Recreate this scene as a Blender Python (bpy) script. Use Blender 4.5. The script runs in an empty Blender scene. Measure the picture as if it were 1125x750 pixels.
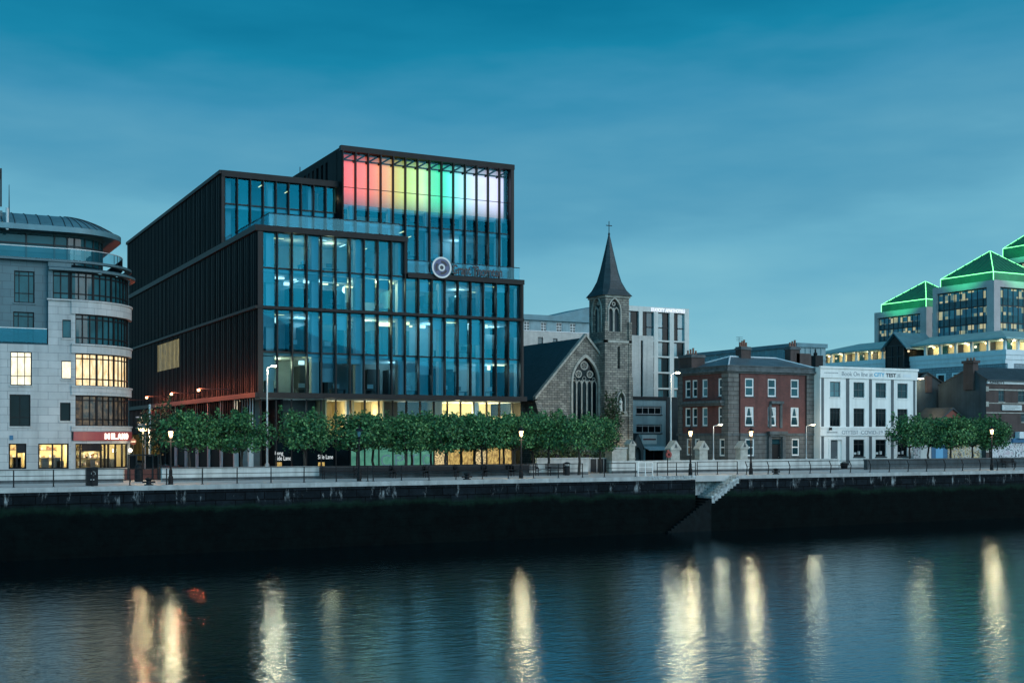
import bpy, bmesh, math, random
import numpy as np
from mathutils import Vector

R = math.radians
scene = bpy.context.scene
COL = scene.collection
rnd = random.Random(7)

# ------------------------------------------------------------------ camera
YAW = R(27.4)
CS, SN = math.cos(YAW), math.sin(YAW)
CAMZ = 3.2
FPX = 1350.0
cam_d = bpy.data.cameras.new('camera')
cam_d.sensor_width = 36.0
cam_d.sensor_fit = 'HORIZONTAL'
cam_d.lens = FPX / 1125.0 * 36.0
cam_d.shift_y = 105.0 / 1125.0
cam_d.clip_start = 0.5
cam_d.clip_end = 6000
cam = bpy.data.objects.new('camera', cam_d)
COL.objects.link(cam)
cam.location = (0, 0, CAMZ)
cam.rotation_euler = (R(90), 0, -YAW)
scene.camera = cam


def S(r, g, b):
    """sRGB bytes to linear colour"""
    def f(c):
        c /= 255.0
        return c / 12.92 if c <= 0.04045 else ((c + 0.055) / 1.055) ** 2.4
    return (f(r), f(g), f(b), 1.0)


# ------------------------------------------------------------------ world
world = bpy.data.worlds.new('World')
scene.world = world
world.use_nodes = True
nt = world.node_tree
nt.nodes.clear()


def N(t, kind, **kw):
    n = t.nodes.new(kind)
    for k, v in kw.items():
        if k.startswith('i_'):
            key = k[2:]
            key = int(key) if key.isdigit() else key.replace('_', ' ')
            n.inputs[key].default_value = v
        else:
            setattr(n, k, v)
    return n


def ramp(t, stops, interp='LINEAR'):
    n = t.nodes.new('ShaderNodeValToRGB')
    n.color_ramp.interpolation = interp
    e = n.color_ramp.elements
    while len(e) < len(stops):
        e.new(0.5)
    for i, (p, c) in enumerate(stops):
        e[i].position = p
        e[i].color = c if len(c) == 4 else (*c, 1)
    return n


def math_n(t, op, a=None, b=None, clamp=False):
    n = t.nodes.new('ShaderNodeMath')
    n.operation = op
    n.use_clamp = clamp
    for i, x in enumerate((a, b)):
        if x is None:
            continue
        if isinstance(x, (int, float)):
            n.inputs[i].default_value = x
        else:
            t.links.new(x, n.inputs[i])
    return n.outputs[0]


def mixc(t, fac, a, b, blend='MIX'):
    n = t.nodes.new('ShaderNodeMix')
    n.data_type = 'RGBA'
    n.blend_type = blend
    for sock, x in ((n.inputs[0], fac), (n.inputs[6], a), (n.inputs[7], b)):
        if isinstance(x, (int, float)):
            sock.default_value = x
        elif isinstance(x, tuple):
            sock.default_value = x if len(x) == 4 else (*x, 1)
        else:
            t.links.new(x, sock)
    return n.outputs[2]


SUN_DIR = Vector((0.42, -0.80, 0.48)).normalized()
tc = N(nt, 'ShaderNodeTexCoord')
sep = N(nt, 'ShaderNodeSeparateXYZ')
nt.links.new(tc.outputs['Generated'], sep.inputs[0])
mp = N(nt, 'ShaderNodeMapping')
mp.inputs['Scale'].default_value = (1.0, 1.0, 4.2)
mp.inputs['Location'].default_value = (0.35, 0.2, 0.1)
nt.links.new(tc.outputs['Generated'], mp.inputs[0])
cl = N(nt, 'ShaderNodeTexNoise', i_Scale=2.3, i_Detail=5.0, i_Roughness=0.52)
nt.links.new(mp.outputs[0], cl.inputs['Vector'])
cl2 = N(nt, 'ShaderNodeTexNoise', i_Scale=6.0, i_Detail=4.0, i_Roughness=0.5)
nt.links.new(mp.outputs[0], cl2.inputs['Vector'])
cv = math_n(nt, 'ADD', math_n(nt, 'MULTIPLY', math_n(nt, 'SUBTRACT', cl.outputs[0], 0.5), 0.25),
            math_n(nt, 'MULTIPLY', math_n(nt, 'SUBTRACT', cl2.outputs[0], 0.5), 0.085))
elev = math_n(nt, 'ADD', sep.outputs[2], cv)
sky_ramp = ramp(nt, [(0.0, S(150, 208, 220)), (0.08, S(133, 195, 212)), (0.125, S(120, 186, 207)), (0.17, S(105, 175, 201)),
                     (0.21, S(88, 160, 190)), (0.27, S(62, 146, 182)), (0.325, S(20, 132, 168)), (0.40, S(0, 112, 148)),
                     (0.55, S(2, 92, 124)), (1.0, S(20, 92, 118))])
nt.links.new(elev, sky_ramp.inputs[0])
# the afterglow stands behind the camera
back = math_n(nt, 'ADD', math_n(nt, 'MULTIPLY', sep.outputs[0], -SN), math_n(nt, 'MULTIPLY', sep.outputs[1], -CS))
back = math_n(nt, 'POWER', math_n(nt, 'MAXIMUM', back, 0.0), 1.2)
glow = math_n(nt, 'ADD', math_n(nt, 'MULTIPLY', back, 3.2), 1.0)
skyc = mixc(nt, 1.0, sky_ramp.outputs[0], glow, 'MULTIPLY')
skyc10 = mixc(nt, 1.0, skyc, (10.0, 10.0, 10.0), 'MULTIPLY')
nish = N(nt, 'ShaderNodeTexSky')
nish.sky_type = 'NISHITA'
nish.sun_disc = False
nish.sun_elevation = math.asin(SUN_DIR.z)
nish.sun_rotation = math.atan2(SUN_DIR.x, SUN_DIR.y)
mixed = mixc(nt, 0.985, nish.outputs[0], skyc10)
bg = N(nt, 'ShaderNodeBackground', i_Strength=0.1)
nt.links.new(mixed, bg.inputs[0])
wo = N(nt, 'ShaderNodeOutputWorld')
nt.links.new(bg.outputs[0], wo.inputs[0])

# soft light of the overcast dusk sky, from behind the camera
sun_d = bpy.data.lights.new('sun', 'SUN')
sun_d.energy = 1.55
sun_d.angle = R(50)
sun_d.color = (1.0, 0.96, 0.94)
sun = bpy.data.objects.new('sun', sun_d)
COL.objects.link(sun)
sun.rotation_euler = (-SUN_DIR).to_track_quat('-Z', 'Y').to_euler()

scene.view_settings.view_transform = 'Standard'
scene.view_settings.look = 'None'
scene.view_settings.exposure = 0.0
scene.view_settings.gamma = 1.0
scene.view_settings.use_curve_mapping = False
scene.cycles.use_denoising = True
scene.cycles.max_bounces = 7
scene.cycles.diffuse_bounces = 3
scene.cycles.glossy_bounces = 4
scene.cycles.transparent_max_bounces = 14
scene.cycles.transmission_bounces = 4
scene.cycles.caustics_reflective = False
scene.cycles.caustics_refractive = False
scene.cycles.sample_clamp_indirect = 4.0


# ------------------------------------------------------------------ survey: bearings measured in the photograph -> metres on real planes
def XF(px, Y):
    l = (px - 562.5) / FPX
    return Y * (SN + l * CS) / (CS - l * SN)


def ZF(px, py, Y):
    l = (px - 562.5) / FPX
    return CAMZ + (480 - py) * Y / (CS - l * SN) / FPX


def YS(px, X):
    l = (px - 562.5) / FPX
    return X * (CS - l * SN) / (SN + l * CS)


def ZS(px, py, X):
    return ZF(px, py, YS(px, X))


# ------------------------------------------------------------------ materials
MATS = {}


def new_mat(name):
    m = bpy.data.materials.new(name)
    m.use_nodes = True
    t = m.node_tree
    b = t.nodes['Principled BSDF']
    MATS[name] = m
    return m, t, b


def pos_uv(t):
    """(x + y, z) of the world position: runs along any wall"""
    g = N(t, 'ShaderNodeNewGeometry')
    s = N(t, 'ShaderNodeSeparateXYZ')
    t.links.new(g.outputs['Position'], s.inputs[0])
    c = N(t, 'ShaderNodeCombineXYZ')
    t.links.new(math_n(t, 'ADD', s.outputs[0], s.outputs[1]), c.inputs[0])
    t.links.new(s.outputs[2], c.inputs[1])
    return g, s, c


def basic(name, col, rough=0.6, var=0.18, scale=1.5, metal=0.0, bump=0.0, spec=0.5, streak=0.0):
    m, t, b = new_mat(name)
    b.inputs['Roughness'].default_value = rough
    b.inputs['Metallic'].default_value = metal
    b.inputs['Specular IOR Level'].default_value = spec
    g = N(t, 'ShaderNodeNewGeometry')
    n = N(t, 'ShaderNodeTexNoise', i_Scale=scale, i_Detail=5.0, i_Roughness=0.6)
    t.links.new(g.outputs['Position'], n.inputs['Vector'])
    c = col[:3]
    lo = tuple(x * (1 - var) for x in c)
    hi = tuple(min(1, x * (1 + var)) for x in c)
    rp = ramp(t, [(0.3, lo), (0.7, hi)])
    t.links.new(n.outputs[0], rp.inputs[0])
    out = rp.outputs[0]
    if streak:
        mp_ = N(t, 'ShaderNodeMapping')
        mp_.inputs['Scale'].default_value = (1.6, 1.6, 0.12)
        t.links.new(g.outputs['Position'], mp_.inputs[0])
        n2 = N(t, 'ShaderNodeTexNoise', i_Scale=1.3, i_Detail=4.0)
        t.links.new(mp_.outputs[0], n2.inputs['Vector'])
        r2 = ramp(t, [(0.42, (1, 1, 1)), (0.72, (1 - streak,) * 3)])
        t.links.new(n2.outputs[0], r2.inputs[0])
        out = mixc(t, 1.0, out, r2.outputs[0], 'MULTIPLY')
    t.links.new(out, b.inputs['Base Color'])
    if bump:
        bn = N(t, 'ShaderNodeBump', i_Strength=bump, i_Distance=0.05)
        n3 = N(t, 'ShaderNodeTexNoise', i_Scale=scale * 6, i_Detail=4.0)
        t.links.new(g.outputs['Position'], n3.inputs['Vector'])
        t.links.new(n3.outputs[0], bn.inputs['Height'])
        t.links.new(bn.outputs[0], b.inputs['Normal'])
    return m


def bricks(name, c1, c2, mortar, bw, bh, ms=0.02, rough=0.75, var=0.2, bump=0.3, streak=0.25):
    m, t, b = new_mat(name)
    b.inputs['Roughness'].default_value = rough
    g, s, c = pos_uv(t)
    br = N(t, 'ShaderNodeTexBrick')
    br.inputs['Color1'].default_value = (*c1[:3], 1)
    br.inputs['Color2'].default_value = (*c2[:3], 1)
    br.inputs['Mortar'].default_value = (*mortar[:3], 1)
    br.inputs['Scale'].default_value = 1.0
    br.inputs['Mortar Size'].default_value = ms
    br.inputs['Mortar Smooth'].default_value = 0.2
    br.inputs['Brick Width'].default_value = bw
    br.inputs['Row Height'].default_value = bh
    t.links.new(c.outputs[0], br.inputs['Vector'])
    n = N(t, 'ShaderNodeTexNoise', i_Scale=0.9, i_Detail=6.0, i_Roughness=0.65)
    t.links.new(g.outputs['Position'], n.inputs['Vector'])
    rp = ramp(t, [(0.3, (1 - var,) * 3), (0.7, (1 + var * 0.5,) * 3)])
    t.links.new(n.outputs[0], rp.inputs[0])
    out = mixc(t, 1.0, br.outputs[0], rp.outputs[0], 'MULTIPLY')
    mp_ = N(t, 'ShaderNodeMapping')
    mp_.inputs['Scale'].default_value = (1.4, 1.4, 0.1)
    t.links.new(g.outputs['Position'], mp_.inputs[0])
    n2 = N(t, 'ShaderNodeTexNoise', i_Scale=1.2, i_Detail=5.0)
    t.links.new(mp_.outputs[0], n2.inputs['Vector'])
    r2 = ramp(t, [(0.45, (1, 1, 1)), (0.75, (1 - streak,) * 3)])
    t.links.new(n2.outputs[0], r2.inputs[0])
    out = mixc(t, 1.0, out, r2.outputs[0], 'MULTIPLY')
    t.links.new(out, b.inputs['Base Color'])
    bn = N(t, 'ShaderNodeBump', i_Strength=bump, i_Distance=0.02)
    t.links.new(br.outputs['Fac'], bn.inputs['Height'])
    bn.invert = True
    t.links.new(bn.outputs[0], b.inputs['Normal'])
    return m


def dark_pane(name, col, rough=0.04, spec=0.8, var=0.3):
    m, t, b = new_mat(name)
    b.inputs['Roughness'].default_value = rough
    b.inputs['Specular IOR Level'].default_value = spec
    b.inputs['IOR'].default_value = 1.45
    g = N(t, 'ShaderNodeNewGeometry')
    n = N(t, 'ShaderNodeTexNoise', i_Scale=0.7, i_Detail=3.0)
    t.links.new(g.outputs['Position'], n.inputs['Vector'])
    c = col[:3]
    rp = ramp(t, [(0.35, tuple(x * (1 - var) for x in c)), (0.65, tuple(x * (1 + var) for x in c))])
    t.links.new(n.outputs[0], rp.inputs[0])
    t.links.new(rp.outputs[0], b.inputs['Base Color'])
    bn = N(t, 'ShaderNodeBump', i_Strength=0.04, i_Distance=0.05)
    n2 = N(t, 'ShaderNodeTexNoise', i_Scale=0.5, i_Detail=1.0)
    t.links.new(g.outputs['Position'], n2.inputs['Vector'])
    t.links.new(n2.outputs[0], bn.inputs['Height'])
    t.links.new(bn.outputs[0], b.inputs['Normal'])
    return m


def clear_glass(name, tint, refl, base=0.14, rough=0.01, wavy=0.03):
    m, t, b = new_mat(name)
    t.nodes.remove(b)
    out = t.nodes['Material Output']
    tr = N(t, 'ShaderNodeBsdfTransparent')
    tr.inputs[0].default_value = (*tint, 1)
    gl = N(t, 'ShaderNodeBsdfGlossy')
    gl.inputs[0].default_value = (*refl, 1)
    gl.inputs['Roughness'].default_value = rough
    g = N(t, 'ShaderNodeNewGeometry')
    if wavy:
        bn = N(t, 'ShaderNodeBump', i_Strength=wavy, i_Distance=0.05)
        n2 = N(t, 'ShaderNodeTexNoise', i_Scale=0.45, i_Detail=1.0)
        t.links.new(g.outputs['Position'], n2.inputs['Vector'])
        t.links.new(n2.outputs[0], bn.inputs['Height'])
        t.links.new(bn.outputs[0], gl.inputs['Normal'])
    oi = N(t, 'ShaderNodeObjectInfo')
    vr = ramp(t, [(0.0, (0.62, 0.66, 0.68)), (0.5, (0.95, 0.95, 0.95)), (1.0, (1.3, 1.22, 1.18))])
    t.links.new(oi.outputs['Random'], vr.inputs[0])
    t.links.new(mixc(t, 1.0, (*refl, 1), vr.outputs[0], 'MULTIPLY'), gl.inputs[0])
    lw = N(t, 'ShaderNodeFresnel', i_IOR=1.5)
    fac = math_n(t, 'ADD', lw.outputs[0], base, True)
    mx = N(t, 'ShaderNodeMixShader')
    t.links.new(fac, mx.inputs[0])
    t.links.new(tr.outputs[0], mx.inputs[1])
    t.links.new(gl.outputs[0], mx.inputs[2])
    t.links.new(mx.outputs[0], out.inputs[0])
    return m


def emit(name, col, strength, rough=0.4):
    m, t, b = new_mat(name)
    b.inputs['Base Color'].default_value = (*[x * 0.5 for x in col[:3]], 1)
    b.inputs['Emission Color'].default_value = (*col[:3], 1)
    b.inputs['Emission Strength'].default_value = strength
    b.inputs['Roughness'].default_value = rough
    return m


def lit_pane(name, c_lo, c_hi, strength, sx=1.2, sz=0.5, thr=(0.3, 0.7)):
    """a lit room seen through a window: curtains, walls and lamps as uneven brightness"""
    m, t, b = new_mat(name)
    g, s, c = pos_uv(t)
    mp_ = N(t, 'ShaderNodeMapping')
    mp_.inputs['Scale'].default_value = (sx, sz, 1)
    t.links.new(c.outputs[0], mp_.inputs[0])
    n = N(t, 'ShaderNodeTexNoise', i_Scale=1.6, i_Detail=5.0, i_Roughness=0.62)
    t.links.new(mp_.outputs[0], n.inputs['Vector'])
    rp = ramp(t, [(thr[0], c_lo), (thr[1], c_hi)])
    t.links.new(n.outputs[0], rp.inputs[0])
    b.inputs['Base Color'].default_value = (0.05, 0.05, 0.05, 1)
    b.inputs['Roughness'].default_value = 0.08
    t.links.new(rp.outputs[0], b.inputs['Emission Color'])
    b.inputs['Emission Strength'].default_value = strength
    return m


# stone, render, metal
basic('granite', (0.42, 0.43, 0.42), 0.75, 0.22, 1.2, bump=0.2, streak=0.25)
basic('granite_pale', (0.50, 0.51, 0.49), 0.75, 0.16, 0.8, bump=0.15, streak=0.3)
basic('paving', (0.44, 0.45, 0.44), 0.6, 0.2, 0.7, bump=0.15)
basic('asphalt', (0.05, 0.05, 0.052), 0.75, 0.25, 2.0, bump=0.2)
basic('earth', (0.10, 0.10, 0.09), 0.9, 0.3, 0.3)
bricks('ashlar', S(180, 183, 183), S(168, 173, 174), S(112, 120, 124), 1.5, 0.62, 0.016, 0.7, 0.12, 0.2, 0.22)
bricks('slate_wall', (0.06, 0.125, 0.15), (0.07, 0.14, 0.165), (0.035, 0.07, 0.085), 1.2, 0.62, 0.02, 0.5, 0.1, 0.2, 0.1)
bricks('red_brick', (0.185, 0.055, 0.045), (0.13, 0.04, 0.036), (0.12, 0.07, 0.062), 0.24, 0.085, 0.012, 0.8, 0.28, 0.3, 0.35)
bricks('dark_brick', (0.085, 0.048, 0.042), (0.065, 0.04, 0.038), (0.07, 0.06, 0.055), 0.24, 0.085, 0.012, 0.8, 0.3, 0.3, 0.3)
bricks('church_stone', (0.345, 0.32, 0.27), (0.19, 0.18, 0.16), (0.075, 0.078, 0.075), 0.62, 0.26, 0.03, 0.9, 0.45, 0.8, 0.4)
bricks('rusticated', (0.165, 0.165, 0.155), (0.13, 0.13, 0.127), (0.05, 0.05, 0.05), 1.4, 0.48, 0.03, 0.85, 0.3, 0.6, 0.4)
basic('tracery_stone', (0.36, 0.35, 0.31), 0.85, 0.3, 2.0, bump=0.3)
basic('cornice_stone', (0.095, 0.11, 0.115), 0.85, 0.35, 1.5, bump=0.3, streak=0.35)
bricks('slate_roof', (0.038, 0.06, 0.07), (0.026, 0.044, 0.052), (0.012, 0.02, 0.025), 0.35, 0.2, 0.015, 0.55, 0.35, 0.5, 0.2)
bricks('slate_blue', (0.13, 0.17, 0.19), (0.10, 0.135, 0.155), (0.05, 0.07, 0.08), 0.4, 0.22, 0.02, 0.45, 0.3, 0.5, 0.2)
basic('white_render', (0.80, 0.80, 0.77), 0.6, 0.06, 0.6, streak=0.14)
basic('white_paint', (0.78, 0.79, 0.78), 0.4, 0.06, 2.0)
basic('pilaster_grey', (0.07, 0.09, 0.10), 0.5, 0.15, 1.5)
basic('grey_render', (0.040, 0.058, 0.066), 0.85, 0.35, 0.5, bump=0.2, streak=0.35)
basic('bronze', (0.008, 0.008, 0.0085), 0.45, 0.25, 0.6, spec=0.25)
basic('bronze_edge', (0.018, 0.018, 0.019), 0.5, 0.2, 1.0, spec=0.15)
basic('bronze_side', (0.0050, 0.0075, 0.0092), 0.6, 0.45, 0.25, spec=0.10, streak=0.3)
basic('black_metal', (0.008, 0.009, 0.011), 0.55, 0.2, 3.0, spec=0.2)
basic('dark_metal', (0.025, 0.03, 0.034), 0.5, 0.2, 2.0, spec=0.25)
basic('pale_metal', (0.45, 0.47, 0.48), 0.4, 0.1, 2.0, metal=0.3)
basic('zinc', (0.085, 0.19, 0.23), 0.45, 0.18, 0.8, metal=0.2)
basic('copper_green', (0.24, 0.40, 0.40), 0.6, 0.16, 0.5, streak=0.15)
basic('clad_teal', (0.22, 0.33, 0.36), 0.6, 0.15, 0.6, streak=0.2)
basic('hotel_cream', (0.62, 0.61, 0.57), 0.7, 0.1, 0.5, streak=0.15)
bricks('hotel_brick', (0.62, 0.575, 0.53), (0.56, 0.52, 0.48), (0.42, 0.39, 0.36), 0.5, 0.16, 0.02, 0.8, 0.15, 0.2, 0.2)
basic('pink_granite', (0.42, 0.36, 0.355), 0.6, 0.12, 0.4)
bricks('grey_block', (0.25, 0.31, 0.345), (0.22, 0.28, 0.315), (0.12, 0.15, 0.17), 1.0, 0.5, 0.05, 0.7, 0.12, 0.2, 0.2)
basic('band_white', (0.68, 0.72, 0.74), 0.6, 0.08, 0.4, streak=0.12)
basic('pyramid_green', (0.02, 0.12, 0.07), 0.5, 0.2, 0.6)
basic('red_fascia', (0.30, 0.055, 0.058), 0.45, 0.08, 1.0)
basic('red_paint', (0.13, 0.013, 0.013), 0.5, 0.2, 2.0)
basic('rust_red', (0.24, 0.065, 0.045), 0.7, 0.25, 2.0)
basic('interior_ceiling', (0.50, 0.56, 0.58), 0.8, 0.05)
basic('interior_wall', (0.30, 0.36, 0.38), 0.8, 0.3, 0.3)
basic('interior_dark', (0.045, 0.055, 0.06), 0.8, 0.3, 0.4)
basic('interior_column', (0.66, 0.72, 0.74), 0.7, 0.05)
basic('interior_cream', (0.70, 0.60, 0.36), 0.7, 0.12, 0.8)
basic('furniture', (0.10, 0.10, 0.10), 0.6, 0.5, 1.0)
basic('goods', (0.35, 0.26, 0.16), 0.6, 0.7, 3.0)
basic('bark', (0.035, 0.03, 0.025), 0.9, 0.35, 6.0, bump=0.6)
basic('sign_dark', (0.02, 0.022, 0.03), 0.5, 0.1)
basic('sign_grey', (0.30, 0.33, 0.35), 0.5, 0.1)
basic('sign_blue', (0.05, 0.36, 0.55), 0.5, 0.1)
basic('sign_board', (0.55, 0.57, 0.56), 0.5, 0.1, 4.0)
basic('faint_print', (0.36, 0.38, 0.38), 0.6, 0.3, 6.0)
basic('blue_panel', (0.02, 0.13, 0.26), 0.4, 0.2, 2.0)
basic('plastic_dark', (0.012, 0.013, 0.015), 0.5, 0.2, 3.0, spec=0.2)
basic('terracotta', (0.22, 0.10, 0.07), 0.8, 0.2, 3.0)
basic('statue_stone', (0.62, 0.60, 0.54), 0.7, 0.1, 4.0)
basic('pier_stone', (0.40, 0.39, 0.35), 0.85, 0.25, 3.0, bump=0.4)
basic('wet_step', (0.006, 0.010, 0.011), 0.8, 0.4, 2.0, spec=0.1)
basic('sign_red_dark', (0.05, 0.008, 0.008), 0.6, 0.2, 2.0)
basic('lime_steps', (0.38, 0.41, 0.41), 0.8, 0.65, 4.0, bump=0.4)
dark_pane('pane', (0.014, 0.045, 0.056), spec=0.35)
dark_pane('pane_teal', (0.014, 0.075, 0.095), spec=0.4)
dark_pane('pane_black', (0.004, 0.009, 0.012), spec=0.16)
dark_pane('pane_light', (0.10, 0.22, 0.25))
clear_glass('tower_glass', (0.42, 0.72, 0.82), (0.004, 0.155, 0.245), 0.19)
clear_glass('light_wall_glass', (0.86, 0.9, 0.92), (0.03, 0.2, 0.28), 0.04)
clear_glass('shop_glass', (0.86, 0.92, 0.92), (0.6, 0.85, 0.95), 0.03)
clear_glass('balustrade_glass', (0.55, 0.74, 0.80), (0.10, 0.30, 0.38), 0.10)
lit_pane('lit_cream', S(196, 150, 78), S(255, 240, 196), 1.5, 2.2, 0.7)
lit_pane('lit_white', S(214, 196, 150), S(255, 250, 224), 1.5, 1.6, 0.8)
lit_pane('lit_dim', S(30, 34, 34), S(150, 120, 80), 0.55, 1.2, 1.2, (0.42, 0.75))
lit_pane('lit_slot', S(150, 118, 34), S(236, 200, 96), 0.62, 0.8, 0.5)
lit_pane('lit_gold', S(120, 84, 30), S(250, 214, 120), 0.85, 3.0, 1.6, (0.35, 0.68))
lit_pane('lit_shop', S(70, 48, 26), S(255, 226, 160), 1.0, 4.0, 4.0, (0.38, 0.62))


def office_cells():
    """far office windows: each bay of the curtain wall lit or dark by itself"""
    m, t, b = new_mat('lit_office')
    g, s, c = pos_uv(t)
    sp = N(t, 'ShaderNodeSeparateXYZ')
    t.links.new(c.outputs[0], sp.inputs[0])
    cc = N(t, 'ShaderNodeCombineXYZ')
    t.links.new(math_n(t, 'FLOOR', math_n(t, 'DIVIDE', sp.outputs[0], 0.8)), cc.inputs[0])
    t.links.new(math_n(t, 'FLOOR', math_n(t, 'DIVIDE', sp.outputs[1], 1.15)), cc.inputs[1])
    wn = N(t, 'ShaderNodeTexWhiteNoise')
    wn.noise_dimensions = '2D'
    t.links.new(cc.outputs[0], wn.inputs['Vector'])
    n = N(t, 'ShaderNodeTexNoise', i_Scale=0.18, i_Detail=2.0)
    t.links.new(c.outputs[0], n.inputs['Vector'])
    f = math_n(t, 'ADD', math_n(t, 'MULTIPLY', wn.outputs[0], 0.75), math_n(t, 'MULTIPLY', n.outputs[0], 0.5))
    rp = ramp(t, [(0.50, S(8, 62, 86)), (0.70, S(22, 96, 118)), (0.80, S(140, 156, 126)), (0.95, S(224, 216, 166))])
    t.links.new(f, rp.inputs[0])
    t.links.new(rp.outputs[0], b.inputs['Emission Color'])
    b.inputs['Base Color'].default_value = (0.01, 0.05, 0.065, 1)
    b.inputs['Roughness'].default_value = 0.08
    b.inputs['Emission Strength'].default_value = 0.62
office_cells()
lit_pane('green_film', S(56, 130, 110), S(110, 190, 160), 0.62, 1.2, 0.8)
emit('lamp_warm', S(255, 222, 165), 3.2)
emit('lamp_white', S(255, 244, 214), 6.0)
emit('tube_white', S(236, 250, 250), 2.2)
emit('tube_warm', S(255, 224, 160), 2.6)
emit('sign_glow', S(255, 238, 222), 2.2)
emit('hotel_glow', S(235, 240, 250), 0.85)
emit('white_letters', S(235, 240, 240), 0.7)
emit('neon_green', S(120, 255, 150), 4.0)
emit('screen_blue', S(90, 170, 220), 0.3)


def stops_material():
    """wall of coloured light: rainbow glow, its fade at foot and head put into the emission"""
    m, t, b = new_mat('rainbow_light')
    g = N(t, 'ShaderNodeNewGeometry')
    s = N(t, 'ShaderNodeSeparateXYZ')
    t.links.new(g.outputs['Position'], s.inputs[0])
    x0, x1 = XF(376, 121.4), XF(562, 121.4)
    f = math_n(t, 'DIVIDE', math_n(t, 'SUBTRACT', s.outputs[0], x0), x1 - x0, True)
    st = [(376, (240, 66, 58)), (405, (246, 100, 66)), (424, (232, 150, 74)), (438, (204, 202, 84)),
          (452, (186, 228, 120)), (464, (208, 238, 160)), (474, (96, 228, 150)), (483, (30, 222, 150)),
          (494, (80, 240, 214)), (508, (170, 236, 244)), (522, (214, 222, 246)), (538, (226, 220, 246)),
          (562, (196, 196, 232))]
    rp = ramp(t, [(max(0, min(1, (XF(p, 121.4) - x0) / (x1 - x0))), S(*c)) for p, c in st])
    t.links.new(f, rp.inputs[0])
    n = N(t, 'ShaderNodeTexNoise', i_Scale=0.4, i_Detail=2.0)
    t.links.new(g.outputs['Position'], n.inputs['Vector'])
    r2 = ramp(t, [(0.3, (0.85,) * 3), (0.7, (1.0,) * 3)])
    t.links.new(n.outputs[0], r2.inputs[0])
    zf = ramp(t, [(0.0, (0.05,) * 3), (0.16, (0.55,) * 3), (0.34, (1.0,) * 3), (0.84, (1.0,) * 3), (0.89, (0.45,) * 3), (1.0, (0.38,) * 3)], 'LINEAR')  # fall-off of the wall wash put into the emission by height
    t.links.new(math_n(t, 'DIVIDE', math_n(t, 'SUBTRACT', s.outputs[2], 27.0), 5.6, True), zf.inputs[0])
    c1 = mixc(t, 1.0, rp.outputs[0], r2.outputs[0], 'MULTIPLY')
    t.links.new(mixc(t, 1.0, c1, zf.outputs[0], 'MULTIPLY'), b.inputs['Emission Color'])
    b.inputs['Base Color'].default_value = (0.4, 0.4, 0.4, 1)
    b.inputs['Emission Strength'].default_value = 1.45
stops_material()


def graffiti(name, cols, scale, emis=0.0):
    m, t, b = new_mat(name)
    g, s, c = pos_uv(t)
    v = N(t, 'ShaderNodeTexNoise', i_Scale=scale, i_Detail=2.0, i_Distortion=1.6)
    t.links.new(c.outputs[0], v.inputs['Vector'])
    k = len(cols)
    rp = ramp(t, [(0.3 + 0.4 * i / (k - 1), x) for i, x in enumerate(cols)], 'CONSTANT')
    t.links.new(v.outputs[0], rp.inputs[0])
    t.links.new(rp.outputs[0], b.inputs['Base Color'])
    b.inputs['Roughness'].default_value = 0.8
    return m
graffiti('mural_white', [(0.65, 0.66, 0.66), (0.5, 0.42, 0.45), (0.62, 0.64, 0.64), (0.1, 0.1, 0.12), (0.7, 0.7, 0.68), (0.3, 0.12, 0.14)], 1.3)
graffiti('mural_warm', [(0.5, 0.48, 0.42), (0.12, 0.11, 0.1), (0.55, 0.42, 0.2), (0.5, 0.47, 0.42), (0.2, 0.25, 0.22), (0.6, 0.5, 0.3)], 1.7)


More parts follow.
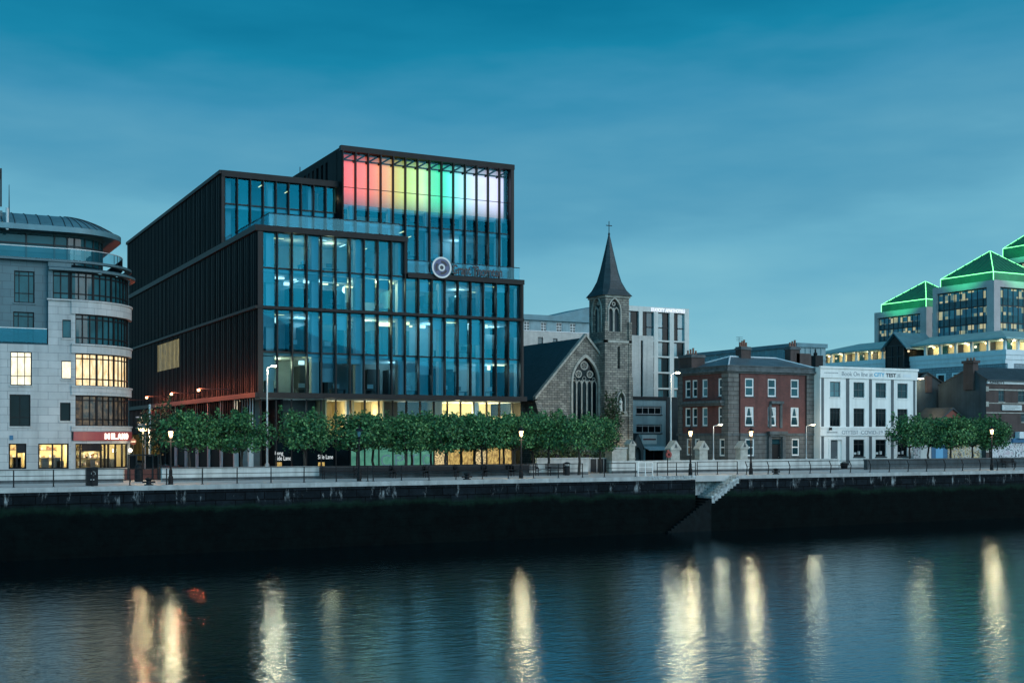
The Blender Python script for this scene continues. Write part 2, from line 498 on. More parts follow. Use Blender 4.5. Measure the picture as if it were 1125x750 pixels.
def wall_material():
    """quay masonry: coursed granite, green weed below the tide line, pale lime runs"""
    m, t, b = new_mat('quay_stone')
    g, s, c = pos_uv(t)
    br = N(t, 'ShaderNodeTexBrick')
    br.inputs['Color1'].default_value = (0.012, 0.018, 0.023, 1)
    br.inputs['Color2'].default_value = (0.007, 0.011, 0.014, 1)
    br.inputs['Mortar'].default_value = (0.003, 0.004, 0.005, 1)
    br.inputs['Scale'].default_value = 1.0
    br.inputs['Mortar Size'].default_value = 0.035
    br.inputs['Brick Width'].default_value = 1.35
    br.inputs['Row Height'].default_value = 0.55
    t.links.new(c.outputs[0], br.inputs['Vector'])
    n = N(t, 'ShaderNodeTexNoise', i_Scale=1.3, i_Detail=8.0, i_Roughness=0.7)
    t.links.new(g.outputs['Position'], n.inputs['Vector'])
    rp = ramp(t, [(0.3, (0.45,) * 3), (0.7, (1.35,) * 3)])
    t.links.new(n.outputs[0], rp.inputs[0])
    stone = mixc(t, 1.0, br.outputs[0], rp.outputs[0], 'MULTIPLY')
    # lime runs and scrapes
    mp_ = N(t, 'ShaderNodeMapping')
    mp_.inputs['Scale'].default_value = (1.3, 1.3, 0.35)
    t.links.new(g.outputs['Position'], mp_.inputs[0])
    n2 = N(t, 'ShaderNodeTexNoise', i_Scale=1.1, i_Detail=9.0, i_Roughness=0.75)
    t.links.new(mp_.outputs[0], n2.inputs['Vector'])
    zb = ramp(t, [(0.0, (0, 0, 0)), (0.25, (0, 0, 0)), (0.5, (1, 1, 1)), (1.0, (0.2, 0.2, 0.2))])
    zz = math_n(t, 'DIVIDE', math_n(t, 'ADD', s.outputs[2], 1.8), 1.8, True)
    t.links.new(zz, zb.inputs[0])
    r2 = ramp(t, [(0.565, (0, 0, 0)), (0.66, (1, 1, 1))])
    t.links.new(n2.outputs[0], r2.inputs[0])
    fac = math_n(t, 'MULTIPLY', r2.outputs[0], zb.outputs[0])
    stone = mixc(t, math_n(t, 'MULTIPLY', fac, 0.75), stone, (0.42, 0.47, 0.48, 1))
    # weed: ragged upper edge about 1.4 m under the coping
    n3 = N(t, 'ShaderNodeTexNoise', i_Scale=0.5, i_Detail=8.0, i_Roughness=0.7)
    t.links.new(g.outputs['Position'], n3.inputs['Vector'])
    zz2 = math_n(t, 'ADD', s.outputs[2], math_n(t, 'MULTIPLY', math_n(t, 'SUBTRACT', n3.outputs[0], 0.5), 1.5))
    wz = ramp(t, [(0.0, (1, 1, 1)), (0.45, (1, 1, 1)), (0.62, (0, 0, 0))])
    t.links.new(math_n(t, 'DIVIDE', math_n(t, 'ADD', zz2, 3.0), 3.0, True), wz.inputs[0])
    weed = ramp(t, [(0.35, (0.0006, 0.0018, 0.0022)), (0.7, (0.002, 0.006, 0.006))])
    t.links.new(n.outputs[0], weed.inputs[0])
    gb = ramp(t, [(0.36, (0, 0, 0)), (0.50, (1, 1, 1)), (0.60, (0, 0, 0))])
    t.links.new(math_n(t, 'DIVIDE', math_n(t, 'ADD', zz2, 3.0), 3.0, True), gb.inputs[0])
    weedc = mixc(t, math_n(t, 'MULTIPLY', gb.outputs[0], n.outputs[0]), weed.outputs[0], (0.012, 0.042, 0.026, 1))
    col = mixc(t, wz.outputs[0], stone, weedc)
    t.links.new(col, b.inputs['Base Color'])
    b.inputs['Roughness'].default_value = 0.75
    b.inputs['Specular IOR Level'].default_value = 0.05
    bn = N(t, 'ShaderNodeBump', i_Strength=0.7, i_Distance=0.06)
    h = math_n(t, 'SUBTRACT', n.outputs[0], math_n(t, 'MULTIPLY', br.outputs['Fac'], 0.5))
    t.links.new(h, bn.inputs['Height'])
    t.links.new(bn.outputs[0], b.inputs['Normal'])
wall_material()


def water_material():
    """slow river: ripples long across the view and short along it, so lights draw out into streaks"""
    m, t, b = new_mat('river_water')
    t.nodes.remove(b)
    out = t.nodes['Material Output']
    g = N(t, 'ShaderNodeNewGeometry')
    mp_ = N(t, 'ShaderNodeMapping')
    mp_.inputs['Rotation'].default_value = (0, 0, YAW)
    mp_.inputs['Scale'].default_value = (0.5, 1.0, 1.0)
    t.links.new(g.outputs['Position'], mp_.inputs[0])
    n1 = N(t, 'ShaderNodeTexNoise', i_Scale=0.9, i_Detail=2.0, i_Roughness=0.6)
    n2 = N(t, 'ShaderNodeTexNoise', i_Scale=4.2, i_Detail=2.0, i_Roughness=0.6)
    n0 = N(t, 'ShaderNodeTexNoise', i_Scale=0.05, i_Detail=3.0)
    for n in (n1, n2, n0):
        t.links.new(mp_.outputs[0], n.inputs['Vector'])
    h = math_n(t, 'ADD', math_n(t, 'MULTIPLY', n1.outputs[0], 0.6), math_n(t, 'MULTIPLY', n2.outputs[0], 0.6))
    bn = N(t, 'ShaderNodeBump', i_Strength=1.0, i_Distance=0.036)
    t.links.new(h, bn.inputs['Height'])
    gl = N(t, 'ShaderNodeBsdfGlossy')
    gl.distribution = 'BECKMANN'
    gl.inputs[0].default_value = (0.74, 0.94, 1.0, 1)
    rr = ramp(t, [(0.35, (0.175,) * 3), (0.65, (0.20,) * 3)])
    t.links.new(n0.outputs[0], rr.inputs[0])
    t.links.new(rr.outputs[0], gl.inputs['Roughness'])
    t.links.new(bn.outputs[0], gl.inputs['Normal'])
    df = N(t, 'ShaderNodeBsdfDiffuse')
    df.inputs[0].default_value = (0.0004, 0.004, 0.006, 1)
    fr = N(t, 'ShaderNodeFresnel', i_IOR=1.33)
    fac = math_n(t, 'ADD', math_n(t, 'MULTIPLY', fr.outputs[0], 1.0), 0.14, True)
    mx = N(t, 'ShaderNodeMixShader')
    t.links.new(fac, mx.inputs[0])
    t.links.new(df.outputs[0], mx.inputs[1])
    t.links.new(gl.outputs[0], mx.inputs[2])
    t.links.new(mx.outputs[0], out.inputs[0])
water_material()


def leaf_material(name, lo, mid, hi):
    m, t, b = new_mat(name)
    g = N(t, 'ShaderNodeNewGeometry')
    oi = N(t, 'ShaderNodeObjectInfo')
    rp = ramp(t, [(0.0, lo), (0.55, mid), (1.0, hi)])
    t.links.new(g.outputs['Random Per Island'], rp.inputs[0])
    r2 = ramp(t, [(0.0, (0.8, 0.85, 0.85)), (1.0, (1.2, 1.12, 1.1))])
    t.links.new(oi.outputs['Random'], r2.inputs[0])
    t.links.new(mixc(t, 1.0, rp.outputs[0], r2.outputs[0], 'MULTIPLY'), b.inputs['Base Color'])
    b.inputs['Roughness'].default_value = 0.55
    b.inputs['Specular IOR Level'].default_value = 0.3
leaf_material('leaf', (0.012, 0.065, 0.030), (0.042, 0.15, 0.058), (0.15, 0.33, 0.11))
leaf_material('leaf_dark', (0.012, 0.03, 0.014), (0.03, 0.06, 0.026), (0.06, 0.10, 0.04))


# ------------------------------------------------------------------ mesh helpers
class Face:
    """a wall plane: u runs along it, w stands out of it, z is height"""
    def __init__(self, kind, c, R_=0.0, a0=0.0):
        self.kind, self.c, self.R, self.a0 = kind, c, R_, a0

    def p(self, u, w, z):
        k = self.kind
        if k == 'front':
            return (u, self.c - w, z)
        if k == 'left':
            return (self.c - w, u, z)
        if k == 'right':
            return (self.c + w, u, z)
        if k == 'back':
            return (u, self.c + w, z)
        a = self.a0 + u / self.R
        return (self.c[0] + (self.R + w) * math.cos(a), self.c[1] + (self.R + w) * math.sin(a), z)


class MB:
    def __init__(self):
        self.v, self.f, self.m, self.cur, self.mats = [], [], [], 0, []

    def use(self, name):
        if name not in self.mats:
            self.mats.append(name)
        self.cur = self.mats.index(name)
        return self

    def add(self, verts, faces):
        o = len(self.v)
        self.v += [tuple(x) for x in verts]
        for f in faces:
            self.f.append(tuple(i + o for i in f))
            self.m.append(self.cur)
        return self

    def quad(self, a, b, c, d):
        return self.add((a, b, c, d), ((0, 1, 2, 3),))

    def hexa(self, p):
        return self.add(p, ((0, 3, 2, 1), (4, 5, 6, 7), (0, 1, 5, 4), (1, 2, 6, 5), (2, 3, 7, 6), (3, 0, 4, 7)))

    def box(self, x0, x1, y0, y1, z0, z1):
        return self.hexa([(x0, y0, z0), (x1, y0, z0), (x1, y1, z0), (x0, y1, z0),
                          (x0, y0, z1), (x1, y0, z1), (x1, y1, z1), (x0, y1, z1)])

    def fbox(self, F, u0, u1, w0, w1, z0, z1, n=1):
        if F.kind == 'arc' and n == 1:
            n = max(1, int(abs(u1 - u0) / 0.35))
        us = [u0 + (u1 - u0) * i / n for i in range(n + 1)]
        vs = []
        for u in us:
            vs += [F.p(u, w0, z0), F.p(u, w1, z0), F.p(u, w1, z1), F.p(u, w0, z1)]
        fs = [(0, 1, 2, 3), (4 * n + 3, 4 * n + 2, 4 * n + 1, 4 * n)]
        for i in range(n):
            a = 4 * i
            for j in range(4):
                k = (j + 1) % 4
                fs.append((a + j, a + 4 + j, a + 4 + k, a + k))
        return self.add(vs, fs)

    def fpanel(self, F, u0, u1, w, z0, z1):
        n = max(1, int(abs(u1 - u0) / 0.35)) if F.kind == 'arc' else 1
        for i in range(n):
            a, b = u0 + (u1 - u0) * i / n, u0 + (u1 - u0) * (i + 1) / n
            self.quad(F.p(a, w, z0), F.p(b, w, z0), F.p(b, w, z1), F.p(a, w, z1))
        return self

    def prism(self, poly, z0, z1):
        n = len(poly)
        vs = [(x, y, z0) for x, y in poly] + [(x, y, z1) for x, y in poly]
        fs = [tuple(range(n - 1, -1, -1)), tuple(range(n, 2 * n))]
        fs += [(i, (i + 1) % n, n + (i + 1) % n, n + i) for i in range(n)]
        return self.add(vs, fs)

    def fprism(self, F, poly, w0, w1):
        """outline (u, z) on a wall plane, given thickness w0..w1"""
        n = len(poly)
        vs = [F.p(u, w0, z) for u, z in poly] + [F.p(u, w1, z) for u, z in poly]
        fs = [tuple(range(n - 1, -1, -1)), tuple(range(n, 2 * n))]
        fs += [(i, (i + 1) % n, n + (i + 1) % n, n + i) for i in range(n)]
        return self.add(vs, fs)

    def tube(self, p0, p1, r0, r1=None, n=8):
        r1 = r0 if r1 is None else r1
        p0, p1 = Vector(p0), Vector(p1)
        d = (p1 - p0).normalized()
        a = d.cross(Vector((0, 0, 1)))
        a = a.normalized() if a.length > 1e-4 else Vector((1, 0, 0))
        b = d.cross(a)
        vs = []
        for p, r in ((p0, r0), (p1, r1)):
            for i in range(n):
                t = 2 * math.pi * i / n
                vs.append(p + a * (r * math.cos(t)) + b * (r * math.sin(t)))
        fs = [tuple(range(n - 1, -1, -1)), tuple(range(n, 2 * n))]
        fs += [(i, (i + 1) % n, n + (i + 1) % n, n + i) for i in range(n)]
        return self.add(vs, fs)

    def path(self, pts, r, n=6):
        for a, b in zip(pts, pts[1:]):
            self.tube(a, b, r, r, n)
        return self

    def lathe(self, c, prof, n=12, a0=0.0):
        """prof: (radius, z) bottom to top around centre c"""
        vs = []
        for r, z in prof:
            for i in range(n):
                t = a0 + 2 * math.pi * i / n
                vs.append((c[0] + r * math.cos(t), c[1] + r * math.sin(t), c[2] + z))
        k = len(prof)
        fs = [tuple(range(n - 1, -1, -1)), tuple(range((k - 1) * n, k * n))]
        for j in range(k - 1):
            for i in range(n):
                fs.append((j * n + i, j * n + (i + 1) % n, (j + 1) * n + (i + 1) % n, (j + 1) * n + i))
        return self.add(vs, fs)

    def wall(self, F, u0, u1, z0, z1, holes=(), th=0.35):
        """a wall sheet with openings and their reveals"""
        us, zs = {u0, u1}, {z0, z1}
        for a, b, c, d in holes:
            us |= {max(u0, min(u1, a)), max(u0, min(u1, b))}
            zs |= {max(z0, min(z1, c)), max(z0, min(z1, d))}
        if F.kind == 'arc':
            n = max(1, int((u1 - u0) / 0.35))
            us |= {u0 + (u1 - u0) * i / n for i in range(n + 1)}
        us, zs = sorted(us), sorted(zs)
        for i in range(len(us) - 1):
            for j in range(len(zs) - 1):
                cu, cz = (us[i] + us[i + 1]) / 2, (zs[j] + zs[j + 1]) / 2
                if any(a < cu < b and c < cz < d for a, b, c, d in holes):
                    continue
                self.quad(F.p(us[i], 0, zs[j]), F.p(us[i + 1], 0, zs[j]), F.p(us[i + 1], 0, zs[j + 1]), F.p(us[i], 0, zs[j + 1]))
        for a, b, c, d in holes:
            self.quad(F.p(a, 0, c), F.p(a, -th, c), F.p(a, -th, d), F.p(a, 0, d))
            self.quad(F.p(b, 0, c), F.p(b, 0, d), F.p(b, -th, d), F.p(b, -th, c))
            n = max(1, int((b - a) / 0.35)) if F.kind == 'arc' else 1
            for k in range(n):
                p, q = a + (b - a) * k / n, a + (b - a) * (k + 1) / n
                self.quad(F.p(p, 0, d), F.p(p, -th, d), F.p(q, -th, d), F.p(q, 0, d))
                self.quad(F.p(p, 0, c), F.p(q, 0, c), F.p(q, -th, c), F.p(p, -th, c))
        return self

    def build(self, name, mat=None, parent=None, smooth=False):
        me = bpy.data.meshes.new(name)
        off = Vector((0, 0, 0))
        q = parent
        while q is not None:
            off += q.location
            q = q.parent
        me.from_pydata([tuple(Vector(v) - off) for v in self.v], [], self.f)
        names = self.mats if self.mats else [mat]
        for nme in names:
            me.materials.append(MATS[nme])
        if len(names) > 1:
            me.polygons.foreach_set('material_index', self.m)
        if smooth:
            me.polygons.foreach_set('use_smooth', [True] * len(me.polygons))
        me.update()
        o = bpy.data.objects.new(name, me)
        COL.objects.link(o)
        if parent is not None:
            o.parent = parent
        return o


def tag(o, label=None, cat=None, group=None, kind=None):
    for k, v in (('label', label), ('category', cat), ('group', group), ('kind', kind)):
        if v:
            o[k] = v
    return o


def thing(name, loc, label, cat, group=None):
    o = bpy.data.objects.new(name, None)
    o.empty_display_size = 0.3
    o.location = loc
    COL.objects.link(o)
    return tag(o, label, cat, group)


def copy_tree(o, parent=None):
    c = o.copy()
    COL.objects.link(c)
    if parent is not None:
        c.parent = parent
    for ch in list(o.children):
        copy_tree(ch, c)
    return c


def text(parent, name, body, mat, centre, w, h, rot=(R(90), 0, 0), ext=0.02, bold=0.0, squeeze=True):
    cu = bpy.data.curves.new(name, 'FONT')
    cu.body = body
    cu.align_x = 'CENTER'
    cu.align_y = 'CENTER'
    cu.extrude = ext
    cu.offset = bold
    cu.size = 1.0
    tmp = bpy.data.objects.new(name, cu)
    COL.objects.link(tmp)
    bpy.context.view_layer.update()
    dg = bpy.context.evaluated_depsgraph_get()
    me = bpy.data.meshes.new_from_object(tmp.evaluated_get(dg))
    bpy.data.objects.remove(tmp)
    xs = [v.co.x for v in me.vertices]
    ys = [v.co.y for v in me.vertices]
    sx, sy = w / (max(xs) - min(xs)), h / (max(ys) - min(ys))
    mx, my = (max(xs) + min(xs)) / 2, (max(ys) + min(ys)) / 2
    for v in me.vertices:
        v.co.x = (v.co.x - mx) * sx
        v.co.y = (v.co.y - my) * sy
    me.materials.clear()
    me.materials.append(MATS[mat])
    o = bpy.data.objects.new(name, me)
    COL.objects.link(o)
    off = Vector((0, 0, 0))
    q = parent
    while q is not None:
        off += q.location
        q = q.parent
    o.location = Vector(centre) - off
    o.rotation_euler = rot
    if parent is not None:
        o.parent = parent
    return o


def point_light(name, loc, power, col, radius=0.15, parent=None):
    d = bpy.data.lights.new(name, 'POINT')
    d.energy = power
    d.color = col
    d.shadow_soft_size = radius
    o = bpy.data.objects.new(name, d)
    COL.objects.link(o)
    off = Vector((0, 0, 0))
    q = parent
    while q is not None:
        off += q.location
        q = q.parent
    o.location = Vector(loc) - off
    if parent is not None:
        o.parent = parent
    return o


def window(parent, F, u0, u1, z0, z1, frame='white_paint', pane='pane', rec=0.2, fw=0.09, hb=(0.5,), vb=(), sill=None, name='window', fd=0.07):
    """frame with glazing bars; its glass is a sub-part; optional sill"""
    m = MB()
    m.fbox(F, u0, u0 + fw, -rec, -rec + fd, z0, z1)
    m.fbox(F, u1 - fw, u1, -rec, -rec + fd, z0, z1)
    m.fbox(F, u0 + fw, u1 - fw, -rec, -rec + fd - 0.003, z0, z0 + fw)
    m.fbox(F, u0 + fw, u1 - fw, -rec, -rec + fd - 0.003, z1 - fw, z1)
    for t in hb:
        z = z0 + (z1 - z0) * t
        m.fbox(F, u0 + fw, u1 - fw, -rec, -rec + fd - 0.006, z - fw * 0.4, z + fw * 0.4)
    for t in vb:
        u = u0 + (u1 - u0) * t
        m.fbox(F, u - fw * 0.35, u + fw * 0.35, -rec, -rec + fd - 0.01, z0 + fw, z1 - fw)
    o = m.build(name, frame, parent)
    MB().fpanel(F, u0 + fw * 0.5, u1 - fw * 0.5, -rec + 0.02, z0 + fw * 0.5, z1 - fw * 0.5).build('pane', pane, o)
    if sill:
        MB().fbox(F, u0 - 0.08, u1 + 0.08, -rec * 0.5, 0.07, z0 - 0.12, z0 - 0.004).build('sill', sill, o)
    return o


ORD = ['first', 'second', 'third', 'fourth', 'fifth', 'sixth', 'seventh', 'eighth', 'ninth', 'tenth', 'eleventh', 'twelfth',
       'thirteenth', 'fourteenth']

# ================================================================== SETTING
QY = 83.4          # river face of the quay
WZ = -4.6          # water level


def struct(mb, name, mat):
    return tag(mb.build(name, mat), kind='structure')


struct(MB().quad((-1500, 84.2, -0.14), (2500, 84.2, -0.14), (2500, 3500, -0.14), (-1500, 3500, -0.14)), 'ground', 'earth')
struct(MB().quad((-1500, 0.8, WZ), (2500, 0.8, WZ), (2500, QY + 0.2, WZ), (-1500, QY + 0.2, WZ)), 'water', 'river_water')
struct(MB().box(-600, 900, QY + 0.62, 93.6, -0.5, 0.0), 'promenade', 'paving')
struct(MB().quad((-600, 93.6, -0.12), (900, 93.6, -0.12), (900, 101, -0.12), (-600, 101, -0.12)), 'road', 'asphalt')
m = MB()
for i in range(-40, 60):
    m.quad((i * 6.0, 97.2, -0.116), (i * 6.0 + 2.5, 97.2, -0.116), (i * 6.0 + 2.5, 97.32, -0.116), (i * 6.0, 97.32, -0.116))
struct(m, 'road_marking', 'white_paint')
struct(MB().box(-600, 900, 101, 104, -0.4, 0.004), 'pavement', 'paving')
struct(MB().box(-1500, 2500, -800, 0.8, -8, 1.55), 'near_ground', 'asphalt')

# quay wall with a recess for the steps
SX0, SX1, SXN = XF(728, QY), XF(809, QY), XF(764, QY)
FQ = Face('front', QY)
qw = thing('quay_wall', (20, QY, 0), 'long dark masonry quay wall with green weed, rising from the river', 'wall')
m = MB()
m.wall(FQ, -400, SXN, -7.0, -0.32)
m.wall(FQ, SX1, 700, -7.0, -0.32)
m.wall(FQ, SXN, SX1, -7.0, -4.0)
m.quad((SXN, QY, -4), (SXN, QY + 1.7, -4), (SXN, QY + 1.7, -0.32), (SXN, QY, -0.32))
m.quad((SX1, QY, -4), (SX1, QY, -0.32), (SX1, QY + 1.7, -0.32), (SX1, QY + 1.7, -4))
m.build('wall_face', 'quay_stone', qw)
m = MB()
for a, b in ((-400, SXN), (SX1, 700)):
    L = 1.9
    k = int((b - a) / L)
    for i in range(k):
        j = rnd.uniform(-0.012, 0.012)
        m.box(a + i * L + 0.006, a + (i + 1) * L - 0.006, QY - 0.07 + j, QY + 0.62, -0.32, 0.004 + j * 0.5)
m.build('coping', 'granite', qw)
st = thing('quay_steps', ((SX0 + SX1) / 2, QY, 0), 'narrow limewashed stone steps going down the quay wall to the river', 'steps')
m = MB()
n = 24
for i in range(n):
    xa, xb = SX1 - (SX1 - SX0) * i / n, SX1 - (SX1 - SX0) * (i + 1) / n
    zt = -0.10 - 4.75 * i / n
    m.use('lime_steps' if zt > -1.75 else 'wet_step')
    m.box(xb, xa + 0.03, QY - 0.32, QY + (1.66 if xb > SXN else -0.01), zt - 0.6, zt)
    if zt > -1.75:
        m.use('quay_stone').box(xb, xa, QY - 0.28, QY + 1.6, -6, zt - 0.602)
    else:
        m.box(xb, xa, QY - 0.28, QY - 0.012, -6, zt - 0.602)
m.build('flight', None, st)
m = MB()
m.use('lime_steps').quad((SXN, QY + 1.68, -1.7), (SX1, QY + 1.68, -1.7), (SX1, QY + 1.68, -0.002), (SXN, QY + 1.68, -0.002))
m.use('quay_stone').quad((SXN, QY + 1.68, -4), (SX1, QY + 1.68, -4), (SX1, QY + 1.68, -1.7), (SXN, QY + 1.68, -1.7))
m.build('back_wall', None, st)
m = MB()
for i in range(9):
    x = XF(714, QY) + (SXN - XF(714, QY)) * i / 9
    w_ = (SXN - XF(714, QY)) / 9
    j = rnd.uniform(-0.02, 0.02)
    m.box(x + 0.02, x + w_ - 0.02, QY - 0.10 + j, QY + 0.3, -0.22 + j, 0.03 + j)
m.build('kerb_stone', 'lime_steps', st)

# ================================================================== STONE-FACED APARTMENT BUILDING WITH THE ROUND CORNER
LY, CX, CY, CR = 104.0, 14.0, 109.5, 5.5
FL = Face('front', LY)
FA = Face('arc', (CX, CY), CR, R(-90))
FR = Face('right', CX + CR)
lb = thing('apartment_building', (0, LY, 0), 'pale stone apartment block with a rounded glazed corner and curved metal roof', 'building')


def zl(py, px=60):
    return ZF(px, py, LY)


def stations(x0=-30.0, y1=135.0, a1=0.0):
    s = [((x0, LY), (0, -1)), ((CX, LY), (0, -1))]
    k = 18
    for i in range(1, k + 1):
        a = R(-90 + 90.0 * i / k)
        s.append(((CX + CR * math.cos(a), CY + CR * math.sin(a)), (math.cos(a), math.sin(a))))
    s.append(((CX + CR, y1), (1, 0)))
    return s


def sweep(mb, prof, closed=True, st=None):
    """profile (stand-off, height) carried along the front, round the corner and up the side street"""
    st = st or stations()
    vs, fs = [], []
    k = len(prof)
    for (b, n) in st:
        for w, z in prof:
            vs.append((b[0] + n[0] * w, b[1] + n[1] * w, z))
    for i in range(len(st) - 1):
        for j in range(k if closed else k - 1):
            jj = (j + 1) % k
            fs.append((i * k + j, (i + 1) * k + j, (i + 1) * k + jj, i * k + jj))
    return mb.add(vs, fs)


ZP = zl(287)       # parapet of the stone front
zb = [zl(y, 94) for y in (330, 345, 378, 388, 424, 434, 468, 474, 484, 487, 515)]
XW = XF(53, LY)
# openings on the flat front: (px0, px1, py top, py bottom)
flat = [(11.5, 35, 386, 423, 'lit_white', (0.28, 0.85), (0.33, 0.67)), (10.5, 33.5, 433, 468, 'pane_black', (0.28,), (0.5,)),
        (67.5, 79, 396, 416, 'lit_white', (), ()), (66, 77.5, 442, 462, 'pane_black', (), ()),
        (68.5, 79.5, 351, 371, 'pane_teal', (), ())]
shops = [(9.5, 29, 487, 515), (42, 75.5, 487, 515)]
holes = [(XF(a, LY), XF(b, LY), zl(d, a), zl(c, a)) for a, b, c, d, *_ in flat]
sholes = [(XF(a, LY), XF(b, LY), zl(d, a), zl(c, a)) for a, b, c, d in shops]
ZW = zb[0]
zmid = zl(378, 30)
m = MB()
m.use('ashlar')
m.wall(FL, -30, XW, -0.1, zmid, holes + sholes, 0.32)
m.wall(FL, XW, CX, -0.1, ZW, holes + sholes, 0.32)
up = [(14.5, 37.5, 342, 376), (15.5, 38, 297, 332)]
uholes = [(XF(a, LY + 0.5), XF(b, LY + 0.5), ZF(a, d, LY + 0.5), ZF(a, c, LY + 0.5)) for a, b, c, d in up]
FU = Face('front', LY + 0.5)
m.use('slate_wall')
m.wall(FU, -30, XW, zmid - 0.1, ZP, uholes, 0.25)
m.wall(FL, XW, CX, ZW + 0.001, ZP, [(XF(58, LY), CX, ZW + 0.02, zl(299, 90))], 0.3)
m.quad((XW, LY, zmid), (XW, LY + 0.5, zmid), (XW, LY + 0.5, ZP), (XW, LY, ZP))
m.use('ashlar')
m.quad((-30, LY, zmid), (XW, LY, zmid), (XW, LY + 0.5, zmid), (-30, LY + 0.5, zmid))
# side street wall
m.wall(FR, CY, 135, -0.1, ZP, [], 0.3)
m.wall(Face('back', 135), -30, CX + CR, -0.1, ZP)
m.build('wall', None, lb)
m = MB()
for a, b in ((ZW, zb[1]), (zb[2], zb[3]), (zb[4], zb[5]), (zb[6], zb[7] + 0.02)):
    m.fbox(FA, 0, CR * R(92), -0.45, 0.12, b, a)
    m.fbox(FA, -0.0, CR * R(92), -0.45, 0.2, a - 0.10, a + 0.02)
m.fbox(FA, 0, CR * R(92), -0.45, 0.06, zb[9], zb[8])
m.fbox(FL, XW - 0.12, CX, 0.002, 0.2, ZW - 0.10, ZW + 0.02)
m.build('stone_band', 'ashlar', lb)
# penthouse, eaves, roof
m = MB()
sweep(m, [(0.12, ZP - 0.02), (0.12, ZP + 0.16), (-0.4, ZP + 0.16), (-0.4, ZP - 0.02)])
zled = zl(297, 90)
sweep(m, [(0.42, zled - 0.12), (0.42, zled + 0.06), (0.002, zled + 0.2), (0.002, zled - 0.14)], True,
      [((XW, LY), (0, -1))] + stations()[1:])
m.build('parapet_ledge', 'slate_wall', lb)
zpg0, zpg1 = ZP + 0.1, ZF(60, 259, 106.3)
m = MB()
sweep(m, [(-2.3, zpg0), (-2.3, zpg1)], False)
m.build('penthouse_glazing', 'pane_teal', lb)
m = MB()
for x in [-30 + 2.15 * i for i in range(21)] + [CX]:
    m.box(x - 0.06, x + 0.06, 106.17, 106.3, zpg0, zpg1)
for a in range(-80, 10, 16):
    c, s_ = math.cos(R(a)), math.sin(R(a))
    m.tube((CX + 3.25 * c, CY + 3.25 * s_, zpg0), (CX + 3.25 * c, CY + 3.25 * s_, zpg1), 0.06)
sweep(m, [(-2.22, zpg1 - 0.85), (-2.22, zpg1 - 0.73), (-2.3, zpg1 - 0.73), (-2.3, zpg1 - 0.85)])
m.build('penthouse_mullion', 'dark_metal', lb)
ze1 = ZF(40, 245, 104.0)
ze0 = ZF(40, 251, 104.0)
m = MB()
sweep(m, [(-0.75, ze0), (-0.75, ze1), (-1.1, ze1 + 0.05), (-5.0, ze1 + 0.05), (-5.0, zpg1 - 0.05), (-2.2, zpg1 - 0.05), (-2.0, zpg1 + 0.15)])
m.build('eaves', 'zinc', lb)
m = MB()
zr = ZF(40, 232.5, 107)
prof = []
for i in range(9):
    t = i / 8
    prof.append((-1.05 - 4.2 * t, ze1 + 0.04 + (zr - ze1) * math.sin(t * math.pi / 2) ** 0.9))
m.use('zinc')
sweep(m, prof + [(-5.3, ze1)], False)
sweep(m, [(-5.25, zr + 0.0), (-12, zr + 0.05)], False, stations()[:2])
m.use('dark_metal')
for x in [-30 + 0.95 * i for i in range(47)]:
    for (w0, z0_), (w1, z1_) in zip(prof, prof[1:]):
        m.tube((x, LY - w0, z0_ + 0.02), (x, LY - w1, z1_ + 0.02), 0.035, n=4)
for a in range(-86, 4, 9):
    c, s_ = math.cos(R(a)), math.sin(R(a))
    for (w0, z0_), (w1, z1_) in zip(prof, prof[1:]):
        m.tube((CX + (CR + w0) * c, CY + (CR + w0) * s_, z0_ + 0.02), (CX + (CR + w1) * c, CY + (CR + w1) * s_, z1_ + 0.02), 0.035, n=4)
m.build('roof', None, lb)
m = MB()
zt = ZF(60, 271.5, LY)
sweep(m, [(-0.64, ZP + 0.1), (-0.64, zt)], False)
bal = m.build('balustrade', 'balustrade_glass', lb)
m = MB()
sweep(m, [(-0.61, zt), (-0.61, zt + 0.06), (-0.67, zt + 0.06), (-0.67, zt)])
m.build('rail', 'pale_metal', bal)
for a in range(-40, 10, 7):
    c, s_ = math.cos(R(a)), math.sin(R(a))
    MB().tube((CX + 4.86 * c, CY + 4.86 * s_, ZP + 0.1), (CX + 4.86 * c, CY + 4.86 * s_, zt), 0.025).build('post', 'black_metal', bal)
# windows of the flat front
for (a, b, c, d, pane, hb, vb) in flat:
    window(lb, FL, XF(a, LY), XF(b, LY), zl(d, a), zl(c, a), 'black_metal', pane, 0.2, 0.07, hb, vb, 'granite')
for (h, hb, vb) in ((uholes[0], (0.3, 0.86), (0.25, 0.72)), (uholes[1], (0.3, 0.86), (0.25, 0.72))):
    window(lb, FU, *h, 'black_metal', 'pane_teal', 0.2, 0.08, hb, vb, 'slate_wall')
m = MB()
zg0, zg1 = zl(376, 30), zl(361, 30)
m.box(-30, XW - 0.1, LY - 0.04, LY - 0.02, zg0, zg1)
b2 = m.build('balcony_balustrade', 'balustrade_glass', lb)
MB().box(-30, XW - 0.1, LY - 0.07, LY + 0.01, zg1, zg1 + 0.07).build('rail', 'pale_metal', b2)
# ribbon windows round the corner
arcL = CR * R(88)


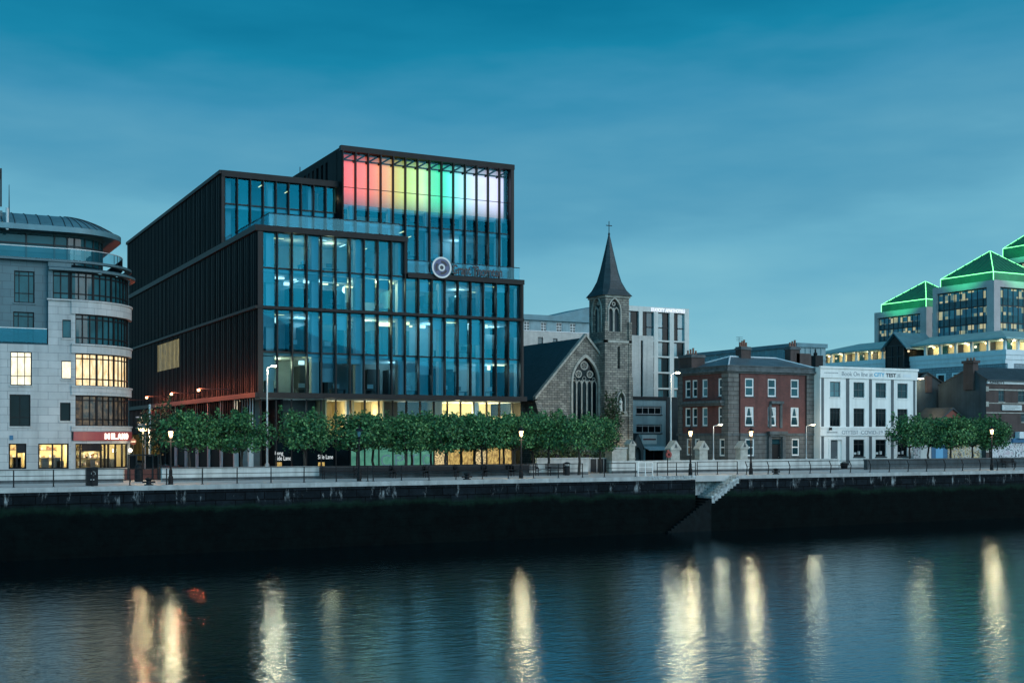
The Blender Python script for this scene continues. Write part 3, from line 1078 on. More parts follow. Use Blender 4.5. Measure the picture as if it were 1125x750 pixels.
def ribbon(zlo, zhi, pane, flat_from=None, hb=(0.22, 0.84), step=0.62, goods=False):
    m = MB()
    spans = [(FA, 0.32 if flat_from is None else 0.0, arcL)]
    if flat_from is not None:
        spans.append((FL, flat_from, CX))
    for F, a, b in spans:
        if goods:
            continue
        for k in range(int((b - a) / step) + 1):
            u = a + k * step
            m.fbox(F, u - (0.09 if k % 3 == 0 else 0.04), u + (0.09 if k % 3 == 0 else 0.04), -0.28, -0.16, zlo, zhi, 1)
        for t in hb:
            z = zlo + (zhi - zlo) * t
            m.fbox(F, a, b, -0.27, -0.19, z - 0.05, z + 0.05)
        m.fbox(F, a, b, -0.28, -0.15, zhi - 0.1, zhi)
        m.fbox(F, a, b, -0.28, -0.15, zlo, zlo + 0.08)
    o = m.build('window', 'black_metal', lb)
    m = MB()
    for F, a, b in spans:
        m.fpanel(F, a, b, -0.24, zlo, zhi)
    m.build('pane', pane, o)
    m = MB()
    m.use('ashlar' if flat_from is None else 'slate_wall')
    m.fbox(FA, -0.02, 0.32, -0.35, 0.0, zlo, zhi) if flat_from is None else None
    if m.v:
        m.build('jamb', None, o)


ribbon(ZW + 0.02, zl(299, 90), 'pane_teal', XF(58, LY))
ribbon(zb[2], zb[1], 'pane_teal')
ribbon(zb[4], zb[3], 'lit_cream')
ribbon(zb[6], zb[5], 'lit_dim')
# red fascia with lit lettering
m = MB()
m.fbox(FA, 0.15, CR * R(86), -0.35, 0.16, zb[8], zb[7])
fs_ = m.build('sign_fascia', 'red_fascia', lb)
m = MB()
aa = CR * R(46)
# each letter of MILANO is set tangentially round the curve
for i, ch in enumerate('MILANO'):
    u = aa + (0, 0.48, 0.86, 1.36, 1.92, 2.48)[i] - 1.5
    a = R(-90) + u / CR
    pos = (CX + (CR + 0.2) * math.cos(a), CY + (CR + 0.2) * math.sin(a), (zb[7] + zb[8]) / 2)
    text(fs_, 'letter', ch, 'sign_glow', pos, 0.16 if ch == 'I' else 0.46, (zb[7] - zb[8]) * 0.66, (R(90), 0, a + R(90)), 0.03, 0.02)


# shop interiors behind real glass
def shop(F, u0, u1, z0, z1, depth, power, mull, seed, curved=False):
    rr = random.Random(seed)
    m = MB()
    m.use('interior_cream')
    m.fpanel(F, u0, u1, -depth, z0 - 0.2, z1 + 0.2)
    m.fbox(F, u0, u0 + 0.04, -depth, -0.34, z0, z1)
    m.fbox(F, u1 - 0.04, u1, -depth, -0.34, z0, z1)
    m.fbox(F, u0, u1, -depth, -0.34, z1 + 0.02, z1 + 0.1)
    m.fbox(F, u0, u1, -depth, -0.34, z0 - 0.1, z0 - 0.02)
    m.build('shop_interior', None, lb)
    m = MB()
    for k in range(int((u1 - u0) / 0.8)):
        for lev in range(3):
            z = z0 + 0.25 + lev * 0.62
            ua = u0 + 0.2 + k * 0.8
            m.use('furniture').fbox(F, ua, ua + 0.7, -depth + 0.05, -depth + 0.4, z - 0.05, z, 1)
            for q in range(4):
                if rr.random() < 0.8:
                    h = rr.uniform(0.12, 0.38)
                    m.use(rr.choice(['goods', 'white_paint', 'terracotta', 'goods', 'furniture']))
                    m.fbox(F, ua + q * 0.17, ua + q * 0.17 + 0.13, -depth + 0.1, -depth + 0.35, z, z + h, 1)
    m.use('furniture')
    for k in range(3):
        u = rr.uniform(u0 + 0.3, u1 - 0.8)
        m.fbox(F, u, u + 0.55, -1.4, -0.7, z0, z0 + rr.uniform(0.6, 0.95), 1)
    m.build('shelf', None, lb)
    m = MB()
    um = (u0 + u1) / 2
    m.fbox(F, u0 + 0.2, u1 - 0.2, -depth * 0.62, -depth * 0.4, z1 - 0.05, z1)
    m.build('ceiling_light', 'tube_warm', lb)
    p = F.p(um, -depth * 0.5, z1 - 0.5)
    point_light('shop_lamp', p, power, (1.0, 0.82, 0.52), 0.25, lb)
    m = MB()
    for u in mull:
        m.fbox(F, u - 0.06, u + 0.06, -0.3, -0.16, z0, z1, 1)
    m.fbox(F, u0, u1, -0.3, -0.16, z1 - 0.1, z1)
    m.fbox(F, u0, u1, -0.3, -0.16, z0, z0 + 0.1)
    o = m.build('shopfront', 'black_metal', lb)
    MB().fpanel(F, u0, u1, -0.22, z0, z1).build('pane', 'shop_glass', o)


a = sholes[0]
shop(FL, *a, 3.0, 130, [a[0] + 0.05, a[0] + 0.62, a[1] - 0.05], 3)
MB().fbox(FL, a[0] + 0.68, a[1] - 0.1, -0.15, -0.1, a[3] - 0.75, a[3] - 0.1).build('shop_blind', 'plastic_dark', lb)
a = sholes[1]
shop(FL, *a, 3.2, 220, [a[0] + 0.05, (a[0] + a[1]) / 2 - 0.05, a[1] - 0.5, a[1] - 0.05], 5)
shop(FA, 0.35, CR * R(84), zb[10], zb[9], 2.6, 260, [0.35, 0.75, 2.6, 3.0, 3.4, 4.3, 5.4, 6.6], 9)
MB().fbox(FA, 0.85, 2.5, -0.15, -0.1, zb[9] - 0.62, zb[9] - 0.1).build('shop_blind', 'plastic_dark', lb)
m = MB()
m.fbox(FL, -30, CX, 0.002, 0.06, -0.1, zl(517, 30))
m.fbox(FA, 0, CR * R(90), -0.1, 0.06, -0.1, zb[10] - 0.002)
m.fbox(FA, CR * R(84) + 0.02, CR * R(92), -2.0, 0.0, zb[10], zb[9])
m.fbox(FA, 0, 0.33, -0.5, 0.0, zb[10], zb[9])
m.build('plinth', 'granite', lb)
m = MB()
m.fbox(FL, XF(10.5, LY), XF(14.5, LY), 0.0, 0.05, zl(483, 10), zl(478, 10))
m.build('alarm_box', 'blue_panel', lb)
m = MB()
mx_, mz = XF(10, 108), zr
m.tube((mx_, 108, mz - 0.2), (mx_, 108, ZF(10, 203, 108)), 0.05, 0.02)
m.build('antenna', 'dark_metal', lb)
m = MB()
x0_ = XF(3, 106)
m.box(x0_ - 1.5, x0_, 106.2, 108, ze0, ZF(3, 231, 106))
m.build('stair_head', 'slate_wall', lb)
MB().tube((x0_ + 0.25, 105.0, zpg1), (x0_ + 0.25, 105.0, ZF(3, 228, 105)), 0.12).build('flue', 'pale_metal', lb)
m = MB()
x1_ = XF(1.0, 106)
m.tube((x1_, 106, ZF(1, 227, 106)), (x1_, 106, ZF(1, 185, 106)), 0.07, n=6)
m.lathe((x1_ - 0.3, 106, ZF(1, 198, 106)), [(0.1, -0.1), (0.3, 0.2), (0.28, 0.8)], 8)
m.build('roof_mast', 'dark_metal', lb)

# ================================================================== BLACK GLASS OFFICE BUILDING
GX0, GX1, GXM = 30.4, XF(575.5, 108), XF(446, 108)
GY, TYC, TYB = 108.0, 121.0, 120.0
BX0, BX1 = XF(375.5, TYB), XF(563, TYB)
Z1, Z2, Z3, Z4 = 7.0, 14.85, 18.7, 22.1
ZM1, ZM2 = 10.9, 18.45
ZC = ZF(241, 187, TYC)
ZB = ZF(563, 182, TYB)
FG = Face('front', GY)
FSD = Face('left', GX0)
FC = Face('front', TYC)
FB = Face('front', TYB)
ob = thing('office_building', (GX0, GY, 0), 'large black finned glass office block with a rainbow lit top floor', 'building')
baysL = [GX0 + 0.45 + (GXM - GX0 - 0.45) * i / 10 for i in range(11)]
baysR = [GXM + (GX1 - 0.25 - GXM) * i / 9 for i in range(10)]
bayC = [GX0 + 0.3 + (BX0 - GX0 - 0.3) * i / 9 for i in range(10)]
bayB = [BX0 + 0.15 + (BX1 - 0.3 - BX0) * i / 14 for i in range(15)]


def fin(F, u, w, z0, z1, d=0.40, t=0.11):
    m = MB()
    m.use('bronze').fbox(F, u - t / 2, u + t / 2, w, w + d, z0, z1)
    m.use('bronze_edge').fbox(F, u - t / 2, u + t / 2, w + d, w + d + 0.012, z0, z1)  # paler strip paints in the lit outer edge of the fin
    m.build('fin', None, ob)


def glaze(F, u0, u1, w, z0, z1, mat='tower_glass'):
    MB().fpanel(F, u0 + 0.02, u1 - 0.02, w, z0, z1).build('glass_panel', mat, ob)


# glass, two storeys a panel, set 0.5 m behind the fin line
for i in range(10):
    for a, b in ((Z1 + 0.2, Z2 - 0.1), (Z2 + 0.1, Z4 - 0.3)):
        glaze(FG, baysL[i], baysL[i + 1], -0.5, a, b)
for i in range(9):
    for a, b in ((Z1 + 0.2, Z2 - 0.1), (Z2 + 0.1, Z3 - 0.2)):
        glaze(FG, baysR[i], baysR[i + 1], -0.5, a, b)
for i in range(9):
    glaze(FC, bayC[i], bayC[i + 1], -0.4, Z4, ZC - 0.45)
for i in range(14):
    glaze(FB, bayB[i], bayB[i + 1], -0.4, Z3, 27.2)
    glaze(FB, bayB[i], bayB[i + 1], -0.4, 27.23, ZB - 0.5, 'light_wall_glass')
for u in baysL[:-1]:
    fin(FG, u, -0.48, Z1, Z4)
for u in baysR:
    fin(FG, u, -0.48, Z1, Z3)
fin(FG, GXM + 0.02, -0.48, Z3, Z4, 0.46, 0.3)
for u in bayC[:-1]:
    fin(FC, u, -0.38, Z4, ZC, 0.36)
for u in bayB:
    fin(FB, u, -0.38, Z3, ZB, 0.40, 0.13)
m = MB()
# corner posts of the building
m.use('bronze')
m.box(GX0 + 0.002, GX0 + 0.42, GY + 0.02, GY + 0.5, Z1 + 0.23, Z4 - 0.46)
m.box(GX0 + 0.002, GX0 + 0.3, TYC + 0.02, TYC + 0.5, Z4, ZC - 0.5)
m.box(GX1 - 0.2, GX1 - 0.01, GY + 0.02, GY + 0.6, Z1 + 0.23, Z3 - 0.4)
m.box(BX1 - 0.12, BX1 + 0.2, TYB - 0.02, TYB + 0.6, Z3, ZB - 0.4)
m.build('corner_post', None, ob)


def band(name, F, u0, u1, z0, z1, w0=-0.55, w1=0.06, mat='bronze_edge'):
    MB().fbox(F, u0, u1, w0, w1, z0, z1).build(name, mat, ob)


band('facade_band', FG, GX0 + 0.003, GX1 + 0.3, Z1 - 0.24, Z1 + 0.22, -0.9, 0.12)
band('facade_band', FG, GX0 + 0.003, GX1, Z2 - 0.13, Z2 + 0.13)
band('facade_band', FG, GXM + 0.2, GX1 + 0.05, Z3 - 0.36, Z3 + 0.12)
band('facade_band', FG, GX0 + 0.003, GXM + 0.2, Z4 - 0.42, Z4 + 0.1)
band('facade_band', FC, GX0 + 0.003, BX0, ZC - 0.55, ZC + 0.05)
band('facade_band', FB, BX0 - 0.1, BX1 + 0.25, ZB - 0.45, ZB + 0.1)
band('transom', FG, GX0 + 0.3, GX1, ZM1 - 0.06, ZM1 + 0.06, -0.55, -0.38, 'bronze')
band('transom', FG, GX0 + 0.3, GXM, ZM2 - 0.06, ZM2 + 0.06, -0.55, -0.38, 'bronze')
band('transom', FC, GX0 + 0.3, BX0, 26.3, 26.42, -0.45, -0.28, 'bronze')
band('transom', FB, BX0 + 0.1, BX1 - 0.1, 28.93, 28.99, -0.42, -0.36, 'bronze')
band('transom', FB, BX0 + 0.1, BX1 - 0.1, 25.45, 25.57, -0.42, -0.36, 'bronze')
# floors and rooms behind the glass
def floor_slab(x0, x1, y0, y1, z, h=0.35):
    m = MB()
    m.use('interior_ceiling').box(x0, x1, y0, y1, z - h, z - 0.02)
    m.use('furniture').box(x0, x1, y0, y1, z - 0.018, z)
    m.build('floor_slab', None, ob)


for z in (Z1, ZM1, Z2, ZM2):
    floor_slab(GX0 + 0.4, GX1 - 0.1, GY + 0.62, GY + 9, z)
floor_slab(GX0 + 0.4, GXM, GY + 0.62, GY + 9, Z4 - 0.1)
for z in (21.9, 25.5, 29.0):
    pass
floor_slab(BX0, BX1 - 0.1, TYB + 0.55, TYB + 8, 25.5)
floor_slab(BX0, BX1 - 0.1, TYB + 0.55, TYB + 8, 21.9)
floor_slab(GX0 + 0.3, BX0 - 0.3, TYC + 0.55, TYC + 8, 26.3)
m = MB()
m.use('interior_wall')
for (a, b, y, z0_, z1_) in ((GX0 + 0.4, GX1, GY + 7.5, 0, Z3), (GX0 + 0.4, GXM, GY + 7.5, Z3, Z4), (BX0, BX1, TYB + 6.5, Z3, 27.2), (GX0 + .4, BX0, TYC + 6.5, Z4, ZC)):
    m.quad((a, y, z0_), (b, y, z0_), (b, y, z1_), (a, y, z1_))
m.quad((GXM, GY + 0.6, Z3), (GXM, GY + 7, Z3), (GXM, GY + 7, Z4), (GXM, GY + 0.6, Z4))
m.use('interior_dark')
rr = random.Random(21)
for z0_, z1_ in ((Z1, ZM1), (ZM1, Z2), (Z2, ZM2)):
    for k in range(6):
        x = rr.uniform(GX0 + 2, GX1 - 3)
        w_ = rr.uniform(0.8, 3.2)
        m.box(x, x + w_, GY + 5.6, GY + 7.4, z0_, z1_ - rr.uniform(0.4, 1.2))
m.build('inner_wall', None, ob)
for k in range(7):
    x = GX0 + 1.0 + k * 4.27
    MB().box(x, x + 0.7, GY + 0.9, GY + 1.6, Z1, Z3 if x > GXM else Z4 - 0.2).build('column', 'interior_column', ob)
for k in range(5):
    x = BX0 + 1.2 + k * 4.27
    MB().box(x, x + 0.65, TYB + 1.0, TYB + 1.65, Z3, 27.2).build('column', 'interior_column', ob)
for k in range(3):
    x = GX0 + 0.8 + k * 4.27
    MB().box(x, x + 0.5, TYC + 1.5, TYC + 2.0, Z4, ZC - 0.5).build('column', 'interior_column', ob)
m = MB()
rr = random.Random(5)
for (z, xa, xb, y) in ((Z1, GX0 + 1, GX1 - 2, GY), (ZM1, GX0 + 1, GX1 - 2, GY), (Z2, GX0 + 1, GX1 - 2, GY), (ZM2, GX0 + 1, GXM - 2, GY),
                       (21.9, BX0 + 4, BX1 - 2, TYB), (25.5, BX0 + 1, BX1 - 2, TYB)):
    x = xa
    while x < xb:
        y0_ = y + rr.uniform(1.2, 3.5)
        m.use('furniture').box(x, x + 1.5, y0_, y0_ + 0.7, z + 0.68, z + 0.74)
        m.box(x + 0.02, x + 0.08, y0_ + 0.1, y0_ + 0.6, z, z + 0.68)
        m.box(x + 1.4, x + 1.46, y0_ + 0.1, y0_ + 0.6, z, z + 0.68)
        m.use('interior_column' if rr.random() < 0.45 else 'furniture').box(x + 0.3, x + 0.9, y0_ + 0.3, y0_ + 0.34, z + 0.85, z + 1.25)
        if rr.random() < 0.5:
            m.use('interior_dark').box(x + 0.5, x + 0.95, y0_ + 0.9, y0_ + 1.3, z + 0.4, z + 1.15)
        if rr.random() < 0.22:
            m.use('pane_light').box(x + 1.6, x + 1.66, y0_, y0_ + 3, z, z + 2.6)
        x += rr.uniform(1.9, 4.2)
m.build('office_furniture', None, ob)
rr = random.Random(12)
lights = []
for (z, xa, xb, y, k) in ((ZM1, GX0, GX1, GY, 12), (Z2, GX0, GX1, GY, 12), (ZM2, GX0, GX1, GY, 12), (Z4 - 0.1, GX0, GXM, GY, 7), (25.5, BX0, BX1, TYB, 6), (ZC - 0.4, GX0, BX0, TYC, 4)):
    for q in range(k):
        x, yy = rr.uniform(xa + 1, xb - 1.6), y + rr.uniform(1.0, 6.5)
        if rr.random() < 0.6:
            lights.append((x, yy, z - 0.40, rr.choice(['tube_white', 'tube_warm', 'tube_warm'])))
for x, yy, z, mt in lights[:40]:
    if rr.random() < 0.5:
        MB().box(x, x + 1.3, yy, yy + 0.1, z, z + 0.03).build('ceiling_light', mt, ob)
    else:
        MB().box(x, x + 0.1, yy, yy + rr.uniform(0.8, 1.8), z, z + 0.03).build('ceiling_light', mt, ob)
# roller blinds drawn part way down behind some panes
rr = random.Random(44)
for i in range(26):
    lv = rr.choice([(ZM1, Z1), (Z2, ZM1), (ZM2, Z2), (ZM2, Z2), (Z2, ZM1)])
    bays_ = baysL if rr.random() < 0.5 else baysR
    k = rr.randrange(len(bays_) - 1)
    top = min(lv[0], Z3) - 0.42
    drop = rr.choice([0.5, 0.9, 1.3, 2.2])
    MB().box(bays_[k] + 0.1, bays_[k + 1] - 0.1, GY + 0.64 + 0.02 * (i % 5), GY + 0.65 + 0.02 * (i % 5), top - drop, top).build('blind', 'interior_wall' if i % 2 else 'interior_column', ob)
# pendant and panel lamps hung near the glass
for i in range(34):
    lv = rr.choice([ZM1, Z2, ZM2, ZM2, Z2])
    x = rr.uniform(GX0 + 1, GX1 - 1)
    yy = GY + rr.uniform(1.5, 6.5)
    if lv > Z3 - 0.5 and x > GXM:
        lv = Z2
    w_ = rr.choice([0.25, 0.25, 0.5, 1.2])
    MB().box(x, x + w_, yy, yy + 0.25, lv - rr.uniform(0.5, 1.0), lv - 0.46).build('pendant_lamp', rr.choice(['tube_white', 'tube_warm', 'tube_white', 'lamp_warm']), ob)
# warm lit rooms
WARM = (1.0, 0.80, 0.48)
point_light('room_or_fill_light', (XF(300, 112), 112.0, ZM1 - 0.9), 420, WARM, 0.3, ob)
point_light('room_or_fill_light', (XF(414, 111), 111.0, ZM2 - 0.8), 420, WARM, 0.3, ob)
point_light('room_or_fill_light', (XF(366, 111), 112.0, Z4 - 1.0), 130, WARM, 0.3, ob)
point_light('room_or_fill_light', (XF(362, 124), 124.0, ZC - 1.2), 420, WARM, 0.3, ob)
point_light('room_or_fill_light', (XF(500, 125), 125.0, 24.6), 90, (0.8, 0.95, 1.0), 0.3, ob)
for px_, z, pw_ in ((398, Z2 - 1, 200), (376, ZM2 - 1, 150), (318, Z4 - 1.2, 60), (545, ZM1 - 1, 60)):
    point_light('room_or_fill_light', (XF(px_, 113), 112.0, z), pw_, WARM, 0.3, ob)
for k, (px_, z) in enumerate(((330, Z2 - 1), (470, Z2 - 1), (540, Z2 - 1), (350, ZM2 - 1), (500, ZM2 - 1), (560, ZM2 - 1), (430, ZM1 - 1), (530, ZM1 - 1))):  # unseen cool lights added to brighten the rooms behind the glass
    point_light('room_or_fill_light', (XF(px_, 113), 113.0, z), 150, (0.75, 0.95, 1.0), 0.4, ob)
m = MB()
m.use('interior_cream')
xa, xb = XF(350, 127), BX0 - 0.3
m.box(xa - 0.1, xa, TYC + 0.6, TYC + 6, 26.3, ZC - 0.5)
m.box(xa, xb, TYC + 5.5, TYC + 5.6, 26.3, ZC - 0.5)
m.build('partition', None, ob)
# the wall of coloured light
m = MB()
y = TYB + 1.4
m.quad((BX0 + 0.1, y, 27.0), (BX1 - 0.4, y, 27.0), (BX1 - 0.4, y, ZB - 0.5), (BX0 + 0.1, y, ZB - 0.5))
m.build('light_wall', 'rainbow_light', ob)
m = MB()
m.use('interior_ceiling').box(BX0, BX1, TYB + 1.45, TYB + 1.6, 26.9, ZB - 0.3)
m.build('light_wall_back', None, ob)
m = MB()
for i in range(14):
    m.tube((bayB[i] + 0.1, TYB + 1.2, 31.75), (bayB[i + 1] - 0.05, TYB + 0.7, ZB - 0.5), 0.09, n=4)
m.box(BX0, BX1, TYB + 1.15, TYB + 1.3, 31.88, 32.02)
m.build('brace', 'bronze', ob)
# roof plates and blind sides
m = MB()
m.use('bronze_side')
m.box(GX0 + 0.35, GX1 - 0.05, GY + 9.1, 172, 0, Z3 - 0.1)
m.box(GX0 + 0.35, BX1, TYC + 8.1, 172, Z3, ZC - 0.1)
m.box(GX1 - 0.05, GX1, GY + 0.6, GY + 9.1, 0, Z3 - 0.1)
m.box(BX1 - 0.1, BX1, TYB + 0.5, 150, Z3, ZB - 0.1)
m.use('dark_metal')
m.box(GX0 + 0.3, GXM, GY + 0.55, TYC + 8, Z4 - 0.09, Z4 + 0.02)
m.box(GXM, GX1 - 0.02, GY + 0.55, TYB + 0.5, Z3 - 0.09, Z3 + 0.02)
m.box(GX0 + 0.3, BX0 + 1, TYC + 0.5, 172, ZC - 0.09, ZC)
m.box(BX0 + 0.2, BX1, TYB + 0.5, TYB + 8, ZB - 0.3, ZB - 0.2)
m.build('roof', None, ob)
# side wall in the lane: close-set vertical fins
m = MB()
lit_y0, lit_y1 = YS(197, GX0), YS(173, GX0)
gz = 7.0
m.use('bronze_side')
m.wall(FSD, GY + 0.02, 172, gz, Z4, [(lit_y0, lit_y1, 11.1, 14.3)], 0.3)
m.wall(FSD, TYC + 0.02, 172, Z4, ZC)
k = 0
y = GY + 0.5
while y < 172:
    m.use('bronze' if k % 3 else 'bronze_side')
    m.box(GX0 - 0.075, GX0 - 0.002, y, y + 0.11, gz + 0.2, Z4 - 0.25)
    if y > TYC:
        m.box(GX0 - 0.07, GX0 - 0.002, y + 0.02, y + 0.10, Z4 + 0.25, ZC)
    y += 0.71
    k += 1
m.build('side_wall', None, ob)
MB().fpanel(FSD, lit_y0, lit_y1, -0.03, 11.1, 14.3).build('lit_window', 'lit_slot', ob)
for z0_, z1_ in ((Z1 - 0.24, Z1 + 0.22), (Z2 - 0.13, Z2 + 0.13), (Z4 - 0.42, Z4 + 0.1)):
    MB().fbox(FSD, GY - 0.05, 172, -0.3, 0.27, z0_, z1_).build('facade_band', 'bronze_edge', ob)
MB().fbox(FSD, TYC, 172, -0.3, 0.22, ZC - 0.3, ZC + 0.05).build('facade_band', 'bronze_edge', ob)
# plant screen of the top block, seen end on
m = MB()
m.use('bronze_side')
FBL = Face('left', BX0)
zs0 = ZC
slots = []
for (pa, pb) in ((357.5, 360), (352.5, 355), (347.5, 350), (342.8, 345), (338.2, 340), (334, 336)):
    slots.append((YS(pb, BX0), YS(pa, BX0), ZC + 0.5, ZB - 0.75))
m.wall(FBL, TYB, 150, Z4, ZB, slots, 0.3)
m.build('plant_screen', None, ob)
m = MB()
m.tube((BX0 + 0.6, YS(324, BX0) , ZC), (BX0 + 0.6, YS(324, BX0), ZB + 1.0), 0.05)
m.build('antenna', 'dark_metal', ob)
# balustrades
def balus(pts, z, h=1.25):
    m = MB()
    for (a, b), (c, d) in zip(pts, pts[1:]):
        m.quad((a, b, z), (c, d, z), (c, d, z + h), (a, b, z + h))
    o = m.build('balustrade', 'balustrade_glass', ob)
    m = MB()
    m.path([(a, b, z + h + 0.03) for a, b in pts], 0.045)
    m.build('rail', 'dark_metal', o)


balus([(GX0 + 1.3, TYC - 0.2), (GX0 + 1.3, GY + 1.0), (GXM - 0.2, GY + 1.0)], Z4 + 0.1)
balus([(GXM + 0.25, GY + 0.15), (GX1 - 0.4, GY + 0.15)], Z3 + 0.12, 1.15)
# name and emblem on the roof edge
zc_ = Z3 + 0.72
xe = XF(484, GY)
m = MB()
FE = Face('front', GY)
cz = ZF(484, 294.3, GY)
def ring(F, u, z, r0, r1, w0, w1, n=36, a0=0.0, a1=360.0):
    vs, fs = [], []
    for i in range(n + 1):
        a = R(a0 + (a1 - a0) * i / n)
        for r, w in ((r0, w0), (r1, w0), (r1, w1), (r0, w1)):
            vs.append(F.p(u + r * math.cos(a), w, z + r * math.sin(a)))
    for i in range(n):
        for j in range(4):
            k = (j + 1) % 4
            fs.append((4 * i + j, 4 * i + 4 + j, 4 * i + 4 + k, 4 * i + k))
    return vs, fs
sg = MB()
emat = basic('emblem_blue', (0.045, 0.065, 0.16), 0.4, 0.3, 2.0)
m.use('emblem_blue').fprism(FE, [(xe + 0.98 * math.cos(R(10 * i)), cz + 0.98 * math.sin(R(10 * i))) for i in range(36)], 0.12, 0.24)
m.use('pale_metal').add(*ring(FE, xe, cz, 0.86, 1.02, 0.243, 0.30))
m.add(*ring(FE, xe, cz, 0.20, 0.34, 0.243, 0.30))
m.use('sign_dark').add(*ring(FE, xe, cz, 0.0, 0.19, 0.243, 0.28))
for a0 in (20, 140, 260):
    m.use('sign_dark').add(*ring(FE, xe, cz, 0.46, 0.66, 0.243, 0.27, 12, a0, a0 + 75))
m.build('emblem', None, ob)
xt0, xt1 = XF(496, GY), XF(551, GY)
t_ = text(ob, 'lettering', 'Grant Thornton', 'sign_dark', ((xt0 + xt1) / 2, GY - 0.17, Z3 + 0.66), xt1 - xt0, 0.95, ext=0.03, bold=0.025)

# ------------------------------------------------------------------ ground floor of the office building
GR = 108.95
FGR = Face('front', GR)
edges = []
u = GX0 + 0.5
while u < GX1 + 0.2:
    edges.append(u)
    u += 1.42
def pxb(x):                       # bay lookup: the bearing of a bay centre
    lo, hi = 200.0, 620.0
    for _ in range(40):
        mid = (lo + hi) / 2
        if XF(mid, GR) < x:
            lo = mid
        else:
            hi = mid
    return lo
letters = {}
for i, (a, b) in enumerate(zip(edges, edges[1:])):
    p = pxb((a + b) / 2)
    MB().fpanel(FGR, a + 0.04, b - 0.04, 0, 3.25, Z1 - 0.3).build('glass_panel', 'shop_glass', ob)
    low = 'shop_glass'
    if 298 < p < 386:
        low = 'pane_black'
    elif 386 <= p < 482:
        low = 'green_film'
    elif p >= 482:
        low = 'lit_gold' if i % 3 else 'lit_shop'
    MB().fpanel(FGR, a + 0.04, b - 0.04, 0, 0.15, 3.05).build('shopfront_panel', low, ob)
    if low == 'green_film':
        letters[i] = (a + b) / 2
for a in edges:
    m = MB()
    m.fbox(FGR, a - 0.05, a + 0.05, -0.05, 0.18, 0, Z1 - 0.26)
    m.build('mullion', 'bronze_edge', ob)
m = MB()
m.fbox(FGR, GX0 + 0.4, GX1, -0.06, 0.10, 3.05, 3.25)
m.fbox(FGR, GX0 + 0.4, GX1, -0.06, 0.10, 0.0, 0.15)
m.build('transom', 'bronze_edge', ob)
ks = sorted(letters)
for ch, k in zip(['', 'C', 'P', 'T', 'O'], ks[1:6]):
    if ch:
        text(ob, 'lettering', ch, 'copper_green', (letters[k], GR - 0.02, 1.0), 0.95, 1.1, ext=0.006, bold=0.0)
text(ob, 'lettering', 'Long', 'white_letters', (XF(306.5, GR), GR - 0.03, ZF(306, 498, GR)), 0.75, 0.42, ext=0.006)
text(ob, 'lettering', 'Side Lane', 'white_letters', (XF(311, GR), GR - 0.03, ZF(311, 503, GR)), 1.45, 0.40, ext=0.006)
text(ob, 'lettering', 'Side Lane', 'white_letters', (XF(357.5, GR), GR - 0.03, ZF(357, 501.5, GR)), 1.45, 0.40, ext=0.006)
for p in (306, 353):
    MB().fbox(FGR, XF(p - 3.5, GR), XF(p + 3.5, GR), 0.02, 0.03, 0.55, ZF(p, 507.5, GR)).build('poster', 'lit_gold', ob)
# rooms behind
m = MB()
m.use('interior_cream')
yb = 115.0
m.quad((GX0 + 2.5, yb, 0), (GX1 - 0.2, yb, 0), (GX1 - 0.2, yb, Z1), (GX0 + 2.5, yb, Z1))
for p in (357, 387, 420, 484):
    x = XF(p, GR + 0.4)
    m.box(x - 0.06, x + 0.06, GR + 0.1, yb, 0, Z1 - 0.2)
m.use('interior_ceiling').box(GX0 + 0.5, GX1 - 0.1, GR + 0.1, yb, Z1 - 0.36, Z1 - 0.26)
m.use('interior_dark').box(GX0 + 2.4, XF(356, GR), GR + 2.5, GR + 2.6, 0, Z1 - 0.3)
m.box(XF(421, GR), XF(483, GR), GR + 3.2, GR + 3.3, 0, Z1 - 0.3)
rr = random.Random(4)
for p in (492, 500, 514, 530, 541, 551):
    x = XF(p, 113)
    m.use(rr.choice(['interior_dark', 'goods', 'white_paint'])).box(x, x + rr.uniform(0.5, 1.2), 112.6, 113.0, 0, rr.uniform(4.2, 5.6))
m.use('interior_column')
for p in (380, 520):
    x = XF(p, 110)
    m.box(x, x + 0.5, 109.8, 110.3, 0, Z1 - 0.3)
m.build('ground_floor_interior', None, ob)
m = MB()
for p in (494, 508, 523, 538):
    x = XF(p, 111)
    m.box(x, x + 0.12, 109.8, 113.5, Z1 - 0.42, Z1 - 0.38)
m.build('ceiling_light', 'tube_warm', ob)
LOB = (1.0, 0.85, 0.42)
point_light('room_or_fill_light', (XF(505, 111), 111.2, 5.4), 800, LOB, 0.3, ob)
point_light('room_or_fill_light', (XF(540, 111), 111.2, 5.4), 800, LOB, 0.3, ob)
point_light('room_or_fill_light', (XF(366, 111), 111.2, 5.4), 110, WARM, 0.3, ob)
point_light('room_or_fill_light', (XF(402, 111), 111.2, 5.4), 190, WARM, 0.3, ob)
point_light('room_or_fill_light', (XF(440, 111), 110.6, 5.8), 36, WARM, 0.3, ob)
point_light('room_or_fill_light', (XF(320, 111), 110.4, 5.8), 10, (0.6, 0.9, 1.0), 0.3, ob)
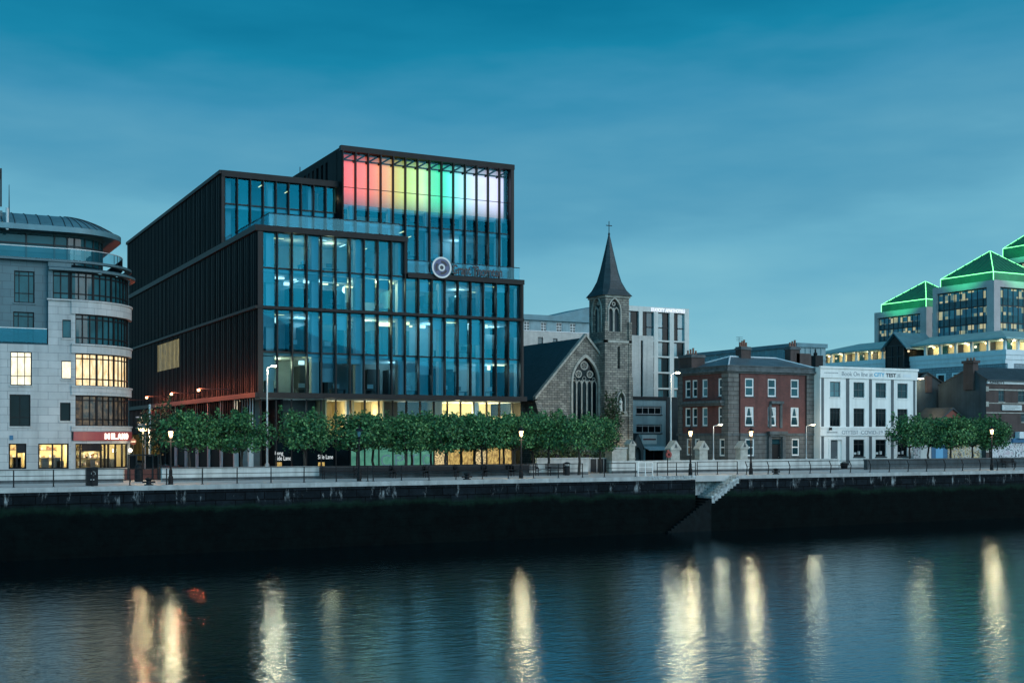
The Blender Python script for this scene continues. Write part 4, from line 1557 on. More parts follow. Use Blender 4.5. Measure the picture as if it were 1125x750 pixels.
# colonnade along the lane
m = MB()
m.use('bronze_side').box(GX0 + 2.4, GX0 + 2.6, GR + 0.1, 172, 0, Z1 - 0.2)
m.box(GX0 - 0.05, GX0 + 2.5, GR + 0.2, 172, Z1 - 0.24, Z1 - 0.02)
m.build('lane_soffit', None, ob)
m = MB()
m.fpanel(Face('left', GX0 + 0.1), YS(177, GX0 + 0.1), 171.8, 0.0, 0.2, 3.5)
m.build('lit_window', 'lit_slot', ob)
for k in range(9):
    y = GR + 2.5 + k * 5.2
    MB().box(GX0 + 0.12, GX0 + 0.55, y, y + 0.42, -0.1, Z1 - 0.25).build('column', 'interior_column', ob)
MB().fpanel(Face('left', GX0 + 0.1), 145, 171.8, 0.0, 3.62, Z1 - 0.3).build('lane_red_glow', 'rust_red', ob)  # red colour paints in the lamp glow on this stretch of wall
m = MB()
y = GR + 0.6
while y < 171:
    m.box(GX0 + 0.02, GX0 + 0.14, y, y + 0.1, 0.0 if y > 145 else 3.4, Z1 - 0.25)
    if y > 145:
        m.box(GX0 - 0.02, GX0 + 0.02, y, y + 0.16, 0.0, 3.6)
    y += 0.9
m.build('lane_fin', 'bronze_side', ob)
for y in (116, 126, 137):
    point_light('lane_or_wash_light', (GX0 + 1.4, y, 5.6), 70, (1.0, 0.72, 0.42), 0.15, ob)
for y in (117, 129, 142, 156):  # red wash lights added to tint the side wall; brackets and lanterns invented
    MB().box(GX0 - 3.2, GX0 - 0.27, y - 0.05, y + 0.05, Z1 + 0.75, Z1 + 0.83).build('added_bracket', 'dark_metal', ob)
    MB().lathe((GX0 - 3.2, y, Z1 + 0.52), [(0.1, 0), (0.16, 0.1), (0.12, 0.22)], 8).build('added_lantern', 'lamp_warm', ob)
    point_light('lane_or_wash_light', (GX0 - 3.2, y - 0.3, Z1 + 0.9), 430, (1.0, 0.20, 0.09), 0.2, ob)

# ================================================================== CHURCH
from mathutils.geometry import tessellate_polygon
CHY = 118.0
FCH = Face('front', CHY)


def sheet(mb, F, outer, inners, w=0.0, th=0.4):
    loops = [outer] + list(inners)
    tri = tessellate_polygon([[Vector((u, z, 0)) for u, z in L] for L in loops])
    flat_ = [p for L in loops for p in L]
    mb.add([F.p(u, w, z) for u, z in flat_], [tuple(t) for t in tri])
    for L in inners:
        n = len(L)
        for i in range(n):
            a, b = L[i], L[(i + 1) % n]
            mb.quad(F.p(a[0], w, a[1]), F.p(b[0], w, b[1]), F.p(b[0], w - th, b[1]), F.p(a[0], w - th, a[1]))
    return mb


def pointed(u0, u1, z0, zs, n=8, k=1.0):
    w = (u1 - u0) * k
    pts = [(u0, z0), (u1, z0)]
    c = u1 - w
    am = math.acos(max(-1, min(1, ((u0 + u1) / 2 - c) / w)))
    for i in range(n + 1):
        a = am * i / n
        pts.append((c + w * math.cos(a), zs + w * math.sin(a)))
    c = u0 + w
    for i in range(n - 1, -1, -1):
        a = am * i / n
        pts.append((c - w * math.cos(a), zs + w * math.sin(a)))
    return pts


def arch_mould(mb, F, u0, u1, z0, zs, t, w0, w1, k=1.0):
    """a strip following a pointed opening"""
    a = pointed(u0, u1, z0, zs, 8, k)[1:] + [(u0, z0)]
    b = pointed(u0 - t, u1 + t, z0, zs, 8, 1.0 * k)[1:] + [(u0 - t, z0)]
    for i in range(len(a) - 1):
        P = [F.p(*a_[:1], w, a_[1]) for w in (w0, w1) for a_ in (a[i], a[i + 1], b[i + 1], b[i])]
        mb.hexa(P)
    return mb


cx0 = XF(590, CHY)
cxa = XF(643.5, CHY)
cza = ZF(643.5, 371, CHY)
cze = ZF(590, 437, CHY)
TY = 116.8
TX0, TX1 = XF(665, TY), XF(693, TY)
cx1 = TX1 - 0.25                      # the tower takes the place of the gable's right end
cz1 = cza + (cze - cza) * (cx1 - cxa) / (cxa - cx0)
ch = thing('church', (cxa, CHY, 0), 'grey stone gothic church with slate roof, belfry tower and pointed spire', 'church')
wu0, wu1 = XF(629, CHY), XF(657, CHY)
wz0, wzs = 3.2, ZF(643, 421, CHY)
m = MB()
m.use('church_stone')
outer = [(cx0, -0.2), (cx1, -0.2), (cx1, cz1), (cxa, cza), (cx0, cze)]
sheet(m, FCH, outer, [pointed(wu0, wu1, wz0, wzs, 10, 1.02)], 0, 0.55)
m.wall(Face('left', cx0), CHY, 158, -0.2, cze)
m.wall(Face('right', cx1), CHY, 158, -0.2, cz1)
m.build('wall', None, ch)
m = MB()
# gable coping in short stones
k = 18
for s in (-1, 1):
    for i in range(k):
        t0_, t1_ = i / k, (i + 0.93) / k
        ua, ub = cxa + s * (cxa - cx0 + 0.25) * (1 - t0_), cxa + s * (cxa - cx0 + 0.25) * (1 - t1_)
        za, zb_ = cze - 0.2 + (cza - cze + 0.35) * t0_, cze - 0.2 + (cza - cze + 0.35) * t1_
        if s == 1 and ub > TX0 - 0.05:
            continue
        P = []
        for w in (-0.5, 0.14):
            P += [FCH.p(ua, w, za), FCH.p(ub, w, zb_), FCH.p(ub, w, zb_ + 0.34), FCH.p(ua, w, za + 0.34)]
        m.hexa(P)
m.build('gable_coping', 'tracery_stone', ch)
for u, zt_ in ((cx0 + 0.1, cze - 0.3), (wu0 - 1.15, 6.3)):
    m = MB()
    m.fbox(FCH, u - 0.35, u + 0.35, 0.002, 0.7, -0.2, zt_ - 1.2)
    P = [FCH.p(u - 0.35, 0.002, zt_ - 1.2), FCH.p(u + 0.35, 0.002, zt_ - 1.2), FCH.p(u + 0.35, 0.7, zt_ - 1.2), FCH.p(u - 0.35, 0.7, zt_ - 1.2),
         FCH.p(u - 0.35, 0.002, zt_), FCH.p(u + 0.35, 0.002, zt_), FCH.p(u + 0.35, 0.05, zt_), FCH.p(u - 0.35, 0.05, zt_)]
    m.hexa(P)
    m.build('buttress', 'church_stone', ch)
m = MB()
for ze__, xe_ in ((cze, cx0 - 0.35), (cz1, cx1 + 0.35)):
    m.hexa([(xe_, CHY + 0.3, ze__ - 0.35), (cxa, CHY + 0.3, cza - 0.12), (cxa, 158, cza - 0.12), (xe_, 158, ze__ - 0.35),
            (xe_, CHY + 0.3, ze__ - 0.2), (cxa, CHY + 0.3, cza + 0.06), (cxa, 158, cza + 0.06), (xe_, 158, ze__ - 0.2)])
m.build('roof', 'slate_roof', ch)
# west window: five lights, wheels above
m = MB()
arch_mould(m, FCH, wu0, wu1, wz0, wzs, 0.22, -0.05, 0.14, 1.02)
W_ = wu1 - wu0
nl = 5
for i in range(nl + 1):
    u = wu0 + W_ * i / nl
    m.fbox(FCH, u - 0.07, u + 0.07, -0.4, -0.2, wz0, wzs + (0.1 if i in (0, nl) else 0.35))
lw_ = W_ / nl
for i in range(nl):
    arch_mould(m, FCH, wu0 + lw_ * i + 0.08, wu0 + lw_ * (i + 1) - 0.08, wzs - 0.2, wzs - 0.15, 0.07, -0.38, -0.22)
um = (wu0 + wu1) / 2
for (du, dz, r) in ((0, W_ * 0.56, 0.50), (-W_ * 0.22, W_ * 0.27, 0.42), (W_ * 0.22, W_ * 0.27, 0.42), (0, W_ * 0.12, 0.24),
                    (-W_ * 0.38, W_ * 0.1, 0.2), (W_ * 0.38, W_ * 0.1, 0.2)):
    m.add(*ring(FCH, um + du, wzs + dz + 0.15, r * 0.78, r, -0.38, -0.22, 20))
    if r > 0.3:
        for q in range(5):
            a = 90 + 72 * q
            m.add(*ring(FCH, um + du + 0.5 * r * math.cos(R(a)), wzs + dz + 0.15 + 0.5 * r * math.sin(R(a)), r * 0.24, r * 0.34, -0.36, -0.25, 10))
tw = m.build('window_tracery', 'tracery_stone', ch)
m = MB()
sheet(m, FCH, pointed(wu0, wu1, wz0, wzs, 10, 1.02), [], -0.32, 0)
m.build('pane', 'pane_black', tw)
# tower
TYB2 = YS(645.5, TX0)
FT, FTL = Face('front', TY), Face('left', TX0)
FTR, FTB = Face('right', TX1), Face('back', TYB2)
zt1, zt2 = ZF(680, 375, TY), ZF(680, 324, TY)
m = MB()
m.use('church_stone')
slit = pointed(XF(678.5, TY), XF(681.5, TY), ZF(680, 405, TY), ZF(680, 383, TY), 5)
nu0, nu1 = XF(678.5, TY), XF(686, TY)
nz0, nzs = ZF(682, 452, TY), ZF(682, 438.5, TY)
niche = pointed(nu0, nu1, nz0, nzs, 6)
sheet(m, FT, [(TX0, -0.2), (TX1, -0.2), (TX1, zt1), (TX0, zt1)], [slit, niche], 0, 0.45)
for F, a, b in ((FTL, TY, TYB2), (FTR, TY, TYB2)):
    m.wall(F, a, b, -0.2, zt1)
m.wall(FTB, TX0, TX1, -0.2, zt1)
# belfry stage, a little narrower
i_ = 0.14
FT2, FTL2 = Face('front', TY + i_), Face('left', TX0 + i_)
b0, b1 = TX0 + i_, TX1 - i_
yb0, yb1 = TY + i_, TYB2 - i_
ou0, ou1 = XF(669.3, TY), XF(682, TY)
oz0, ozs = ZF(676, 364, TY), ZF(676, 341, TY)
lu0, lu1 = YS(659.5, TX0), YS(650, TX0)
sheet(m, FT2, [(b0, zt1), (b1, zt1), (b1, zt2), (b0, zt2)], [pointed(ou0, ou1, oz0, ozs, 8)], 0, 0.4)
sheet(m, FTL2, [(yb0, zt1), (yb1, zt1), (yb1, zt2), (yb0, zt2)], [pointed(lu0, lu1, oz0, ozs, 8)], 0, 0.4)
m.wall(Face('right', b1), yb0, yb1, zt1, zt2)
m.wall(Face('back', yb1), b0, b1, zt1, zt2)
for (x, y) in ((TX1 - 0.1, TY + 0.1), (TX0 + 0.1, TY + 0.1)):
    m.box(x - 0.28, x + 0.28, y - 0.28, y + 0.28, -0.2, zt1 - 4.0)
    m.box(x - 0.2, x + 0.2, y - 0.2, y + 0.2, zt1 - 4.0, zt1 + 2.2)
m.build('tower', None, ch)
m = MB()
m.box(TX0 - 0.1, TX1 + 0.1, TY - 0.1, TYB2 + 0.1, zt1 - 0.16, zt1 + 0.1)
m.box(b0 - 0.12, b1 + 0.12, yb0 - 0.12, yb1 + 0.12, zt2 - 0.3, zt2 - 0.05)
m.box(TX0 - 0.06, TX1 + 0.06, TY - 0.06, TYB2 + 0.06, nz0 - 0.5, nz0 - 0.3)
arch_mould(m, FT2, ou0, ou1, oz0, ozs, 0.12, 0.0, 0.12)
arch_mould(m, FTL2, lu0, lu1, oz0, ozs, 0.12, 0.0, 0.12)
for F, a, b in ((FT2, ou0, ou1), (FTL2, lu0, lu1)):
    c_ = (a + b) / 2
    m.fbox(F, c_ - 0.08, c_ + 0.08, -0.3, -0.1, oz0, ozs + 0.3)
    for p, q in ((a + 0.05, c_ - 0.05), (c_ + 0.05, b - 0.05)):
        arch_mould(m, F, p + 0.05, q - 0.05, ozs - 0.3, ozs - 0.2, 0.08, -0.28, -0.12)
    m.add(*ring(F, c_, ozs + (b - a) * 0.5, 0.14, 0.24, -0.28, -0.12, 14))
m.fbox(FT, nu0 - 0.15, nu1 + 0.15, 0.0, 0.3, nz0 - 0.25, nz0)
arch_mould(m, FT, nu0, nu1, nz0, nzs, 0.1, -0.02, 0.14)
m.build('string_course', 'tracery_stone', ch)
MB().box(b0 + 0.45, b1 - 0.45, yb0 + 0.45, yb1 - 0.45, zt1 + 0.2, zt2 - 0.35).build('belfry_dark_box', 'interior_dark', ch)  # dark box stands in for the shade inside the belfry
m = MB()
m.fbox(FT, nu0 - 0.1, nu1 + 0.1, -0.6, -0.46, nz0 - 0.1, nzs + 1.2)
m.fbox(FT, XF(677.5, TY), XF(682.5, TY), -0.6, -0.46, slit[0][1] - 0.1, slit[0][1] + 2.6)
m.box(TX0 + 0.7, TX1 - 0.7, TY + 0.6, TY + 0.9, nz0 - 0.1, zt1 - 0.3)
m.build('tower_core', 'interior_dark', ch)
# spire: square eaves drawn in to an octagon
zs0 = zt2 - 0.05
zap = ZF(667, 257, TY + 2)
tcx, tcy = (TX0 + TX1) / 2, (TY + TYB2) / 2
hx, hy = (TX1 - TX0) / 2 + 0.28, (TYB2 - TY) / 2 + 0.28
vs = []
def sq(hx_, hy_, ch_, z):
    return [(tcx + sx * (hx_ if not sw else hx_ - ch_), tcy + sy * (hy_ if sw else hy_ - ch_), z)
            for sx, sy, sw in ((1, -1, 1), (1, -1, 0), (1, 1, 0), (1, 1, 1), (-1, 1, 1), (-1, 1, 0), (-1, -1, 0), (-1, -1, 1))]
Hs = zap - zs0
rings_ = [sq(hx, hy, 0.35, zs0), sq(hx * 0.80, hy * 0.80, 0.55, zs0 + Hs * 0.10), sq(hx * 0.60, hy * 0.60, 0.55, zs0 + Hs * 0.24),
          sq(hx * 0.46, hy * 0.46, 0.48, zs0 + Hs * 0.40), sq(hx * 0.24, hy * 0.24, 0.26, zs0 + Hs * 0.70), sq(0.05, 0.05, 0.02, zap)]
m = MB()
vs = [p for r_ in rings_ for p in r_]
fs = [tuple(range(8))]
for j in range(5):
    for i in range(8):
        fs.append((j * 8 + i, j * 8 + (i + 1) % 8, (j + 1) * 8 + (i + 1) % 8, (j + 1) * 8 + i))
m.add(vs, fs)
sp = m.build('spire', 'slate_roof', ch)
m = MB()
zc0, zc1 = zap - 0.1, ZF(667, 243, TY + 2)
m.tube((tcx, tcy, zc0), (tcx, tcy, zc1), 0.05, n=6)
m.tube((tcx - 0.38, tcy, zc1 - 0.5), (tcx + 0.38, tcy, zc1 - 0.5), 0.05, n=6)
m.lathe((tcx, tcy, zc0), [(0.06, -0.1), (0.14, 0.05), (0.06, 0.25)], 8)
m.build('cross', 'dark_metal', sp)
# porch beside the tower
m = MB()
FP_ = Face('front', 118.4)
pu0, pu1 = XF(694.5, 118.4), XF(707, 118.4)
pm = (pu0 + pu1) / 2
pz = ZF(700, 477, 118.4)
sheet(m, FP_, [(pu0, -0.1), (pu1, -0.1), (pu1, 1.9), (pm, pz), (pu0, 1.9)], [pointed(pm - 0.45, pm + 0.45, -0.05, 1.3, 6)], 0, 0.4)
m.hexa([(pu0 - 0.1, 118.4, 1.8), (pm, 118.4, pz), (pm, 122, pz), (pu0 - 0.1, 122, 1.8), (pu0 - 0.1, 118.35, 1.95), (pm, 118.35, pz + 0.15), (pm, 122, pz + 0.15), (pu0 - 0.1, 122, 1.95)])
m.hexa([(pu1 + 0.1, 118.4, 1.8), (pm, 118.4, pz), (pm, 122, pz), (pu1 + 0.1, 122, 1.8), (pu1 + 0.1, 118.35, 1.95), (pm, 118.35, pz + 0.15), (pm, 122, pz + 0.15), (pu1 + 0.1, 122, 1.95)])
m.box(pm - 0.6, pm + 0.6, 119, 119.1, -0.1, 2.2)
m.build('porch', 'grey_render', ch)
# statue in the niche
stt = thing('statue', ((nu0 + nu1) / 2, TY + 0.12, nz0), 'small pale robed stone statue standing in the niche of the church tower', 'statue')
m = MB()
cxs = (nu0 + nu1) / 2
m.lathe((cxs, TY + 0.1, nz0), [(0.22, 0), (0.24, 0.1), (0.19, 0.5), (0.21, 0.95), (0.23, 1.1), (0.16, 1.24), (0.07, 1.29)], 12)
m.lathe((cxs, TY + 0.08, nz0 + 1.38), [(0.03, -0.12), (0.09, -0.06), (0.11, 0.02), (0.09, 0.1), (0.03, 0.14)], 10)
m.tube((cxs - 0.2, TY + 0.08, nz0 + 1.05), (cxs - 0.02, TY - 0.14, nz0 + 0.92), 0.06, 0.05)
m.tube((cxs + 0.2, TY + 0.08, nz0 + 1.05), (cxs + 0.02, TY - 0.14, nz0 + 0.92), 0.06, 0.05)
m.build('figure', 'statue_stone', stt, True)

# ================================================================== HOTEL BEHIND THE CHURCH
HY = 179.0
FH = Face('front', HY)
ht = thing('hotel_building', (XF(724, HY), HY, 0), 'pale framed hotel block with deep window grid behind the church spire', 'building')
hx = lambda p: XF(p, HY)
hz = lambda y: ZF(724, y, HY)
cols = [(686, 689), (702, 706), (718.6, 723), (735.8, 740.5), (752.2, 757)]
rows = [(337.5, 343)] + [(373.5 + 17.4 * i, 375.2 + 17.4 * i) for i in range(8)]
m = MB()
for a, b in cols:
    m.fbox(FH, hx(a), hx(b), -0.6, 0.0, 0, hz(337.6))
for a, b in rows:
    m.fbox(FH, hx(686), hx(757) - 0.01, -0.6, -0.03, hz(b), hz(a))
m.box(hx(757) - 0.3, hx(757), HY + 0.62, HY + 22, 0, hz(338))
m.build('frame', 'hotel_cream', ht)
rr = random.Random(8)
for (c0, c1) in zip(cols, cols[1:]):
    for (r0, r1) in zip(rows, rows[1:]):
        u0, u1, z0, z1 = hx(c0[1]), hx(c1[0]), hz(r1[0]), hz(r0[1])
        m = MB()
        sp_ = u0 + (u1 - u0) * rr.choice([0.42, 0.5, 0.58])
        m.use('dark_metal').fbox(FH, sp_ - 0.07, sp_ + 0.07, -0.45, -0.36, z0, z1)
        m.fbox(FH, u0, u1, -0.45, -0.36, z1 - 0.15, z1)
        if z1 - z0 > 4:
            zm_ = z0 + (z1 - z0) * 0.45
            m.fbox(FH, u0, u1, -0.45, -0.36, zm_ - 0.1, zm_ + 0.1)
        o = m.build('window', None, ht)
        m = MB()
        pa, pb_ = ('pane_light', 'pane_black') if rr.random() < 0.6 else ('pane_teal', 'pane_black')
        if rr.random() < 0.3:
            pa, pb_ = pb_, pa
        m.use(pa).fpanel(FH, u0, sp_, -0.42, z0, z1)
        m.use(pb_).fpanel(FH, sp_, u1, -0.42, z0, z1)
        m.build('pane', None, o)
MB().box(hx(686), hx(757) - 0.31, HY + 0.61, HY + 22, 0, hz(338.4)).build('body', 'clad_teal', ht)
text(ht, 'sign_lettering', 'STAYCITY APARTHOTELS', 'hotel_glow', ((hx(715) + hx(752)) / 2, HY - 0.1, hz(340.6)), hx(752) - hx(715), 0.62, ext=0.05, bold=0.03)
m = MB()
F2 = Face('front', 176)
m.wall(F2, XF(684, 176), XF(718, 176), 0, ZF(705, 368.5, 176), [(XF(704, 176), XF(706.5, 176), 1, ZF(705, 374, 176))], 0.3)
m.wall(Face('right', XF(718, 176)), 176, HY, 0, ZF(705, 368.5, 176))
m.quad((XF(684, 176), 176, ZF(705, 368.5, 176)), (XF(718, 176), 176, ZF(705, 368.5, 176)), (XF(718, 176), HY, ZF(705, 368.5, 176)), (XF(684, 176), HY, ZF(705, 368.5, 176)))
m.build('stair_tower', 'hotel_brick', ht)
MB().fpanel(F2, XF(704, 176), XF(706.5, 176), -0.25, 1, ZF(705, 374, 176)).build('slot_window', 'pane_black', ht)
# lower wing to the left
WY2 = 172.0
F3 = Face('front', WY2)
wg = thing('rear_building', (XF(610, WY2), WY2, 0), 'low teal and buff building behind the slate church roof, left of the spire', 'building')
xw0, xw1 = XF(560, WY2), XF(660, WY2)
zw = lambda y: ZF(600, y, WY2)
m = MB()
wins = []
for p in (579, 597.5, 614.5, 629.5):
    wins.append((XF(p - 3.2, WY2), XF(p + 3.4, WY2), zw(364), zw(353.6)))
lowins = [(XF(591, WY2), XF(596.5, WY2), zw(378), zw(370.5)), (XF(607.5, WY2), XF(612.5, WY2), zw(376), zw(371.3))]
m.use('clad_teal').wall(F3, xw0, xw1, zw(364.5), zw(352.5), wins, 0.25)
m.use('hotel_brick').wall(F3, xw0, xw1, 0, zw(364.6), lowins, 0.25)
m.use('pale_metal').fbox(F3, xw0, xw1, -0.3, 0.05, zw(364.4), zw(363.4))
m.build('wall', None, wg)
m = MB()
m.use('zinc').fbox(F3, xw0 - 0.1, xw1, -14, 0.4, zw(352.3), zw(346.5))
xr = XF(593, WY2 + 6)
m.hexa([(xr, WY2 + 6, zw(347)), (xw1 + 4, WY2 + 6, zw(347)), (xw1 + 4, WY2 + 18, zw(347)), (xr, WY2 + 18, zw(347)),
        (xr, WY2 + 6, zw(345.8)), (xw1 + 4, WY2 + 6, ZF(650, 334, WY2 + 6)), (xw1 + 4, WY2 + 18, ZF(650, 334, WY2 + 6)), (xr, WY2 + 18, zw(345.8))])
m.build('roof', None, wg)
for wv in wins:
    window(wg, F3, *wv, 'white_paint', 'pane', 0.2, 0.1, (0.33, 0.6), (0.5,))
for wv in lowins:
    window(wg, F3, *wv, 'dark_metal', 'pane_teal', 0.2, 0.1, (), ())

# ================================================================== SMALL BUILDING RIGHT OF THE TOWER
SY = 123.0
FSB = Face('front', SY)
sb = thing('shop_building', (XF(712, SY), SY, 0), 'small blue grey two-storey shop between church tower and red brick house', 'shop')
sx0, sx1 = XF(691, SY), XF(731.5, SY)
szf = lambda y: ZF(712, y, SY)
strips = [(XF(699, SY), XF(727, SY), szf(455), szf(446)), (XF(699, SY), XF(727, SY), szf(475.5), szf(466))]
shopw = (XF(709, SY), XF(729, SY), -0.02, szf(492))
m = MB()
m.wall(FSB, sx0, sx1, -0.1, szf(436), strips + [shopw], 0.25)
m.wall(Face('left', sx0), SY, SY + 12, -0.1, szf(436))
m.wall(Face('right', sx1), SY, SY + 12, -0.1, szf(436))
m.quad((sx0, SY, szf(436)), (sx1, SY, szf(436)), (sx1, SY + 12, szf(436)), (sx0, SY + 12, szf(436)))
m.build('wall', 'clad_teal', sb)
MB().fbox(FSB, sx0 - 0.1, sx1 + 0.1, 0.003, 0.15, szf(439), szf(435.5)).build('parapet', 'dark_metal', sb)
for s_ in strips:
    window(sb, FSB, *s_, 'pale_metal', 'pane_black', 0.2, 0.1, (0.8,), (0.27, 0.5, 0.75), 'dark_metal')
window(sb, FSB, *shopw, 'dark_metal', 'pane_black', 0.2, 0.1, (), (0.5,))
m = MB()
m.hexa([FSB.p(shopw[0] - 0.3, 0.01, szf(491)), FSB.p(shopw[1], 0.01, szf(491)), FSB.p(shopw[1], 1.3, szf(494.5)), FSB.p(shopw[0] - 0.3, 1.3, szf(494.5)),
        FSB.p(shopw[0] - 0.3, 0.01, szf(490.2)), FSB.p(shopw[1], 0.01, szf(490.2)), FSB.p(shopw[1], 1.3, szf(493.8)), FSB.p(shopw[0] - 0.3, 1.3, szf(493.8))])
m.build('awning', 'band_white', sb)
m = MB()
m.use('sign_board').fbox(FSB, XF(705, SY), XF(721, SY), 0.01, 0.12, szf(487.5), szf(477.5))
m.use('red_paint').fbox(FSB, XF(706, SY), XF(720, SY), 0.122, 0.13, szf(483.2), szf(481.6))
m.build('sign_board', None, sb)
dw = thing('lane_wall', (XF(738, 124), 124, 0), 'dark blank end wall beside the red brick house', 'wall')
MB().box(XF(732, 124), XF(747, 124), 124, 130, -0.1, ZF(738, 437, 124)).build('wall_face', 'grey_render', dw)
m = MB()
m.box(XF(731.5, 124), XF(747.5, 124), 123.9, 130.1, ZF(738, 437, 124), ZF(738, 436, 124))
m.build('coping', 'cornice_stone', dw)

# ================================================================== RED BRICK HOUSE
RY = 106.0
RX0, RX1 = XF(800, RY), XF(901, RY)
RYB = YS(745, RX0)
FRF, FRS = Face('front', RY), Face('left', RX0)
rz = lambda y, p=850: ZF(p, y, RY)
rh = thing('brick_house', (RX0, RY, 0), 'three-storey red brick corner house with stone quoins, cornice and tall chimneys', 'house')
zs1 = rz(476.3)
zct, zcb = rz(402.5), rz(411)
rows_ = [(416, 435.7), (447, 467.7)]
fw_ = [(818.6, 828.4), (843.6, 853), (868.8, 878)]
gl_ = [(819, 829), (870, 878.4)]
H_up = [(XF(a, RY), XF(b, RY), rz(d), rz(c)) for c, d in rows_ for a, b in fw_]
H_gr = [(XF(a, RY), XF(b, RY), rz(500.5), rz(481.6)) for a, b in gl_]
door = (XF(846.5, RY), XF(858, RY), 0.0, rz(482))
sw_px = [(752.5, 758.5), (760.3, 766), (771.2, 777.2), (788.8, 795)]
sw_z = [(H_up[0][2], H_up[0][3]), (H_up[3][2], H_up[3][3])]
H_s = [(YS(b, RX0), YS(a, RX0), c, d) for c, d in sw_z for a, b in sw_px]
H_sg = [(YS(b, RX0), YS(a, RX0), H_gr[0][2], H_gr[0][3]) for a, b in ((754, 760), (763, 768.5), (790, 796))]
m = MB()
m.use('red_brick')
m.wall(FRF, RX0, RX1, zs1, zcb, H_up, 0.28)
m.wall(FRS, RY, RYB, zs1, zcb, H_s, 0.28)
m.use('rusticated')
m.wall(FRF, RX0, RX1, -0.1, zs1, H_gr + [door], 0.3)
m.wall(FRS, RY, RYB, -0.1, zs1, H_sg, 0.3)
m.use('dark_brick')
m.wall(Face('back', RYB), RX0, RX1, -0.1, zcb)
m.wall(Face('right', RX1), RY, RYB, -0.1, zcb)
m.build('wall', None, rh)
for F, a, b in ((FRF, RX0 - 0.05, XF(811.5, RY)), (FRF, XF(886, RY), RX1 + 0.02), (FRS, RY - 0.05, RY + 1.1), (FRS, RYB - 0.9, RYB)):
    n = 13
    m = MB()
    for i in range(n):
        za, zb_ = zs1 + (zcb - zs1) * i / n, zs1 + (zcb - zs1) * (i + 1) / n
        m.fbox(F, a, b, 0.002, 0.055, za + 0.012, zb_ - 0.012)
    m.build('quoin', 'rusticated', rh)
m = MB()
def around(w0, w1, z0, z1):
    m.box(RX0 - w1, RX1 + w1 * 0.3, RY - w1, RY + w0, z0, z1)
    m.box(RX0 - w1, RX0 + w0, RY + w0 + 0.001, RYB + 0.2, z0, z1)
around(0.3, 0.16, zcb, zcb + 0.18)
around(0.3, 0.42, zcb + 0.181, zcb + 0.42)
around(0.3, 0.24, zcb + 0.421, zct - 0.12)
around(0.3, 0.32, zct - 0.119, zct)
around(0.02, 0.09, zs1 - 0.22, zs1 + 0.06)
m.build('cornice', 'cornice_stone', rh)
for H in H_up + H_gr:
    window(rh, FRF, *H, 'white_paint', 'pane_teal' if H in H_up[:3] else 'pane', 0.16, 0.15, (0.5,), (), 'cornice_stone')
for i, H in enumerate(H_s):
    window(rh, FRS, *H, 'white_paint', 'pane_light' if i in (2, 6) else 'pane', 0.16, 0.16, (0.5,), (), 'cornice_stone')
for i, H in enumerate(H_sg):
    window(rh, FRS, *H, 'white_paint', 'lit_dim' if i == 0 else 'pane', 0.16, 0.16, (0.5,), (), 'cornice_stone')
# curtains drawn back in the middle row
for H in H_up[3:]:
    m = MB()
    w_ = H[1] - H[0]
    for s in (0, 1):
        a = H[0] + 0.12 if s == 0 else H[1] - 0.12
        q = a + (w_ * 0.32 if s == 0 else -w_ * 0.32)
        m.fprism(FRF, [(a, H[2] + 0.2), (a, H[3] - 0.15), (q, H[3] - 0.15)], -0.137, -0.12)
    m.build('curtain', 'sign_board', rh)
d_ = MB()
d_.fbox(FRF, door[0], door[1], -0.26, -0.2, 0.0, door[3] - 0.6)
do = d_.build('door', 'plastic_dark', rh)
MB().lathe((door[1] - 0.2, RY + 0.16, 1.0), [(0.02, -0.04), (0.05, 0), (0.02, 0.04)], 8).build('handle', 'pale_metal', do)
MB().fpanel(FRF, door[0], door[1], -0.22, door[3] - 0.55, door[3]).build('fanlight', 'pane', rh)
m = MB()
um_ = (door[0] + door[1]) / 2
m.fbox(FRF, um_ - 1.25, um_ + 1.25, 0.1, 0.55, rz(477), rz(473.5))
m.fbox(FRF, um_ - 1.05, um_ + 1.05, 0.092, 0.35, rz(479.5), rz(477) - 0.002)
for s in (-1, 1):
    m.fbox(FRF, um_ + s * 0.95 - 0.2, um_ + s * 0.95 + 0.2, 0.003, 0.28, 0, rz(479.5) - 0.003)
m.fbox(FRF, um_ - 0.85, um_ + 0.85, 0.003, 0.38, rz(443.5), rz(440.5))
for s in (-1, 1):
    m.fbox(FRF, um_ - 0.06 + s * 0.75 - 0.15, um_ - 0.06 + s * 0.75 + 0.15, 0.003, 0.12, rz(470), rz(443.6))
m.build('door_hood', 'cornice_stone', rh)
# dark bay canopy on the side
m = MB()
yc0, yc1 = YS(797, RX0), YS(752, RX0)
m.fbox(FRS, yc0, yc1, 0.003, 0.7, sw_z[0][0] - 0.75, sw_z[0][0] - 0.45)
m.fbox(FRS, yc0 + 0.1, yc1 - 0.1, 0.003, 0.45, sw_z[0][0] - 1.0, sw_z[0][0] - 0.752)
m.build('canopy', 'cornice_stone', rh)
# hipped roof
zr_ = rz(390)
A0 = (RX0 + 0.1, RY + 0.1, zct - 0.15)
B0 = (RX1, RY + 0.1, zct - 0.15)
C0 = (RX1, RYB + 0.5, zct - 0.15)
D0 = (RX0 + 0.1, RYB + 0.5, zct - 0.15)
R0 = (RX0 + 3.6, RY + 4.4, zr_)
R1_ = (RX1 - 2.6, RY + 4.4, zr_)
m = MB()
m.add([A0, B0, C0, D0, R0, R1_], [(0, 1, 5, 4), (1, 2, 5), (2, 3, 4, 5), (3, 0, 4)])
rfh = m.build('roof', 'slate_blue', rh)
m = MB()
for a, b in ((A0, R0), (D0, R0), (R0, R1_), (B0, R1_)):
    m.tube(Vector(a) + Vector((0, 0, 0.03)), Vector(b) + Vector((0, 0, 0.03)), 0.09, n=6)
m.build('ridge_tile', 'band_white', rfh)


